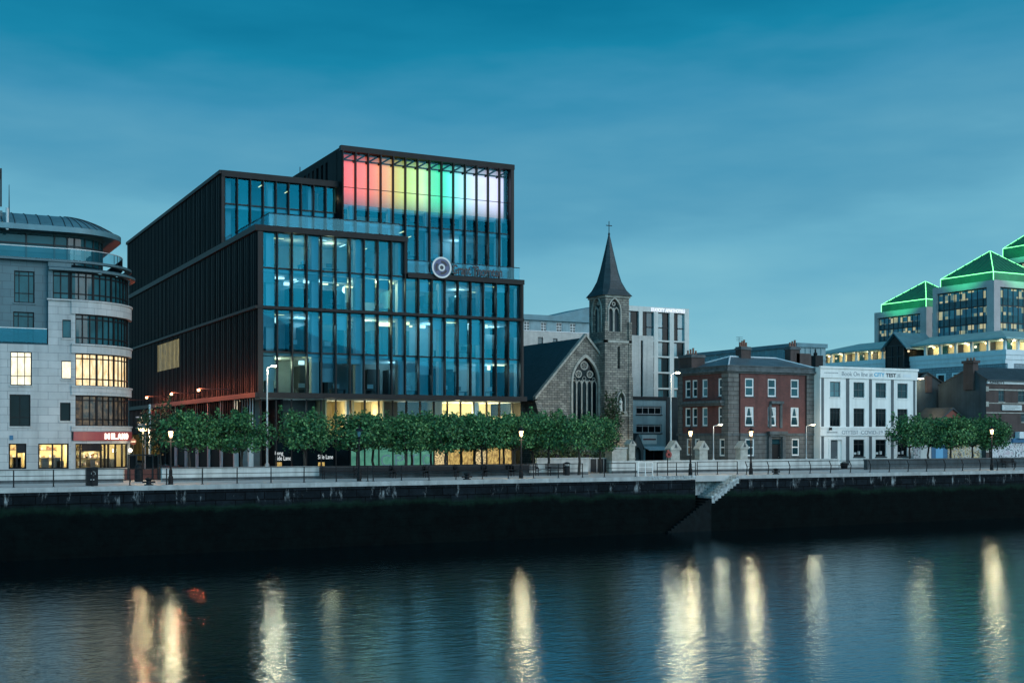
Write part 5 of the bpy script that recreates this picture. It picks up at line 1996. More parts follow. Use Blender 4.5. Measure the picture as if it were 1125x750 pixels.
def chimney(parent, x, y, w, d, z0, z1, pots, mat='dark_brick'):
    m = MB()
    m.use(mat).box(x - w / 2, x + w / 2, y - d / 2, y + d / 2, z0, z1 - 0.35)
    m.use('cornice_stone').box(x - w / 2 - 0.1, x + w / 2 + 0.1, y - d / 2 - 0.1, y + d / 2 + 0.1, z1 - 0.348, z1 - 0.15)
    m.box(x - w / 2 - 0.02, x + w / 2 + 0.02, y - d / 2 - 0.02, y + d / 2 + 0.02, z1 - 0.148, z1)
    c = m.build('chimney', None, parent)
    for i in range(pots):
        px_ = x + (i - (pots - 1) / 2) * w * 0.8 / max(1, pots)
        h = 0.45 + 0.3 * ((i * 7) % 3) / 2
        MB().lathe((px_, y, z1), [(0.12, -0.05), (0.15, 0.05), (0.12, 0.12), (0.11, h), (0.14, h + 0.05)], 8).build('chimney_pot', 'terracotta', c)
    return c


cy_ = RY + 4.4
for xx in (XF(812.3, RY), XF(885, RY)):
    MB().tube((xx, RY - 0.09, 0.1), (xx, RY - 0.09, zcb), 0.05, n=6).build('downpipe', 'black_metal', rh)
chimney(rh, XF(816.5, cy_), cy_, 1.35, 1.0, zct, ZF(816, 381, cy_), 4)
chimney(rh, XF(870.5, cy_), cy_, 1.35, 1.0, zct, ZF(870, 381, cy_), 3)
MB().box(XF(872, cy_), XF(888, cy_), cy_ - 0.5, cy_ + 0.4, zct - 0.2, ZF(880, 388.5, cy_)).build('party_wall', 'dark_brick', rh)
ys_ = RYB - 1.4
chimney(rh, RX0 + 0.9, ys_, 1.8, 2.4, zcb, ZS(760, 389, RX0), 4)
m = MB()
xq, zq = XF(824, cy_), ZF(816, 381, cy_)
m.tube((XF(812, cy_), cy_, zq - 1.2), (XF(812, cy_), cy_, zq + 1.1), 0.025, n=5)
for k, hh in ((0, 0.7), (1, 0.9), (2, 1.08)):
    m.tube((XF(812, cy_) - 0.4, cy_, zq + hh), (XF(812, cy_) + 0.5, cy_, zq + hh), 0.018, n=5)
m.build('aerial', 'dark_metal', rh)

# ================================================================== WHITE TEST-CENTRE BUILDING
WY = 105.0
FW = Face('front', WY)
wx0, wx1 = XF(900.8, WY), XF(1007, WY)
wz = lambda y, p=950: ZF(p, y, WY)
wh = thing('rendered_house', (wx0, WY, 0), 'white rendered three-storey building with dark grey strips and signs across its front', 'building')
wpx = [(911.8, 923.4), (937.8, 949.8), (962, 973.6), (986, 997.2)]
H1 = [(XF(a, WY), XF(b, WY), wz(436.6), wz(420)) for a, b in wpx]
H2 = [(XF(a, WY), XF(b, WY), wz(468.4), wz(448.6)) for a, b in wpx]
H3 = [(XF(a, WY), XF(b, WY), wz(501.5), wz(482.6)) for a, b in wpx[1:]]
HD = (XF(912, WY), XF(924.5, WY), 0.02, wz(483))
m = MB()
m.wall(FW, wx0, wx1, -0.1, wz(404.5), H1 + H2 + H3 + [HD], 0.26)
m.wall(Face('left', wx0), WY, WY + 11, -0.1, wz(404.5))
m.wall(Face('right', wx1), WY, WY + 11, -0.1, wz(404.5))
m.wall(Face('back', WY + 11), wx0, wx1, -0.1, wz(404.5))
m.quad((wx0, WY + 0.2, wz(405)), (wx1, WY + 0.2, wz(405)), (wx1, WY + 11, wz(405)), (wx0, WY + 11, wz(405)))
m.build('wall', 'white_render', wh)
m = MB()
m.fbox(FW, wx0 - 0.06, wx1 + 0.06, 0.003, 0.13, wz(416), wz(406))
m.fbox(FW, wx0 - 0.12, wx1 + 0.12, 0.003, 0.24, wz(406) + 0.002, wz(403.6))
m.fbox(FW, wx0 - 0.06, wx1 + 0.06, 0.003, 0.13, wz(478.6), wz(470.5))
m.fbox(FW, wx0 - 0.1, wx1 + 0.1, 0.003, 0.2, wz(470.5) + 0.002, wz(469))
m.build('fascia', 'white_render', wh)
strips_px = [(902.3, 905.0), (929.4, 933.0), (954.8, 957.8), (978.8, 981.8), (1003.3, 1005.6)]
for a, b in strips_px:
    m = MB()
    m.fbox(FW, XF(a, WY), XF(b, WY), 0.004, 0.03, wz(468.6), wz(416.3))
    m.fbox(FW, XF(a, WY), XF(b, WY), 0.004, 0.03, 0.0, wz(479.2))
    m.build('strip', 'pilaster_grey', wh)
for i, H in enumerate(H1):
    window(wh, FW, *H, 'pilaster_grey', 'pane' if i else 'pane_light', 0.2, 0.07, (0.5,) if i else (0.4,), (0.5,), 'white_render')
for i, H in enumerate(H2):
    window(wh, FW, *H, 'dark_metal', 'pane_black', 0.2, 0.08, (0.76,), (0.36, 0.66), 'white_render')
for H in H3:
    o = window(wh, FW, *H, 'dark_metal', 'pane_black', 0.2, 0.08, (0.72,), (0.5,), 'dark_metal')
for j, H in enumerate(H3):
    for k in range(2):
        m = MB()
        a = H[0] + 0.18 + k * 0.55
        m.fbox(FW, a, a + 0.36, -0.165, -0.155, H[2] + 0.25, H[2] + (0.62 if k else 0.5))
        m.build('window_poster', 'sign_board', wh)
do = MB().fbox(FW, HD[0], HD[1] - 0.45, -0.24, -0.18, 0, HD[3] - 0.1).build('door', 'pilaster_grey', wh)
MB().lathe((HD[1] - 0.65, WY + 0.15, 1.0), [(0.02, -0.06), (0.04, 0), (0.02, 0.06)], 8).build('handle', 'pale_metal', do)
m = MB()
m.fbox(FW, HD[0] - 0.2, HD[0] - 0.002, 0.003, 0.1, 0, HD[3] + 0.2)
m.fbox(FW, HD[1] + 0.002, HD[1] + 0.2, 0.003, 0.1, 0, HD[3] + 0.2)
m.fbox(FW, HD[0] - 0.002, HD[1] + 0.002, 0.003, 0.1, HD[3], HD[3] + 0.2)
m.fbox(FW, HD[1] - 0.44, HD[1], -0.24, -0.1, 0, HD[3])
m.build('door_surround', 'white_render', wh)
MB().fbox(FW, HD[0] - 0.3, HD[1] + 0.3, 0.1, 1.0, -0.1, 0.1).build('doorstep', 'granite', wh)
def lbl(body, p0, p1, y0, y1, mat, w=0.14, bold=0.01):
    text(wh, 'lettering', body, mat, ((XF(p0, WY) + XF(p1, WY)) / 2, WY - w, (wz(y0) + wz(y1)) / 2), XF(p1, WY) - XF(p0, WY), wz(y0) - wz(y1), ext=0.008, bold=bold)
lbl('Book On line at', 924, 958, 408.7, 413.4, 'sign_grey')
lbl('CITY', 959.5, 971, 408.9, 413.2, 'sign_blue', bold=0.03)
lbl('TEST', 972.2, 983.5, 409.1, 413.4, 'sign_dark', bold=0.03)
lbl('.IE', 984.2, 988.5, 409.6, 413.5, 'sign_grey')
MB().fbox(FW, XF(904.5, WY), XF(920, WY), 0.132, 0.138, wz(411.2), wz(410.2)).build('print', 'faint_print', wh)
MB().fbox(FW, XF(991, WY), XF(1000, WY), 0.132, 0.138, wz(413), wz(410)).build('print', 'band_white', wh)
lbl('CITYTEST', 924, 942, 472.6, 476.8, 'sign_grey')
lbl('COVID-19 TEST', 945, 982, 472.6, 476.9, 'sign_grey')
MB().fbox(FW, XF(907.5, WY), XF(919, WY), 0.132, 0.138, wz(475.6), wz(474)).build('print', 'faint_print', wh)
MB().box(XF(912.5, WY - .4), XF(913.6, WY - .4), WY - 0.5, WY - 0.14, wz(472.5), wz(469.5)).build('wall_lamp', 'plastic_dark', wh)

# ================================================================== METAL-CLAD BUILDING BEHIND THE BRICK HOUSE
MX, MY = 119.9, 140.6
mid = thing('clad_building', (MX, MY, 0), 'long teal metal-clad flat roofed building behind the brick house chimneys', 'building')
mzt = ZF(876, 376.5, MY)
m = MB()
m.box(MX, XF(907, MY), MY, 168, 0, mzt - 0.6)
m.build('body', 'clad_teal', mid)
m = MB()
m.box(MX - 0.25, XF(907, MY) + 0.2, MY - 0.25, 168, mzt - 0.6, mzt)
m.build('roof_edge', 'zinc', mid)
m = MB()
y = MY
while y < 168:
    m.box(MX - 0.12, MX - 0.002, y, y + 0.1, 6, mzt - 0.602)
    y += 1.4
x = MX + 0.5
while x < XF(906, MY):
    m.box(x, x + 0.1, MY - 0.12, MY - 0.002, 6, mzt - 0.602)
    x += 1.0
m.box(MX - 0.14, XF(907, MY), MY - 0.14, 167, mzt - 2.4, mzt - 2.2)
m.build('rib', 'clad_teal', mid)
m = MB()
xk = XF(895, MY - 3)
m.use('plastic_dark').box(xk, xk + 1.4, MY - 3.2, MY - 2.2, mzt - 4.5, mzt - 2.0)
m.lathe((xk + 0.4, MY - 2.7, mzt - 2.0), [(0.25, 0), (0.3, 0.3), (0.12, 0.5), (0.12, 0.9)], 8)
m.use('clad_teal').box(XF(886, MY - 4), XF(907, MY - 4), MY - 4, MY - 0.3, 0, mzt - 4.5)
m.build('plant', None, mid)

# ================================================================== TERRACED OFFICE COMPLEX WITH GREEN-LIT PYRAMID ROOFS
KX, KY = 196.1, 168.7
KY1, KX1 = 232.0, 250.0
bk = thing('terrace_building', (KX, KY, 0), 'long grey block building with lit roof terrace and green metal eaves, dark gabled bay', 'building')
FK, FKF = Face('left', KX), Face('front', KY)
kz0, kz1 = 17.6, 20.3
zeave, zrid = 22.7, 25.0
wins = []
for p in (1014.5, 1034, 1051.5, 1087):
    y = YS(p, KX)
    wins.append((y - 0.9, y + 0.9, 14.0, 16.0))
fwin = [(KX + 2.5, KX + 13, 4, 16.6), (KX + 15, KX + 26, 4, 16.6)]
m = MB()
m.use('grey_block').wall(FK, KY, KY1, 0, kz0, wins, 0.4)
m.wall(FKF, KX, KX1, 0, kz0, fwin, 0.4)
m.use('band_white')
m.build('wall', None, bk)
m = MB()
for a, b, w in ((kz0, kz0 + 0.8, 0.15), (kz0 + 0.801, kz0 + 1.7, 0.3), (kz0 + 1.701, kz1, 0.45)):
    m.fbox(FK, KY - w, KY1, -0.3, w, a, b)
    m.fbox(FKF, KX - 0.299, KX1, -0.3, w - 0.002, a, b)
m.build('parapet_band', 'band_white', bk)
for wv in wins:
    o = window(bk, FK, *wv, 'pane_black', 'pane_black', 0.3, 0.05, (), ())
    m = MB()
    m.fbox(FK, wv[0] - 0.35, wv[0] - 0.002, 0.003, 0.12, wv[2] - 0.3, wv[3] + 0.35)
    m.fbox(FK, wv[1] + 0.002, wv[1] + 0.35, 0.003, 0.12, wv[2] - 0.3, wv[3] + 0.35)
    m.fbox(FK, wv[0], wv[1], 0.003, 0.12, wv[3] + 0.002, wv[3] + 0.35)
    m.build('surround', 'band_white', o)
for wv in fwin:
    window(bk, FKF, *wv, 'dark_metal', 'pane_black', 0.3, 0.12, (0.33, 0.66), (0.2, 0.4, 0.6, 0.8))
m = MB()
m.fbox(FKF, KX + 0.3, KX + 2.0, 0.003, 0.2, 0, kz0)
m.build('corner_pier', 'band_white', bk)
# terrace: back wall, piers, eaves
m = MB()
m.use('interior_cream')
m.fpanel(FK, KY + 4.2, KY1, -4.2, kz0 + 1.5, zeave + 0.8)
m.fpanel(FKF, KX + 4.2, KX1, -4.2, kz0 + 1.5, zeave + 0.8)
m.use('paving')
m.quad((KX, KY, kz0 + 1.5), (KX1, KY, kz0 + 1.5), (KX1, KY1, kz0 + 1.5), (KX, KY1, kz0 + 1.5))
m.build('terrace_wall', None, bk)
m = MB()
y = KY + 1.0
i = 0
rr = random.Random(31)
while y < KY1 - 1:
    m.use('interior_dark' if i % 2 else 'pane_teal').fbox(FK, y + 1.0, y + 2.5, -4.15, -4.05, kz0 + 1.6, zeave - 0.3)
    y += 4.1
    i += 1
m.build('terrace_door', None, bk)
y = KY + 0.6
while y < KY1:
    MB().box(KX + 0.5, KX + 1.0, y, y + 0.5, kz0 + 1.5, zeave + 0.3).build('terrace_pier', 'interior_column', bk)
    y += 4.1
x = KX + 4.0
while x < KX1:
    MB().box(x, x + 0.5, KY + 0.5, KY + 1.0, kz0 + 1.5, zeave + 0.3).build('terrace_pier', 'interior_column', bk)
    x += 4.1
y = KY + 3.2
k = 0
while y < KY1 - 2:
    MB().lathe((KX + 3.4, y, zeave - 0.75), [(0.1, 0), (0.26, 0.15), (0.26, 0.4), (0.1, 0.5)], 8).build('terrace_lamp', 'lamp_warm', bk)
    if k % 1 == 0:
        point_light('terrace_light', (KX + 2.6, y, zeave - 0.9), 50 if k % 2 else 170, (1.0, 0.82, 0.5), 0.25, bk)
    y += 4.6
    k += 1
for x in (KX + 5.5, KX + 11, KX + 18):
    MB().lathe((x, KY + 3.4, zeave - 0.75), [(0.1, 0), (0.26, 0.15), (0.26, 0.4), (0.1, 0.5)], 8).build('terrace_lamp', 'lamp_warm', bk)
    point_light('terrace_light', (x, KY + 2.6, zeave - 0.9), 260, (1.0, 0.82, 0.5), 0.25, bk)
m = MB()
e_ = 0.9
rw = 8.5
m.add([(KX - e_, KY - e_, zeave), (KX1, KY - e_, zeave), (KX1, KY + rw, zrid), (KX + rw, KY + rw, zrid), (KX - e_, KY1 - 8, zeave), (KX + rw, KY1 - 14, zrid),
       (KX - e_, KY - e_, zeave - 0.35), (KX1, KY - e_, zeave - 0.35), (KX - e_, KY1 - 8, zeave - 0.35), (KX1, KY + 6, zeave - 0.35), (KX + 6, KY + 6, zeave - 0.35), (KX + 6, KY1 - 8, zeave - 0.35),
       (KX + rw + 3, KY1 - 8, zeave)],
      [(0, 1, 2, 3), (0, 3, 5, 4), (0, 6, 7, 1), (0, 4, 8, 6), (6, 10, 9, 7), (6, 8, 11, 10), (4, 5, 12)])
m.quad((KX + rw, KY + rw, zrid), (KX1, KY + rw, zrid), (KX1, KY1, zrid), (KX + rw, KY1 - 14, zrid))
m.build('roof', 'copper_green', bk)
# dark gabled bay
gy0, gy1 = YS(993, KX - 2), YS(973.5, KX - 2)
gm = (gy0 + gy1) / 2
FKB = Face('left', KX - 2.0)
gzb, gzs, gzp = ZS(983, 404, KX - 2), ZS(983, 380, KX - 2), ZS(983, 366.5, KX - 2)
m = MB()
m.use('pane_black').fprism(FKB, [(gy0, gzb), (gy1, gzb), (gy1, gzs), (gm, gzp - 0.5), (gy0, gzs)], -8, 0)
m.use('dark_metal')
for q in (0.0, 0.33, 0.66, 1.0):
    u = gy0 + (gy1 - gy0) * q
    m.fbox(FKB, u - 0.1, u + 0.1, 0.002, 0.15, gzb, gzs)
for z in (gzb, gzb + 2.4, gzs):
    m.fbox(FKB, gy0, gy1, 0.003, 0.13, z - 0.12, z + 0.12)
m.build('bay', None, bk)
m = MB()
for a, b in ((gy0 - 1.2, gm), (gy1 + 1.2, gm)):
    m.hexa([FKB.p(a, 0.5, gzs - 0.9), FKB.p(b, 0.5, gzp), FKB.p(b, -9, gzp), FKB.p(a, -9, gzs - 0.9),
            FKB.p(a, 0.5, gzs - 0.55), FKB.p(b, 0.5, gzp + 0.35), FKB.p(b, -9, gzp + 0.35), FKB.p(a, -9, gzs - 0.55)])
m.build('bay_roof', 'zinc', bk)
m = MB()
m.tube((KX - 0.5, YS(901.5, KX), kz1), (KX - 0.5, YS(901.5, KX), ZS(901, 394, KX)), 0.16)
m.build('lamp_post', 'band_white', bk)
MB().lathe((KX - 0.5, YS(901.5, KX), ZS(901, 394.5, KX)), [(0.2, 0), (0.4, 0.2), (0.2, 0.45)], 8).build('terrace_lamp', 'lamp_warm', bk)


def pyramid_tower(x, y, side, zbot, ztop, zpb, zap, label, seed, floors):
    tw_ = thing('pyramid_tower', (x, y, zbot), label, 'tower', 'office towers with green pyramid roofs')
    L_, F_ = Face('left', x), Face('front', y)
    pw, pf = 1.9, 1.1
    m = MB()
    for F, a, b in ((L_, y, y + side), (F_, x, x + side)):
        m.fbox(F, a + (0.0 if F is L_ else 0.003), a + pw, -pw, 0.0 if F is L_ else 0.006, zbot, ztop - (0 if F is L_ else 0.004))
        m.fbox(F, b - pf, b, -pf, -0.003, zbot, ztop)
        m.fbox(F, a + pw, b - pf, -1.0, -0.01, ztop - 1.4, ztop)
    m.box(x + 0.4, x + side - 0.4, y + 0.4, y + side - 0.4, ztop - 0.5, ztop - 0.1)
    m.build('frame', 'pink_granite', tw_)
    for F, a, b in ((L_, y + pw, y + side - pf), (F_, x + pw, x + side - pf)):
        m = MB()
        n = 9
        for i in range(n + 1):
            u = a + (b - a) * i / n
            m.fbox(F, u - 0.07, u + 0.07, -0.75, -0.6, zbot, ztop - 1.4)
        H_ = (ztop - 1.4 - zbot) / floors
        for i in range(1, floors + 1):
            z = zbot + H_ * i
            m.fbox(F, a, b, -0.74, -0.62, z - 0.25, z)
        o = m.build('curtain_wall', 'dark_metal', tw_)
        for i in range(floors):
            q = MB()
            q.fpanel(F, a, b, -0.7, zbot + H_ * i, zbot + H_ * i + H_ * 0.42)
            q.build('spandrel', 'pane_teal', o)
            q = MB()
            q.fpanel(F, a, b, -0.7, zbot + H_ * i + H_ * 0.42, zbot + H_ * (i + 1))
            q.build('pane', 'lit_office', o)
    c_ = side / 2
    ins = 1.2
    B = [(x + ins, y + ins), (x + side - ins, y + ins), (x + side - ins, y + side - ins), (x + ins, y + side - ins)]
    m = MB()
    for (ax, ay), (bx, by) in zip(B, B[1:] + B[:1]):
        m.quad((ax, ay, ztop - 0.1), (bx, by, ztop - 0.1), (bx, by, zpb), (ax, ay, zpb))
    vs = [(ax, ay, zpb) for ax, ay in B] + [(x + c_, y + c_, zap)]
    m.add(vs, [(0, 1, 4), (1, 2, 4), (2, 3, 4), (3, 0, 4)])
    r_ = m.build('pyramid_roof', 'pyramid_green', tw_)
    m = MB()
    for e in range(4):
        (ax, ay), (bx, by) = B[e], B[(e + 1) % 4]
        for k in range(1, 12):
            t = k / 12
            px_, py_ = ax + (bx - ax) * t, ay + (by - ay) * t
            # rib runs up the slope until it meets a hip
            s_ = 1 - abs(2 * t - 1)
            mx2, my2 = (ax + bx) / 2, (ay + by) / 2
            ex, ey = px_ + (x + c_ - mx2) * s_, py_ + (y + c_ - my2) * s_
            m.tube((px_, py_, zpb + 0.03), (ex, ey, zpb + (zap - zpb) * s_ + 0.03), 0.07, n=4)
    m.build('rib', 'pyramid_green', r_)
    m = MB()
    for e in range(4):
        (ax, ay), (bx, by) = B[e], B[(e + 1) % 4]
        m.tube((ax, ay, zpb), (bx, by, zpb), 0.075, n=6)
        m.tube((ax, ay, zpb), (x + c_, y + c_, zap), 0.075, n=6)
        m.tube((ax, ay, ztop + 0.1), (ax, ay, zpb), 0.075, n=6)
    m.build('light_strip', 'neon_green', tw_)
    for px_, py_ in ((x - 9, y + c_), (x + c_, y - 9)):
        d = bpy.data.lights.new('roof_floodlight', 'SPOT')
        d.energy = 4200
        d.color = (0.04, 1.0, 0.34)
        d.spot_size = R(95)
        d.spot_blend = 0.6
        d.shadow_soft_size = 0.4
        o = bpy.data.objects.new('roof_floodlight', d)
        COL.objects.link(o)
        o.location = Vector((px_, py_, ztop + 0.6)) - tw_.location
        o.rotation_euler = (Vector((x + c_, y + c_, zap + 1)) - Vector((px_, py_, ztop + 0.6))).to_track_quat('-Z', 'Y').to_euler()
        o.parent = tw_
    return tw_


pyramid_tower(220.3, 212.5, 17, 24.0, 34.0, 36.0, 41.4, 'lowest glazed office tower with green outlined pyramid roof', 1, 3)
pyramid_tower(210.2, 183.9, 17, 24.0, 36.5, 38.4, 44.3, 'glazed office tower with complete green pyramid roof, middle of the three', 2, 3)
# third tower, cut by the frame
t3r, t3f = 122.0, 310.0
X3, Y3 = t3r * CS + t3f * SN, -t3r * SN + t3f * CS - 17
pyramid_tower(X3, Y3, 17, 30.0, 47.6, 50.6, 57.0, 'tallest office tower, its green pyramid roof half out of view', 3, 4)

# ================================================================== PUB, GREY WAREHOUSE, HOARDINGS
PX_, PY_ = 116.4, 103.0
pb = thing('pub_building', (PX_, PY_, 0), 'old dark brick pub with white lettered fascia and grey rendered gable end', 'pub')
FPb, FPs = Face('front', PY_), Face('left', PX_)
pzf = lambda y: ZF(1083, y, PY_)
PB1 = YS(1031, PX_)
ymid = YS(1066, PX_)
ze_, zr2 = pzf(417), ZS(1066, 404.5, PX_)
pwin = [(XF(1097, PY_), XF(1103.5, PY_), pzf(441), pzf(426)), (XF(1118.5, PY_), XF(1126, PY_), pzf(441), pzf(426)),
        (XF(1122, PY_), XF(1127, PY_), pzf(463), pzf(452))]
m = MB()
m.use('dark_brick').wall(FPb, PX_, XF(1150, PY_), -0.1, ze_, pwin, 0.2)
m.use('grey_render').fprism(FPs, [(PY_ + 0.01, -0.1), (PB1, -0.1), (PB1, ZS(1031, 424, PX_)), (ymid, zr2), (PY_ + 0.01, ze_)], -0.4, 0.0)
m.build('wall', None, pb)
m = MB()
m.hexa([(PX_ - 0.1, PY_ - 0.3, ze_ - 0.15), (XF(1150, PY_), PY_ - 0.3, ze_ - 0.15), (XF(1150, PY_), ymid, zr2), (PX_ - 0.1, ymid, zr2),
        (PX_ - 0.1, PY_ - 0.3, ze_ + 0.02), (XF(1150, PY_), PY_ - 0.3, ze_ + 0.02), (XF(1150, PY_), ymid, zr2 + 0.18), (PX_ - 0.1, ymid, zr2 + 0.18)])
m.hexa([(PX_ - 0.1, ymid, zr2), (XF(1150, PY_), ymid, zr2), (XF(1150, PY_), PB1, ZS(1031, 424, PX_)), (PX_ - 0.1, PB1, ZS(1031, 424, PX_)),
        (PX_ - 0.1, ymid, zr2 + 0.18), (XF(1150, PY_), ymid, zr2 + 0.18), (XF(1150, PY_), PB1, ZS(1031, 423, PX_)), (PX_ - 0.1, PB1, ZS(1031, 423, PX_))])
m.build('roof', 'slate_roof', pb)
m = MB()
m.use('dark_brick').box(PX_ - 0.35, PX_ + 0.5, ymid - 0.75, ymid + 0.75, ZS(1068, 428, PX_), ZS(1068, 399, PX_))
m.use('dark_brick').box(PX_ - 0.5, PX_ + 0.65, ymid - 0.9, ymid + 0.9, ZS(1068, 398.9, PX_), ZS(1068, 396, PX_))
c_ = m.build('chimney', None, pb)
for k in range(3):
    MB().lathe((PX_ + 0.1, ymid - 0.5 + 0.5 * k, ZS(1068, 396, PX_)), [(0.12, 0), (0.15, 0.1), (0.12, 0.35)], 8).build('chimney_pot', 'terracotta', c_)
m = MB()
m.fbox(FPb, PX_ + 0.1, XF(1150, PY_), 0.003, 0.14, pzf(421.2), pzf(417.2))
f_ = m.build('sign_fascia', 'sign_board', pb)
text(f_, 'lettering', "KENNEDY'S", 'sign_dark', (XF(1094.3, PY_), PY_ - 0.15, pzf(419.4)), XF(1102, PY_) - XF(1086.5, PY_), 0.32, ext=0.008, bold=0.03)
m = MB()
for y0_, y1_ in ((428.4, 427), (443, 442), (453.6, 452.6)):
    m.fbox(FPb, PX_, XF(1150, PY_), 0.003, 0.07, pzf(y0_), pzf(y1_))
m.build('string_course', 'tracery_stone', pb)
m = MB()
for k in range(10):
    z = 0.5 + k * 0.9
    if k % 2:
        m.fbox(FPb, PX_ - 0.03, PX_ + 0.4, 0.003, 0.06, z, z + 0.6)
m.build('quoin', 'tracery_stone', pb)
for H in pwin:
    window(pb, FPb, *H, 'pilaster_grey', 'pane', 0.15, 0.1, (0.55,), (0.5,), 'tracery_stone')
m = MB()
m.fbox(FPb, XF(1100, PY_), XF(1121.5, PY_), 0.08, 0.16, pzf(450.2), pzf(444.3))
b_ = m.build('sign_board', 'sign_board', pb)
m = MB()
for k, (a, b) in enumerate(((1102, 1117), (1103, 1119), (1102, 1114))):
    z = pzf(445.9 + 1.55 * k)
    m.fbox(FPb, XF(a, PY_), XF(b, PY_), 0.162, 0.166, z - 0.05, z + 0.05)
m.build('print', 'faint_print', b_)
m = MB()
m.use('mural_white').fbox(FPb, XF(1088, PY_), XF(1150, PY_), 0.003, 0.03, 0.0, pzf(481))
m.use('blue_panel').fbox(FPb, XF(1111, PY_), XF(1150, PY_), 0.032, 0.3, pzf(486), pzf(481.5))
m.use('band_white').fbox(FPb, XF(1115, PY_), XF(1150, PY_), 0.032, 0.7, pzf(481.3), pzf(474))
m.build('shopfront', None, pb)

WYY = 111.0
ws = thing('warehouse', (XF(1018, WYY), WYY, 0), 'plain grey rendered gabled shed with brick patch and a lit wall lamp', 'warehouse')
FWs = Face('front', WYY)
wq = lambda p, y: (XF(p, WYY), ZF(p, y, WYY))
m = MB()
m.use('grey_render').fprism(FWs, [(XF(1006, WYY), -0.1), (XF(1040, WYY), -0.1), wq(1040, 425), wq(1032, 419), wq(1019, 409.3), wq(1008, 418.3), wq(1006, 419)], -0.4, 0)
m.use('dark_brick').fbox(FWs, XF(1016.5, WYY), XF(1023.5, WYY), 0.003, 0.1, ZF(1020, 431, WYY), ZF(1020, 413, WYY))
m.build('wall', None, ws)
m = MB()
m.hexa([(*[XF(1018.5, WYY), WYY - 0.2], ZF(1019, 409.5, WYY)), (XF(1042, WYY), WYY - 0.2, ZF(1042, 425.5, WYY)), (XF(1042, WYY), WYY + 9, ZF(1042, 425.5, WYY)), (XF(1018.5, WYY), WYY + 9, ZF(1019, 409.5, WYY)),
        (XF(1018.5, WYY), WYY - 0.2, ZF(1019, 408.6, WYY)), (XF(1042, WYY), WYY - 0.2, ZF(1042, 424.4, WYY)), (XF(1042, WYY), WYY + 9, ZF(1042, 424.4, WYY)), (XF(1018.5, WYY), WYY + 9, ZF(1019, 408.6, WYY))])
m.build('roof', 'slate_roof', ws)
lx, lz = XF(1011, WYY - 1.0), ZF(1011, 415.5, WYY - 1.0)
m = MB()
m.tube((lx, WYY - 0.01, lz - 0.1), (lx, WYY - 0.9, lz + 0.05), 0.05)
m.box(lx - 0.4, lx + 0.4, WYY - 1.3, WYY - 0.7, lz, lz + 0.14)
wl = m.build('wall_lamp', 'dark_metal', ws)
MB().box(lx - 0.35, lx + 0.35, WYY - 1.25, WYY - 0.75, lz - 0.1, lz - 0.002).build('lens', 'lamp_white', wl)
point_light('wall_lamp_light', (lx, WYY - 1.1, lz - 0.35), 200, (1.0, 0.80, 0.48), 0.2, ws)

hd = thing('hoarding', (XF(1035, 103.6), 103.6, 0), 'painted street hoarding with a blue poster panel and mural between white house and pub', 'hoarding')
FHd = Face('front', 103.6)
hp = lambda p: XF(p, 103.6)
for a, b, mt, zt_ in ((1004, 1011, 'mural_white', 2.3), (1011.3, 1023, 'white_render', 2.3), (1023.3, 1041, 'blue_panel', 2.6), (1041.3, 1048, 'mural_warm', 2.2), (1048.3, 1087, 'mural_warm', 2.3)):
    MB().fbox(FHd, hp(a), hp(b), -0.12, 0.0, -0.1, zt_).build('panel', mt, hd)
MB().fbox(FHd, hp(1028), hp(1036), 0.003, 0.02, 0.5, 2.0).build('poster', 'screen_blue', hd)
sd = thing('shed', (hp(1045), 106, 0), 'small shed with a red gable and pale barge boards behind the hoarding', 'shed')
FSd = Face('front', 106.0)
sq_ = lambda p, y: (XF(p, 106), ZF(p, y, 106))
m = MB()
m.use('rust_red').fprism(FSd, [(XF(1034, 106), -0.1), (XF(1058, 106), -0.1), sq_(1058, 459), sq_(1046, 448.6), sq_(1034, 459)], -4, 0)
m.build('wall', None, sd)
m = MB()
for p in (1032.5, 1059.5):
    a, b = sq_(p, 460), sq_(1046, 448.2)
    m.hexa([FSd.p(a[0], -4.2, a[1] - 0.12), FSd.p(b[0], -4.2, b[1] - 0.12), FSd.p(b[0], 0.2, b[1] - 0.12), FSd.p(a[0], 0.2, a[1] - 0.12),
            FSd.p(a[0], -4.2, a[1] + 0.1), FSd.p(b[0], -4.2, b[1] + 0.1), FSd.p(b[0], 0.2, b[1] + 0.1), FSd.p(a[0], 0.2, a[1] + 0.1)])
m.build('roof', 'slate_roof', sd)

# ================================================================== QUAYSIDE: low walls
LWY = 90.5
def low_wall(p0, p1, y, h, mat, label, cap='granite_pale', d=0.45):
    x0, x1 = XF(p0, y), XF(p1, y)
    t = thing('low_wall', ((x0 + x1) / 2, y, 0), label, 'wall', 'low flood walls along the promenade')
    m = MB()
    n = max(1, int((x1 - x0) / 2.4))
    for i in range(n):
        a, b = x0 + (x1 - x0) * i / n, x0 + (x1 - x0) * (i + 1) / n
        m.box(a + 0.006, b - 0.006, y, y + d, -0.05, h - 0.13)
    m.build('wall_body', mat, t)
    m = MB()
    for i in range(n):
        a, b = x0 + (x1 - x0) * i / n, x0 + (x1 - x0) * (i + 1) / n
        m.box(a + 0.004, b - 0.004, y - 0.05, y + d + 0.05, h - 0.128, h)
    m.build('coping', cap, t)
    m = MB()
    m.box(x0, x1, y - 0.09, y - 0.002, -0.05, 0.24)
    m.build('plinth', 'cornice_stone', t)
    return t


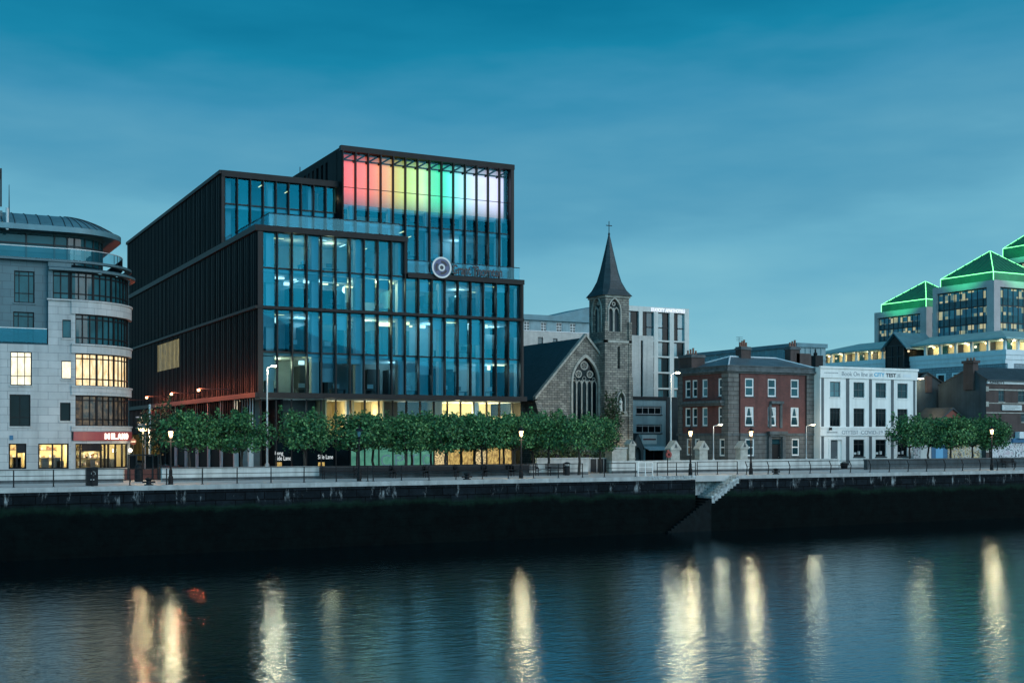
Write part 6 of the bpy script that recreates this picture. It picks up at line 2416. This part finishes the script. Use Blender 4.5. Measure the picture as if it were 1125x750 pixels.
low_wall(-40, 135.5, LWY, 0.98, 'granite_pale', 'pale granite low wall in front of the rounded apartment building')
low_wall(178, 351, LWY, 0.98, 'granite_pale', 'pale granite low wall under the first trees, right of the lane')
low_wall(351.6, 581, LWY, 0.98, 'grey_render', 'dark low wall behind the long row of black benches', 'cornice_stone')
low_wall(581.6, 646, LWY, 0.98, 'granite_pale', 'short pale low wall behind the last promenade tree by the church')
low_wall(672, 921, 92.0, 1.10, 'granite_pale', 'long smooth pale low wall in front of the red brick house')
low_wall(952.5, 1160, 91.0, 1.05, 'grey_render', 'dark low wall in front of the white house and pub', 'cornice_stone')

# ------------------------------------------------------------------ railings on the quay edge
RLY = 83.95
def railing(p0, p1, label, mat='black_metal', step=2.35, y=RLY, h=1.1, lean=0.0):
    x0, x1 = XF(p0, y), XF(p1, y)
    t = thing('railing', ((x0 + x1) / 2, y, 0), label, 'railing', 'railings along the quay edge')
    n = max(1, round((x1 - x0) / step))
    for i in range(n + 1):
        x = x0 + (x1 - x0) * i / n
        m = MB()
        m.tube((x, y, 0), (x, y - lean * 0.2, h * 0.6), 0.045, 0.042, 6)
        m.tube((x, y - lean * 0.2, h * 0.6), (x, y + lean * 0.3, h + 0.03), 0.042, 0.036, 6)
        m.box(x - 0.09, x + 0.09, y - 0.09, y + 0.09, 0.0, 0.025)
        m.build('post', mat, t)
    for z in (0.38, 0.72, h):
        MB().tube((x0, y, z), (x1, y, z), 0.022 if z < 1 else 0.03, n=6).build('rail', mat, t)
    return t


railing(-30, 404, 'black quay edge railing in front of the lane and first trees')
railing(410, 640, 'black quay edge railing in front of the black benches')
railing(664, 698, 'short black railing on the quay edge left of the white gate')
railing(722, 764, 'short black railing on the quay edge between white gate and steps')
railing(766, 810, 'black railing set back behind the top of the quay steps', y=85.35)
railing(820, 1150, 'black railing with curved posts on the quay edge, right of the steps', lean=0.5)
railing(701, 717, 'small white railing with three posts near the quay steps', 'white_paint', 0.62, 85.4)

# ------------------------------------------------------------------ clipped trees
def crown_mesh(seed, rx=2.15, ry=1.7, rz=1.55, n=5200, mat='leaf', ls=0.17, clump=70, power=2.6, lump=0.34):
    g = np.random.default_rng(seed)
    # clump centres fill a rounded box; leaves scatter round each
    c = g.normal(size=(clump, 3))
    c /= (np.abs(c) ** power).sum(1, keepdims=True) ** (1 / power)
    c *= (g.random((clump, 1)) ** 0.38) * 0.93
    idx = g.integers(0, clump, n)
    p = c[idx] + g.normal(size=(n, 3)) * lump * np.array([0.42, 0.5, 0.42])
    nrm = np.linalg.norm(p, axis=1, keepdims=True)
    r = (np.abs(p) ** power).sum(1, keepdims=True) ** (1 / power)
    p = np.where(r > 1.08, p / r * (1.0 + 0.1 * g.random((n, 1))), p)
    k = n // 22                                  # a few long shoots stand out of the clipped top
    sh = g.normal(size=(6, 2)) * 0.45
    j = g.integers(0, 6, k)
    p[:k, :2] = sh[j] + g.normal(size=(k, 2)) * 0.045
    p[:k, 2] = 0.75 + 0.55 * g.random(k) * (0.4 + 0.6 * ((j * 37) % 6) / 5)
    p *= np.array([rx, ry, rz])
    out = p / np.array([rx, ry, rz])
    out /= np.linalg.norm(out, axis=1, keepdims=True) + 1e-6
    d = out * 0.6 + g.normal(size=(n, 3)) * 0.75 + np.array([0, 0, 0.35])
    d /= np.linalg.norm(d, axis=1, keepdims=True)
    a = np.cross(d, g.normal(size=(n, 3)))
    a /= np.linalg.norm(a, axis=1, keepdims=True) + 1e-6
    b = np.cross(d, a)
    s = ls * (0.65 + 0.7 * g.random((n, 1)))
    v = np.stack([p - a * s * 0.62, p - b * s * 0.42 + d * s * .12, p + a * s * 0.62, p + b * s * 0.42 + d * s * .12], 1).reshape(-1, 3)
    me = bpy.data.meshes.new('crown')
    me.vertices.add(4 * n)
    me.vertices.foreach_set('co', v.ravel())
    me.loops.add(4 * n)
    me.loops.foreach_set('vertex_index', np.arange(4 * n, dtype=np.int32))
    me.polygons.add(n)
    me.polygons.foreach_set('loop_start', np.arange(0, 4 * n, 4, dtype=np.int32))
    me.polygons.foreach_set('loop_total', np.full(n, 4, dtype=np.int32))
    me.update()
    me.validate()
    me.materials.append(MATS[mat])
    return me


def trunk_mesh(seed, h, spread, r=0.11, levels=7, up=1.2):
    rr = random.Random(seed)
    m = MB()
    pts = [Vector((0, 0, -0.1))]
    for i in range(4):
        pts.append(Vector((rr.uniform(-.06, .06), rr.uniform(-.06, .06), h * (i + 1) / 4)))
    for i, (a, b) in enumerate(zip(pts, pts[1:])):
        m.tube(a, b, r * (1.25 - 0.12 * i), r * (1.25 - 0.12 * (i + 1)), 8)
    for k in range(levels):
        an = 2 * math.pi * k / levels + rr.uniform(-.3, .3)
        q0 = pts[-1] - Vector((0, 0, rr.uniform(0.0, 0.35)))
        q1 = q0 + Vector((math.cos(an) * spread * 0.5, math.sin(an) * spread * 0.45, up * rr.uniform(0.3, 0.7)))
        q2 = q1 + Vector((math.cos(an) * spread * 0.45, math.sin(an) * spread * 0.35, up * rr.uniform(0.4, 0.9)))
        m.tube(q0, q1, r * 0.55, r * 0.35, 6)
        m.tube(q1, q2, r * 0.35, r * 0.12, 5)
    off = [Vector(v) for v in m.v]
    me = bpy.data.meshes.new('trunk')
    me.from_pydata([tuple(v) for v in off], [], m.f)
    me.materials.append(MATS['bark'])
    return me


CROWNS = [crown_mesh(11), crown_mesh(12, 2.3, 1.7, 1.45, 5400), crown_mesh(13, 2.0, 1.6, 1.62, 4800, lump=0.42), crown_mesh(14, 2.2, 1.8, 1.5, 5200, clump=54, lump=0.4),
          crown_mesh(15, 2.05, 1.7, 1.6, 5000, power=2.2, lump=0.4), crown_mesh(16, 2.25, 1.6, 1.5, 5000, clump=90)]
TRUNKS = [trunk_mesh(s, 2.35, 2.2) for s in (21, 22, 23, 24)]


def tree(x, y, label, variant, rot, sc=(1, 1, 1), zc=3.5, group='clipped trees along the promenade', name='clipped_tree', crowns=None, trunks=None):
    t = thing(name, (x, y, 0), label, 'tree', group)
    for nm, me, z in (('trunk', (trunks or TRUNKS)[variant % len(trunks or TRUNKS)], 0), ('crown', (crowns or CROWNS)[variant % len(crowns or CROWNS)], zc)):
        o = bpy.data.objects.new(nm, me)
        COL.objects.link(o)
        o.parent = t
        o.location = (0, 0, z)
        if nm == 'crown':
            o.rotation_euler = (0, 0, rot)
            o.scale = sc
    return t


TRY = 92.3
rr = random.Random(77)
front_px = [208, 266, 334, 393, 446, 490, 529, 566, 603]
for i, p in enumerate(front_px):
    tree(XF(p, TRY), TRY, f'clipped dense green tree in the river-side row, {ORD[i]} from the lane', i, R(180) * (i % 2) + rr.uniform(-.25, .25),
         (rr.uniform(0.94, 1.12), 1.0, rr.uniform(0.9, 1.12)), 3.46 + rr.uniform(-.1, .14))
back_px = [410, 452, 474, 507, 522, 553, 586]
for i, p in enumerate(back_px):
    tree(XF(p, 98.5), 98.5, f'clipped green tree in the row behind the benches, nearer the offices, {ORD[i]} from the lane', i + 1, R(180) * (i % 2) + rr.uniform(-.25, .25),
         (rr.uniform(0.94, 1.08), 1.0, rr.uniform(0.95, 1.05)), 3.55)
tree(XF(636, 89.6), 89.6, 'clipped green tree rooted in front of the short pale wall beside the church', 2, 0.1, (0.98, 0.95, 0.98), 3.42)
tree(XF(660, 93.5), 93.5, 'clipped green tree at the church end, behind the pale low wall', 3, 0.2, (0.78, 0.9, 0.95), 3.4)
for i, p in enumerate((999, 1045, 1088)):
    tree(XF(p, 92.6), 92.6, 'clipped round tree in front of the ' + ('white house' if i == 0 else 'grey gable and hoarding' if i == 1 else 'brick pub'), i + 2,
         R(180) * (i % 2), (rr.uniform(1.12, 1.2), 1.1, 1.05), 3.6, 'clipped trees in front of white house and pub')
for i, p in enumerate((1020, 1068)):
    tree(XF(p, 98.0), 98.0, ('first' if i == 0 else 'second') + ' clipped tree of the back pair, behind the trees facing white house and pub', i + 1,
         R(180) * (i % 2), (1.1, 1.0, 1.0), 3.6, 'clipped trees in front of white house and pub')
# looser trees
LOOSE_C = [crown_mesh(31, 1.6, 1.5, 1.9, 1500, 'leaf_dark', 0.17, 46, 2.0, 0.5), crown_mesh(32, 1.3, 1.3, 2.6, 1500, 'leaf_dark', 0.2, 50, 2.0, 0.5)]
LOOSE_T = [trunk_mesh(33, 2.4, 1.4, 0.07, 6, 1.8), trunk_mesh(34, 1.6, 1.0, 0.08, 6, 2.0)]
tree(XF(176, 94.5), 94.5, 'loose thin tree with sparse leaves at the mouth of the lane', 0, 0.4, (1, 1, 1.0), 3.9, None, 'young_tree', LOOSE_C, LOOSE_T)
tree(XF(672, 114.5), 114.5, 'dark narrow tree growing against the church tower', 1, 1.1, (1.0, 1.0, 1.15), 4.9, None, 'garden_tree', LOOSE_C, LOOSE_T)
BUSH = [crown_mesh(s, 1.1, 0.8, 0.75, 700, 'leaf_dark', 0.14, 26, 2.2, 0.5) for s in (41, 42)]
for i, (p, y, s) in enumerate(((600, 112, 1.5), (618, 112, 1.6), (634, 113, 1.4), (655, 113, 1.2))):
    o = bpy.data.objects.new('garden_bush', BUSH[i % 2])
    COL.objects.link(o)
    o.location = (XF(p, y), y, 0.75 * s)
    o.scale = (s, s, s)
    tag(o, ['leafy bush in the church garden nearest the office building', 'leafy bush in the church garden, second from the offices',
            'leafy bush under the big church window', 'small leafy bush at the foot of the church tower'][i], 'bush', 'bushes in the church garden')

# ------------------------------------------------------------------ church garden: wall, gate, floodlight
gw = thing('garden_wall', (XF(625, 104.5), 104.5, 0), 'low pale wall of the floodlit church garden', 'wall')
MB().box(XF(590, 104.5), XF(650, 104.5), 104.5, 104.85, -0.1, 1.05).build('wall_body', 'granite_pale', gw)
MB().box(XF(590, 104.5), XF(650, 104.5), 104.42, 104.93, 1.051, 1.18).build('coping', 'granite_pale', gw)
gt = thing('metal_gate', (XF(660, 95), 95, 0), 'grey sheet metal gate in the gap beside the church wall', 'gate')
m = MB()
m.box(XF(648, 95), XF(671, 95), 95, 95.06, 0.05, 1.25)
m.build('leaf_panel', 'dark_metal', gt)
m = MB()
for p in (648, 655.5, 663, 671):
    m.box(XF(p, 95) - 0.04, XF(p, 95) + 0.04, 94.95, 94.998, 0, 1.35)
m.box(XF(648, 95), XF(671, 95), 94.94, 95.1, 1.251, 1.32)
m.build('gate_frame', 'pale_metal', gt)
fl = thing('floodlight', (XF(645, 105.6), 105.6, 1.0), 'small warm garden floodlight glowing behind the church wall', 'lamp')
m = MB()
fx_ = XF(645, 105.6)
m.tube((fx_, 105.6, 0), (fx_, 105.6, 1.2), 0.04)
m.box(fx_ - 0.2, fx_ + 0.2, 105.45, 105.75, 1.2, 1.45)
m.build('housing', 'black_metal', fl)
MB().box(fx_ - 0.15, fx_ + 0.15, 105.76, 105.79, 1.23, 1.42).build('lens', 'lamp_warm', fl)
point_light('floodlight_lamp', (fx_, 106.1, 1.6), 240, (1.0, 0.68, 0.3), 0.12, fl)
fl2 = thing('floodlight', (XF(684, 115.2), 115.2, 0.3), 'warm floodlight at the foot of the church tower', 'lamp')
f2x = XF(684, 115.2)
m = MB()
m.box(f2x - 0.18, f2x + 0.18, 115.0, 115.3, 0.15, 0.4)
m.tube((f2x, 115.15, 0), (f2x, 115.15, 0.15), 0.05)
m.build('housing', 'black_metal', fl2)
MB().box(f2x - 0.14, f2x + 0.14, 115.302, 115.33, 0.18, 0.37).build('lens', 'lamp_warm', fl2)
point_light('floodlight_lamp', (f2x - 0.4, 115.7, 0.9), 170, (1.0, 0.74, 0.36), 0.12, fl2)
fl3 = thing('floodlight', (XF(612, 106), 106, 0.3), 'warm floodlight under the bushes near the offices', 'lamp')
f3x = XF(612, 106)
m = MB()
m.box(f3x - 0.18, f3x + 0.18, 105.9, 106.2, 1.2, 1.45)
m.tube((f3x, 106.05, 0), (f3x, 106.05, 1.2), 0.04)
m.build('housing', 'black_metal', fl3)
MB().box(f3x - 0.14, f3x + 0.14, 106.202, 106.23, 1.23, 1.42).build('lens', 'lamp_warm', fl3)
point_light('floodlight_lamp', (f3x, 106.7, 1.6), 200, (1.0, 0.68, 0.3), 0.12, fl3)
ub = thing('stone_block', (XF(680, 94), 94, 0), 'plain pale rendered box standing beside a gabled stone pier', 'box')
MB().box(XF(672.5, 94), XF(688.5, 94), 94, 95.2, 0, ZF(680, 492.5, 94)).build('body', 'pier_stone', ub)
MB().box(XF(672, 94), XF(689, 94), 93.9, 95.3, ZF(680, 492.4, 94), ZF(680, 491.2, 94)).build('lid', 'granite_pale', ub)


def gable_pier(p, w, top, label, y=94.6):
    x = XF(p, y)
    t = thing('stone_pier', (x, y, 0), label, 'pier', 'gabled stone piers behind the pale wall')
    F = Face('front', y)
    hw = w / 2
    zt_ = ZF(p, top, y)
    zs_ = zt_ - hw * 1.5
    MB().fbox(F, x - hw * 0.82, x + hw * 0.82, -0.75, 0.0, -0.05, zs_).build('shaft', 'pier_stone', t)
    m = MB()
    m.fprism(F, [(x - hw, zs_ + 0.002), (x + hw, zs_ + 0.002), (x + hw, zs_ + 0.16), (x, zt_), (x - hw, zs_ + 0.16)], -0.85, 0.1)
    c = m.build('gabled_cap', 'pier_stone', t)
    m = MB()
    m.fprism(F, [(x - hw * 0.3, zs_ + 0.2), (x + hw * 0.3, zs_ + 0.2), (x, zs_ + 0.6)], 0.102, 0.13)
    m.build('carving', 'cornice_stone', c)
    m = MB()
    m.fbox(F, x - hw * 0.9, x + hw * 0.9, -0.8, 0.06, zs_ * 0.5, zs_ * 0.5 + 0.1)
    m.build('collar', 'tracery_stone', t)


gable_pier(694.5, 0.75, 482.8, 'slim gabled stone pier beside the plain rendered box')
gable_pier(742, 1.2, 483.5, 'wide gabled stone pier right of the tall lit lamp post')
gable_pier(773, 1.15, 483.8, 'gabled stone pier in front of the side wall of the brick house')
gable_pier(817.5, 1.05, 484, 'gabled stone pier in front of the stone quoin of the brick house')

# ------------------------------------------------------------------ benches, bins, bollards and other quay furniture
def make_bench(x, y, w, label, group, legs=2):
    t = thing('bench', (x, y, 0), label, 'bench', group)
    m = MB()
    for k in range(4):
        m.box(x - w / 2, x + w / 2, y - 0.45 + k * 0.13, y - 0.45 + k * 0.13 + 0.1, 0.43, 0.47)
    m.build('seat', 'black_metal', t)
    m = MB()
    for k in range(4):
        z = 0.55 + k * 0.12
        m.box(x - w / 2, x + w / 2, y + 0.07 + 0.02 * k, y + 0.10 + 0.02 * k, z, z + 0.085)
    m.build('backrest', 'black_metal', t)
    for s in (-1, 1):
        xx = x + s * (w / 2 - 0.25)
        m = MB()
        m.box(xx - 0.03, xx + 0.03, y - 0.42, y - 0.36, 0, 0.43)
        m.box(xx - 0.03, xx + 0.03, y + 0.02, y + 0.08, 0, 1.02)
        m.box(xx - 0.03, xx + 0.03, y - 0.42, y + 0.05, 0.38, 0.428)
        m.build('leg', 'black_metal', t)
        m = MB()
        m.box(xx - 0.03, xx + 0.03, y - 0.45, y + 0.06, 0.64, 0.68)
        m.box(xx - 0.03, xx + 0.03, y - 0.45, y - 0.40, 0.475, 0.64)
        m.build('armrest', 'black_metal', t)
    return t


for i, p in enumerate((372, 412, 449, 484, 517, 547, 574)):
    make_bench(XF(p, 89.9), 89.9, 3.05, f'long black slatted bench, {ORD[i]} from the lane end of the dark wall', 'black benches in front of the dark wall')
make_bench(XF(611, 89.9), 89.9, 2.0, 'short black bench with armrests in front of the short pale wall', 'single benches')
make_bench(XF(1107, 90.3), 90.3, 2.0, 'short black bench with armrests in front of the pub', 'single benches')
bn = thing('litter_bin', (XF(623, 89.3), 89.3, 0), 'slim black litter bin beside the short bench near the church', 'bin')
m = MB()
m.lathe((XF(623, 89.3), 89.3, 0), [(0.2, 0), (0.24, 0.05), (0.24, 0.75), (0.2, 0.8)], 12)
m.build('body', 'black_metal', bn)
m = MB()
for k in range(4):
    a = R(45 + 90 * k)
    m.tube((XF(623, 89.3) + 0.2 * math.cos(a), 89.3 + 0.2 * math.sin(a), 0.78), (XF(623, 89.3) + 0.2 * math.cos(a), 89.3 + 0.2 * math.sin(a), 0.98), 0.02, n=5)
m.lathe((XF(623, 89.3), 89.3, 0.98), [(0.28, 0), (0.28, 0.05), (0.1, 0.14)], 12)
m.build('hood', 'black_metal', bn)
cb = thing('cabinet', (XF(101, 84.4), 84.4, 0), 'black upright service cabinet with white symbols at the quay railing', 'cabinet')
x = XF(101, 84.4)
MB().box(x - 0.36, x + 0.36, 84.2, 84.7, 0.02, 1.18).build('body', 'plastic_dark', cb)
MB().box(x - 0.4, x + 0.4, 84.16, 84.74, 1.181, 1.24).build('lid', 'plastic_dark', cb)
m = MB()
FCb = Face('front', 84.2)
m.fbox(FCb, x - 0.12, x - 0.03, 0.002, 0.008, 0.36, 0.44)
m.fbox(FCb, x + 0.03, x + 0.12, 0.002, 0.008, 0.36, 0.44)
m.add(*ring(FCb, x + 0.06, 0.82, 0.12, 0.14, 0.002, 0.008, 16))
m.build('symbol', 'sign_board', cb)


def bollard(p, y, label):
    x = XF(p, y)
    t = thing('mooring_bollard', (x, y, 0), label, 'bollard', 'iron mooring bollards on the quay edge')
    m = MB()
    m.lathe((x, y, 0), [(0.3, 0), (0.3, 0.06), (0.17, 0.1), (0.15, 0.3), (0.24, 0.4), (0.24, 0.46), (0.1, 0.52)], 12)
    m.build('body', 'black_metal', t)
    m = MB()
    m.tube((x - 0.42, y, 0.22), (x + 0.42, y, 0.22), 0.06, n=8)
    m.build('cross_bar', 'black_metal', t)


bollard(163.5, 83.75, 'iron mooring bollard on the quay edge at the lane mouth')
bollard(513, 83.75, 'iron mooring bollard on the quay edge in front of the benches')
bollard(852.5, 83.75, 'iron mooring bollard on the quay edge right of the steps')
lb_ = thing('lifebuoy_stand', (XF(733.5, 85.2), 85.2, 0), 'red lifebuoy housing on a post above the quay steps', 'lifebuoy')
x = XF(733.5, 85.2)
MB().tube((x, 85.2, 0), (x, 85.2, 1.5), 0.045).build('post', 'black_metal', lb_)
m = MB()
vs, fs = ring(Face('front', 85.12), x, 1.75, 0.12, 0.28, 0.0, 0.13, 20)
m.add(vs, fs)
m.build('ring', 'red_paint', lb_)
MB().box(x - 0.09, x + 0.09, 85.13, 85.19, 1.5, 2.15).build('backboard', 'red_paint', lb_)
pl = thing('planter_box', (XF(927.5, 96), 96, 0), 'small dark tub standing on the pavement before the white house door', 'planter')
x = XF(927.5, 96)
MB().lathe((x, 96, 0), [(0.32, 0), (0.4, 0.5), (0.42, 0.52), (0.38, 0.56)], 12).build('tub', 'plastic_dark', pl)
MB().lathe((x, 96, 0.5), [(0.36, 0.0), (0.3, 0.12), (0.12, 0.2)], 12).build('soil', 'earth', pl)
# things at the lane mouth
hb_ = thing('lane_hoarding', (XF(157, 96), 96, 0), 'rust red low barrier with dark panels across the lane mouth', 'barrier')
m = MB()
m.box(XF(137, 96), XF(177, 96), 96, 96.12, 0.0, 0.75)
m.build('board', 'rust_red', hb_)
m = MB()
for p in (141, 150, 168, 174):
    m.box(XF(p, 95.9) - 0.05, XF(p, 95.9) + 0.05, 95.9, 95.998, 0, 1.9)
m.box(XF(141, 95.9), XF(175, 95.9), 95.92, 95.99, 1.8, 1.9)
m.build('frame', 'dark_metal', hb_)
m = MB()
for a, b in ((142, 149.5), (160, 167), (169, 173.5)):
    m.box(XF(a, 96.02), XF(b, 96.02), 96.01, 96.05, 0.8, 1.79)
m.build('panel', 'bronze_side', hb_)
br_ = thing('litter_bin', (XF(152.5, 91), 91, 0), 'black hooded litter bin standing in the lane mouth', 'bin')
x = XF(152.5, 91)
MB().lathe((x, 91, 0), [(0.26, 0), (0.3, 0.05), (0.3, 0.85), (0.24, 0.9)], 12).build('body', 'black_metal', br_)
MB().lathe((x, 91, 0.9), [(0.24, 0), (0.28, 0.05), (0.26, 0.22), (0.12, 0.38)], 12).build('hood', 'black_metal', br_)
ne = thing('road_sign', (XF(146, 97.5), 97.5, 0), 'round red and white no entry sign on a grey pole in the lane', 'sign')
x = XF(146, 97.5)
zc = ZF(146, 485, 97.5)
MB().tube((x, 97.5, 0), (x, 97.5, zc + 0.35), 0.04).build('pole', 'dark_metal', ne)
FNe = Face('front', 97.44)
disc = lambda r: [(x + r * math.cos(R(15 * i)), zc + r * math.sin(R(15 * i))) for i in range(24)]
m = MB()
m.use('sign_red_dark').fprism(FNe, disc(0.24), 0, 0.02)
m.use('sign_grey').fbox(FNe, x - 0.17, x + 0.17, 0.021, 0.026, zc - 0.05, zc + 0.05)
m.build('disc', None, ne)

# ------------------------------------------------------------------ lamps
LAMP_COL = (1.0, 0.72, 0.42)


def make_lantern(p, py, y, label, lit=True, base=True, power=130):
    x = XF(p, y)
    zt_ = ZF(p, py, y)            # lantern centre
    t = thing('street_lamp', (x, y, 0), label, 'street lamp', 'old lantern street lamps on the quay edge')
    m = MB()
    m.lathe((x, y, 0), [(0.17, 0), (0.17, 0.5), (0.12, 0.6), (0.12, 0.95), (0.08, 1.05), (0.065, 1.9), (0.055, zt_ - 0.35)], 10)
    m.tube((x - 0.25, y, zt_ - 0.55), (x + 0.25, y, zt_ - 0.55), 0.02, n=5)
    m.lathe((x, y, zt_ - 0.42), [(0.06, 0), (0.13, 0.06), (0.06, 0.14)], 10)
    m.build('post', 'black_metal', t)
    m = MB()
    m.lathe((x, y, zt_ - 0.28), [(0.08, 0.0), (0.13, 0.2), (0.16, 0.42)], 8)
    m.build('globe', 'lamp_warm' if lit else 'pane_light', t)
    m = MB()
    m.lathe((x, y, zt_ + 0.143), [(0.32, 0), (0.3, 0.05), (0.16, 0.2), (0.06, 0.24), (0.04, 0.38), (0.01, 0.44)], 8)
    m.lathe((x, y, zt_ - 0.285), [(0.08, -0.06), (0.13, 0.0), (0.13, 0.02)], 8)
    m.build('cap', 'black_metal', t)
    if lit:
        point_light('lantern_light', (x, y - 0.45, zt_ - 0.1), power * 2.2, LAMP_COL, 0.16, t)
    return t


make_lantern(187.5, 476, 84.35, 'lit old lantern lamp post at the quay edge before the first trees')
make_lantern(394.5, 475.5, 84.35, 'unlit old lantern lamp post half lost in the tree leaves', False)
make_lantern(572.5, 475.5, 84.35, 'lit old lantern lamp post in front of trees near the church')
make_lantern(758.5, 475.5, 84.35, 'lit old lantern lamp post beside the tall mast lamp near the church porch')
make_lantern(825, 475.5, 84.35, 'lit old lantern lamp post in front of the quoined brick house corner')
make_lantern(1089.5, 473.5, 84.35, 'lit old lantern lamp post in front of the tree by the pub')


def mast(p, ptop, y, arm, label, power, col=(1.0, 0.78, 0.50), base_px=None, r=0.085, name='mast_lamp'):
    x = XF(base_px or p, y)
    z = ZF(base_px or p, ptop, y)
    t = thing('street_lamp', (x, y, 0), label, 'street lamp', 'tall modern street lamps')
    m = MB()
    m.tube((x, y, 0), (x, y, z), r * 1.25, r * 0.7, 8)
    m.lathe((x, y, 0), [(r * 2.2, 0), (r * 2.2, 0.9), (r * 1.4, 1.0)], 8)
    m.build('pole', 'pale_metal', t)
    m = MB()
    m.tube((x, y, z - 0.02), (x + arm, y - 0.2, z + 0.18), 0.045, n=6)
    m.build('arm', 'pale_metal', t)
    m = MB()
    hx_ = x + arm
    s_ = 1 if arm > 0 else -1
    m.box(hx_ - 0.1, hx_ + s_ * 0.4, y - 0.33, y - 0.09, z + 0.16, z + 0.25) if s_ > 0 else m.box(hx_ - 0.55, hx_ + 0.1, y - 0.36, y - 0.06, z + 0.16, z + 0.26)
    h = m.build('head', 'pale_metal', t)
    MB().box(min(hx_, hx_ + s_ * 0.5), max(hx_, hx_ + s_ * 0.34), y - 0.31, y - 0.11, z + 0.08, z + 0.158).build('lens', 'lamp_white', h)
    point_light('lamp_light', (hx_ + s_ * 0.25, y - 0.45, z - 0.12), power, col, 0.22, t)
    return t


mast(741.5, 411, 96, 0.45, 'tall pale mast lamp glowing warm white between church and brick house', 620, base_px=737)
mast(297, 404, 102.3, 0.35, 'tall pale mast lamp glowing at the corner of the black office block', 520, base_px=293.5)
mast(787, 468, 103.0, 0.55, 'short modern lamp with a level arm before the side of the brick house', 170, (1.0, 0.78, 0.5), base_px=783.8, r=0.06)
mast(889, 468, 103.0, 0.55, 'short modern lamp with a level arm between brick house and white house', 170, (1.0, 0.78, 0.5), base_px=885.8, r=0.06)
# lane lamp with a wide hood, a plain pole and a two armed pole
ll = thing('street_lamp', (XF(157, 97), 97, 0), 'wide hooded lamp glowing in the lane, in front of the plain white pole', 'street lamp')
x = XF(157, 97)
zt_ = ZF(157, 471, 97)
MB().tube((x, 97, 0), (x, 97, zt_), 0.07, 0.05, 8).build('pole', 'dark_metal', ll)
MB().lathe((x, 97, zt_), [(0.12, 0), (0.55, 0.06), (0.5, 0.12), (0.2, 0.34), (0.06, 0.4)], 14).build('hood', 'pale_metal', ll)
MB().lathe((x, 97, zt_ - 0.2), [(0.12, 0), (0.3, 0.08), (0.32, 0.19)], 12).build('lens', 'lamp_warm', ll)
point_light('lane_lamp_and_fill', (x, 96.6, zt_ - 0.35), 330, (1.0, 0.66, 0.34), 0.2, ll)
point_light('lane_lamp_and_fill', (x, 98.0, zt_ - 0.2), 200, (1.0, 0.5, 0.26), 0.2, ll)  # second light without a head, added as fill to redden the lane
pp = thing('pole', (XF(164.5, 96.8), 96.8, 0), 'plain pale steel pole without a lamp at the lane mouth', 'pole')
x = XF(164.5, 96.8)
MB().tube((x, 96.8, 0), (x, 96.8, ZF(164, 444, 96.8)), 0.11, 0.09, 8).build('shaft', 'pale_metal', pp)
MB().lathe((x, 96.8, 0), [(0.2, 0), (0.2, 0.8), (0.12, 0.9)], 8).build('base', 'pale_metal', pp)
da = thing('street_lamp', (XF(157.5, 125), 125, 0), 'distant two-headed lamp pole deep in the lane', 'street lamp')
x = XF(159.5, 125)
zt_ = ZF(159, 457.5, 125)
MB().tube((x, 125, 0), (x, 125, zt_), 0.08, 0.06, 8).build('pole', 'pale_metal', da)
m = MB()
m.box(x - 0.9, x, 124.9, 125.1, zt_ - 0.12, zt_)
m.box(x - 0.8, x, 124.4, 124.6, zt_ - 0.85, zt_ - 0.73)
m.build('arm', 'pale_metal', da)
sc_ = thing('sconce_lamp', (XF(139.6, 105), 105, 0), 'small bright wall light at the end of the rounded shopfront', 'wall lamp')
x = XF(139.8, 106)
z = ZF(139.8, 494.5, 106)
MB().lathe((x + 0.25, 106, z), [(0.05, -0.16), (0.13, -0.08), (0.15, 0.05), (0.08, 0.15)], 10).build('globe', 'lamp_white', sc_)
MB().tube((CX + CR - 0.05, 107.2, z), (x + 0.25, 106.0, z), 0.035, n=6).build('bracket', 'dark_metal', sc_)
point_light('sconce_light', (x + 0.3, 105.6, z), 70, (1.0, 0.8, 0.5), 0.12, sc_)

# ------------------------------------------------------------------ dark quayside block on the near bank, behind the camera (it shows in the office glass)
nb = thing('near_bank_building', (80, -26, 1.5), 'dark flat-roofed office block on the near bank, mirrored in the glass', 'building')
FNB = Face('back', -26.0)
nh = [(62 + 3.0 * i, 63.6 + 3.0 * i, 3 + 3.3 * k, 5 + 3.3 * k) for i in range(12) for k in range(4)]
m = MB()
m.wall(FNB, 60, 99, 1.5, 18.5, nh, 0.2)
m.wall(Face('left', 60), -50, -26, 1.5, 18.5)
m.wall(Face('right', 99), -50, -26, 1.5, 18.5)
m.quad((60, -50, 18.5), (99, -50, 18.5), (99, -26, 18.5), (60, -26, 18.5))
m.build('wall', 'grey_render', nb)
m = MB()
for h in nh:
    m.fpanel(FNB, h[0], h[1], -0.15, h[2], h[3])
m.build('glazing', 'pane_black', nb)
MB().box(66, 80, -45, -32, 18.52, 21.5).build('plant_room', 'grey_render', nb)
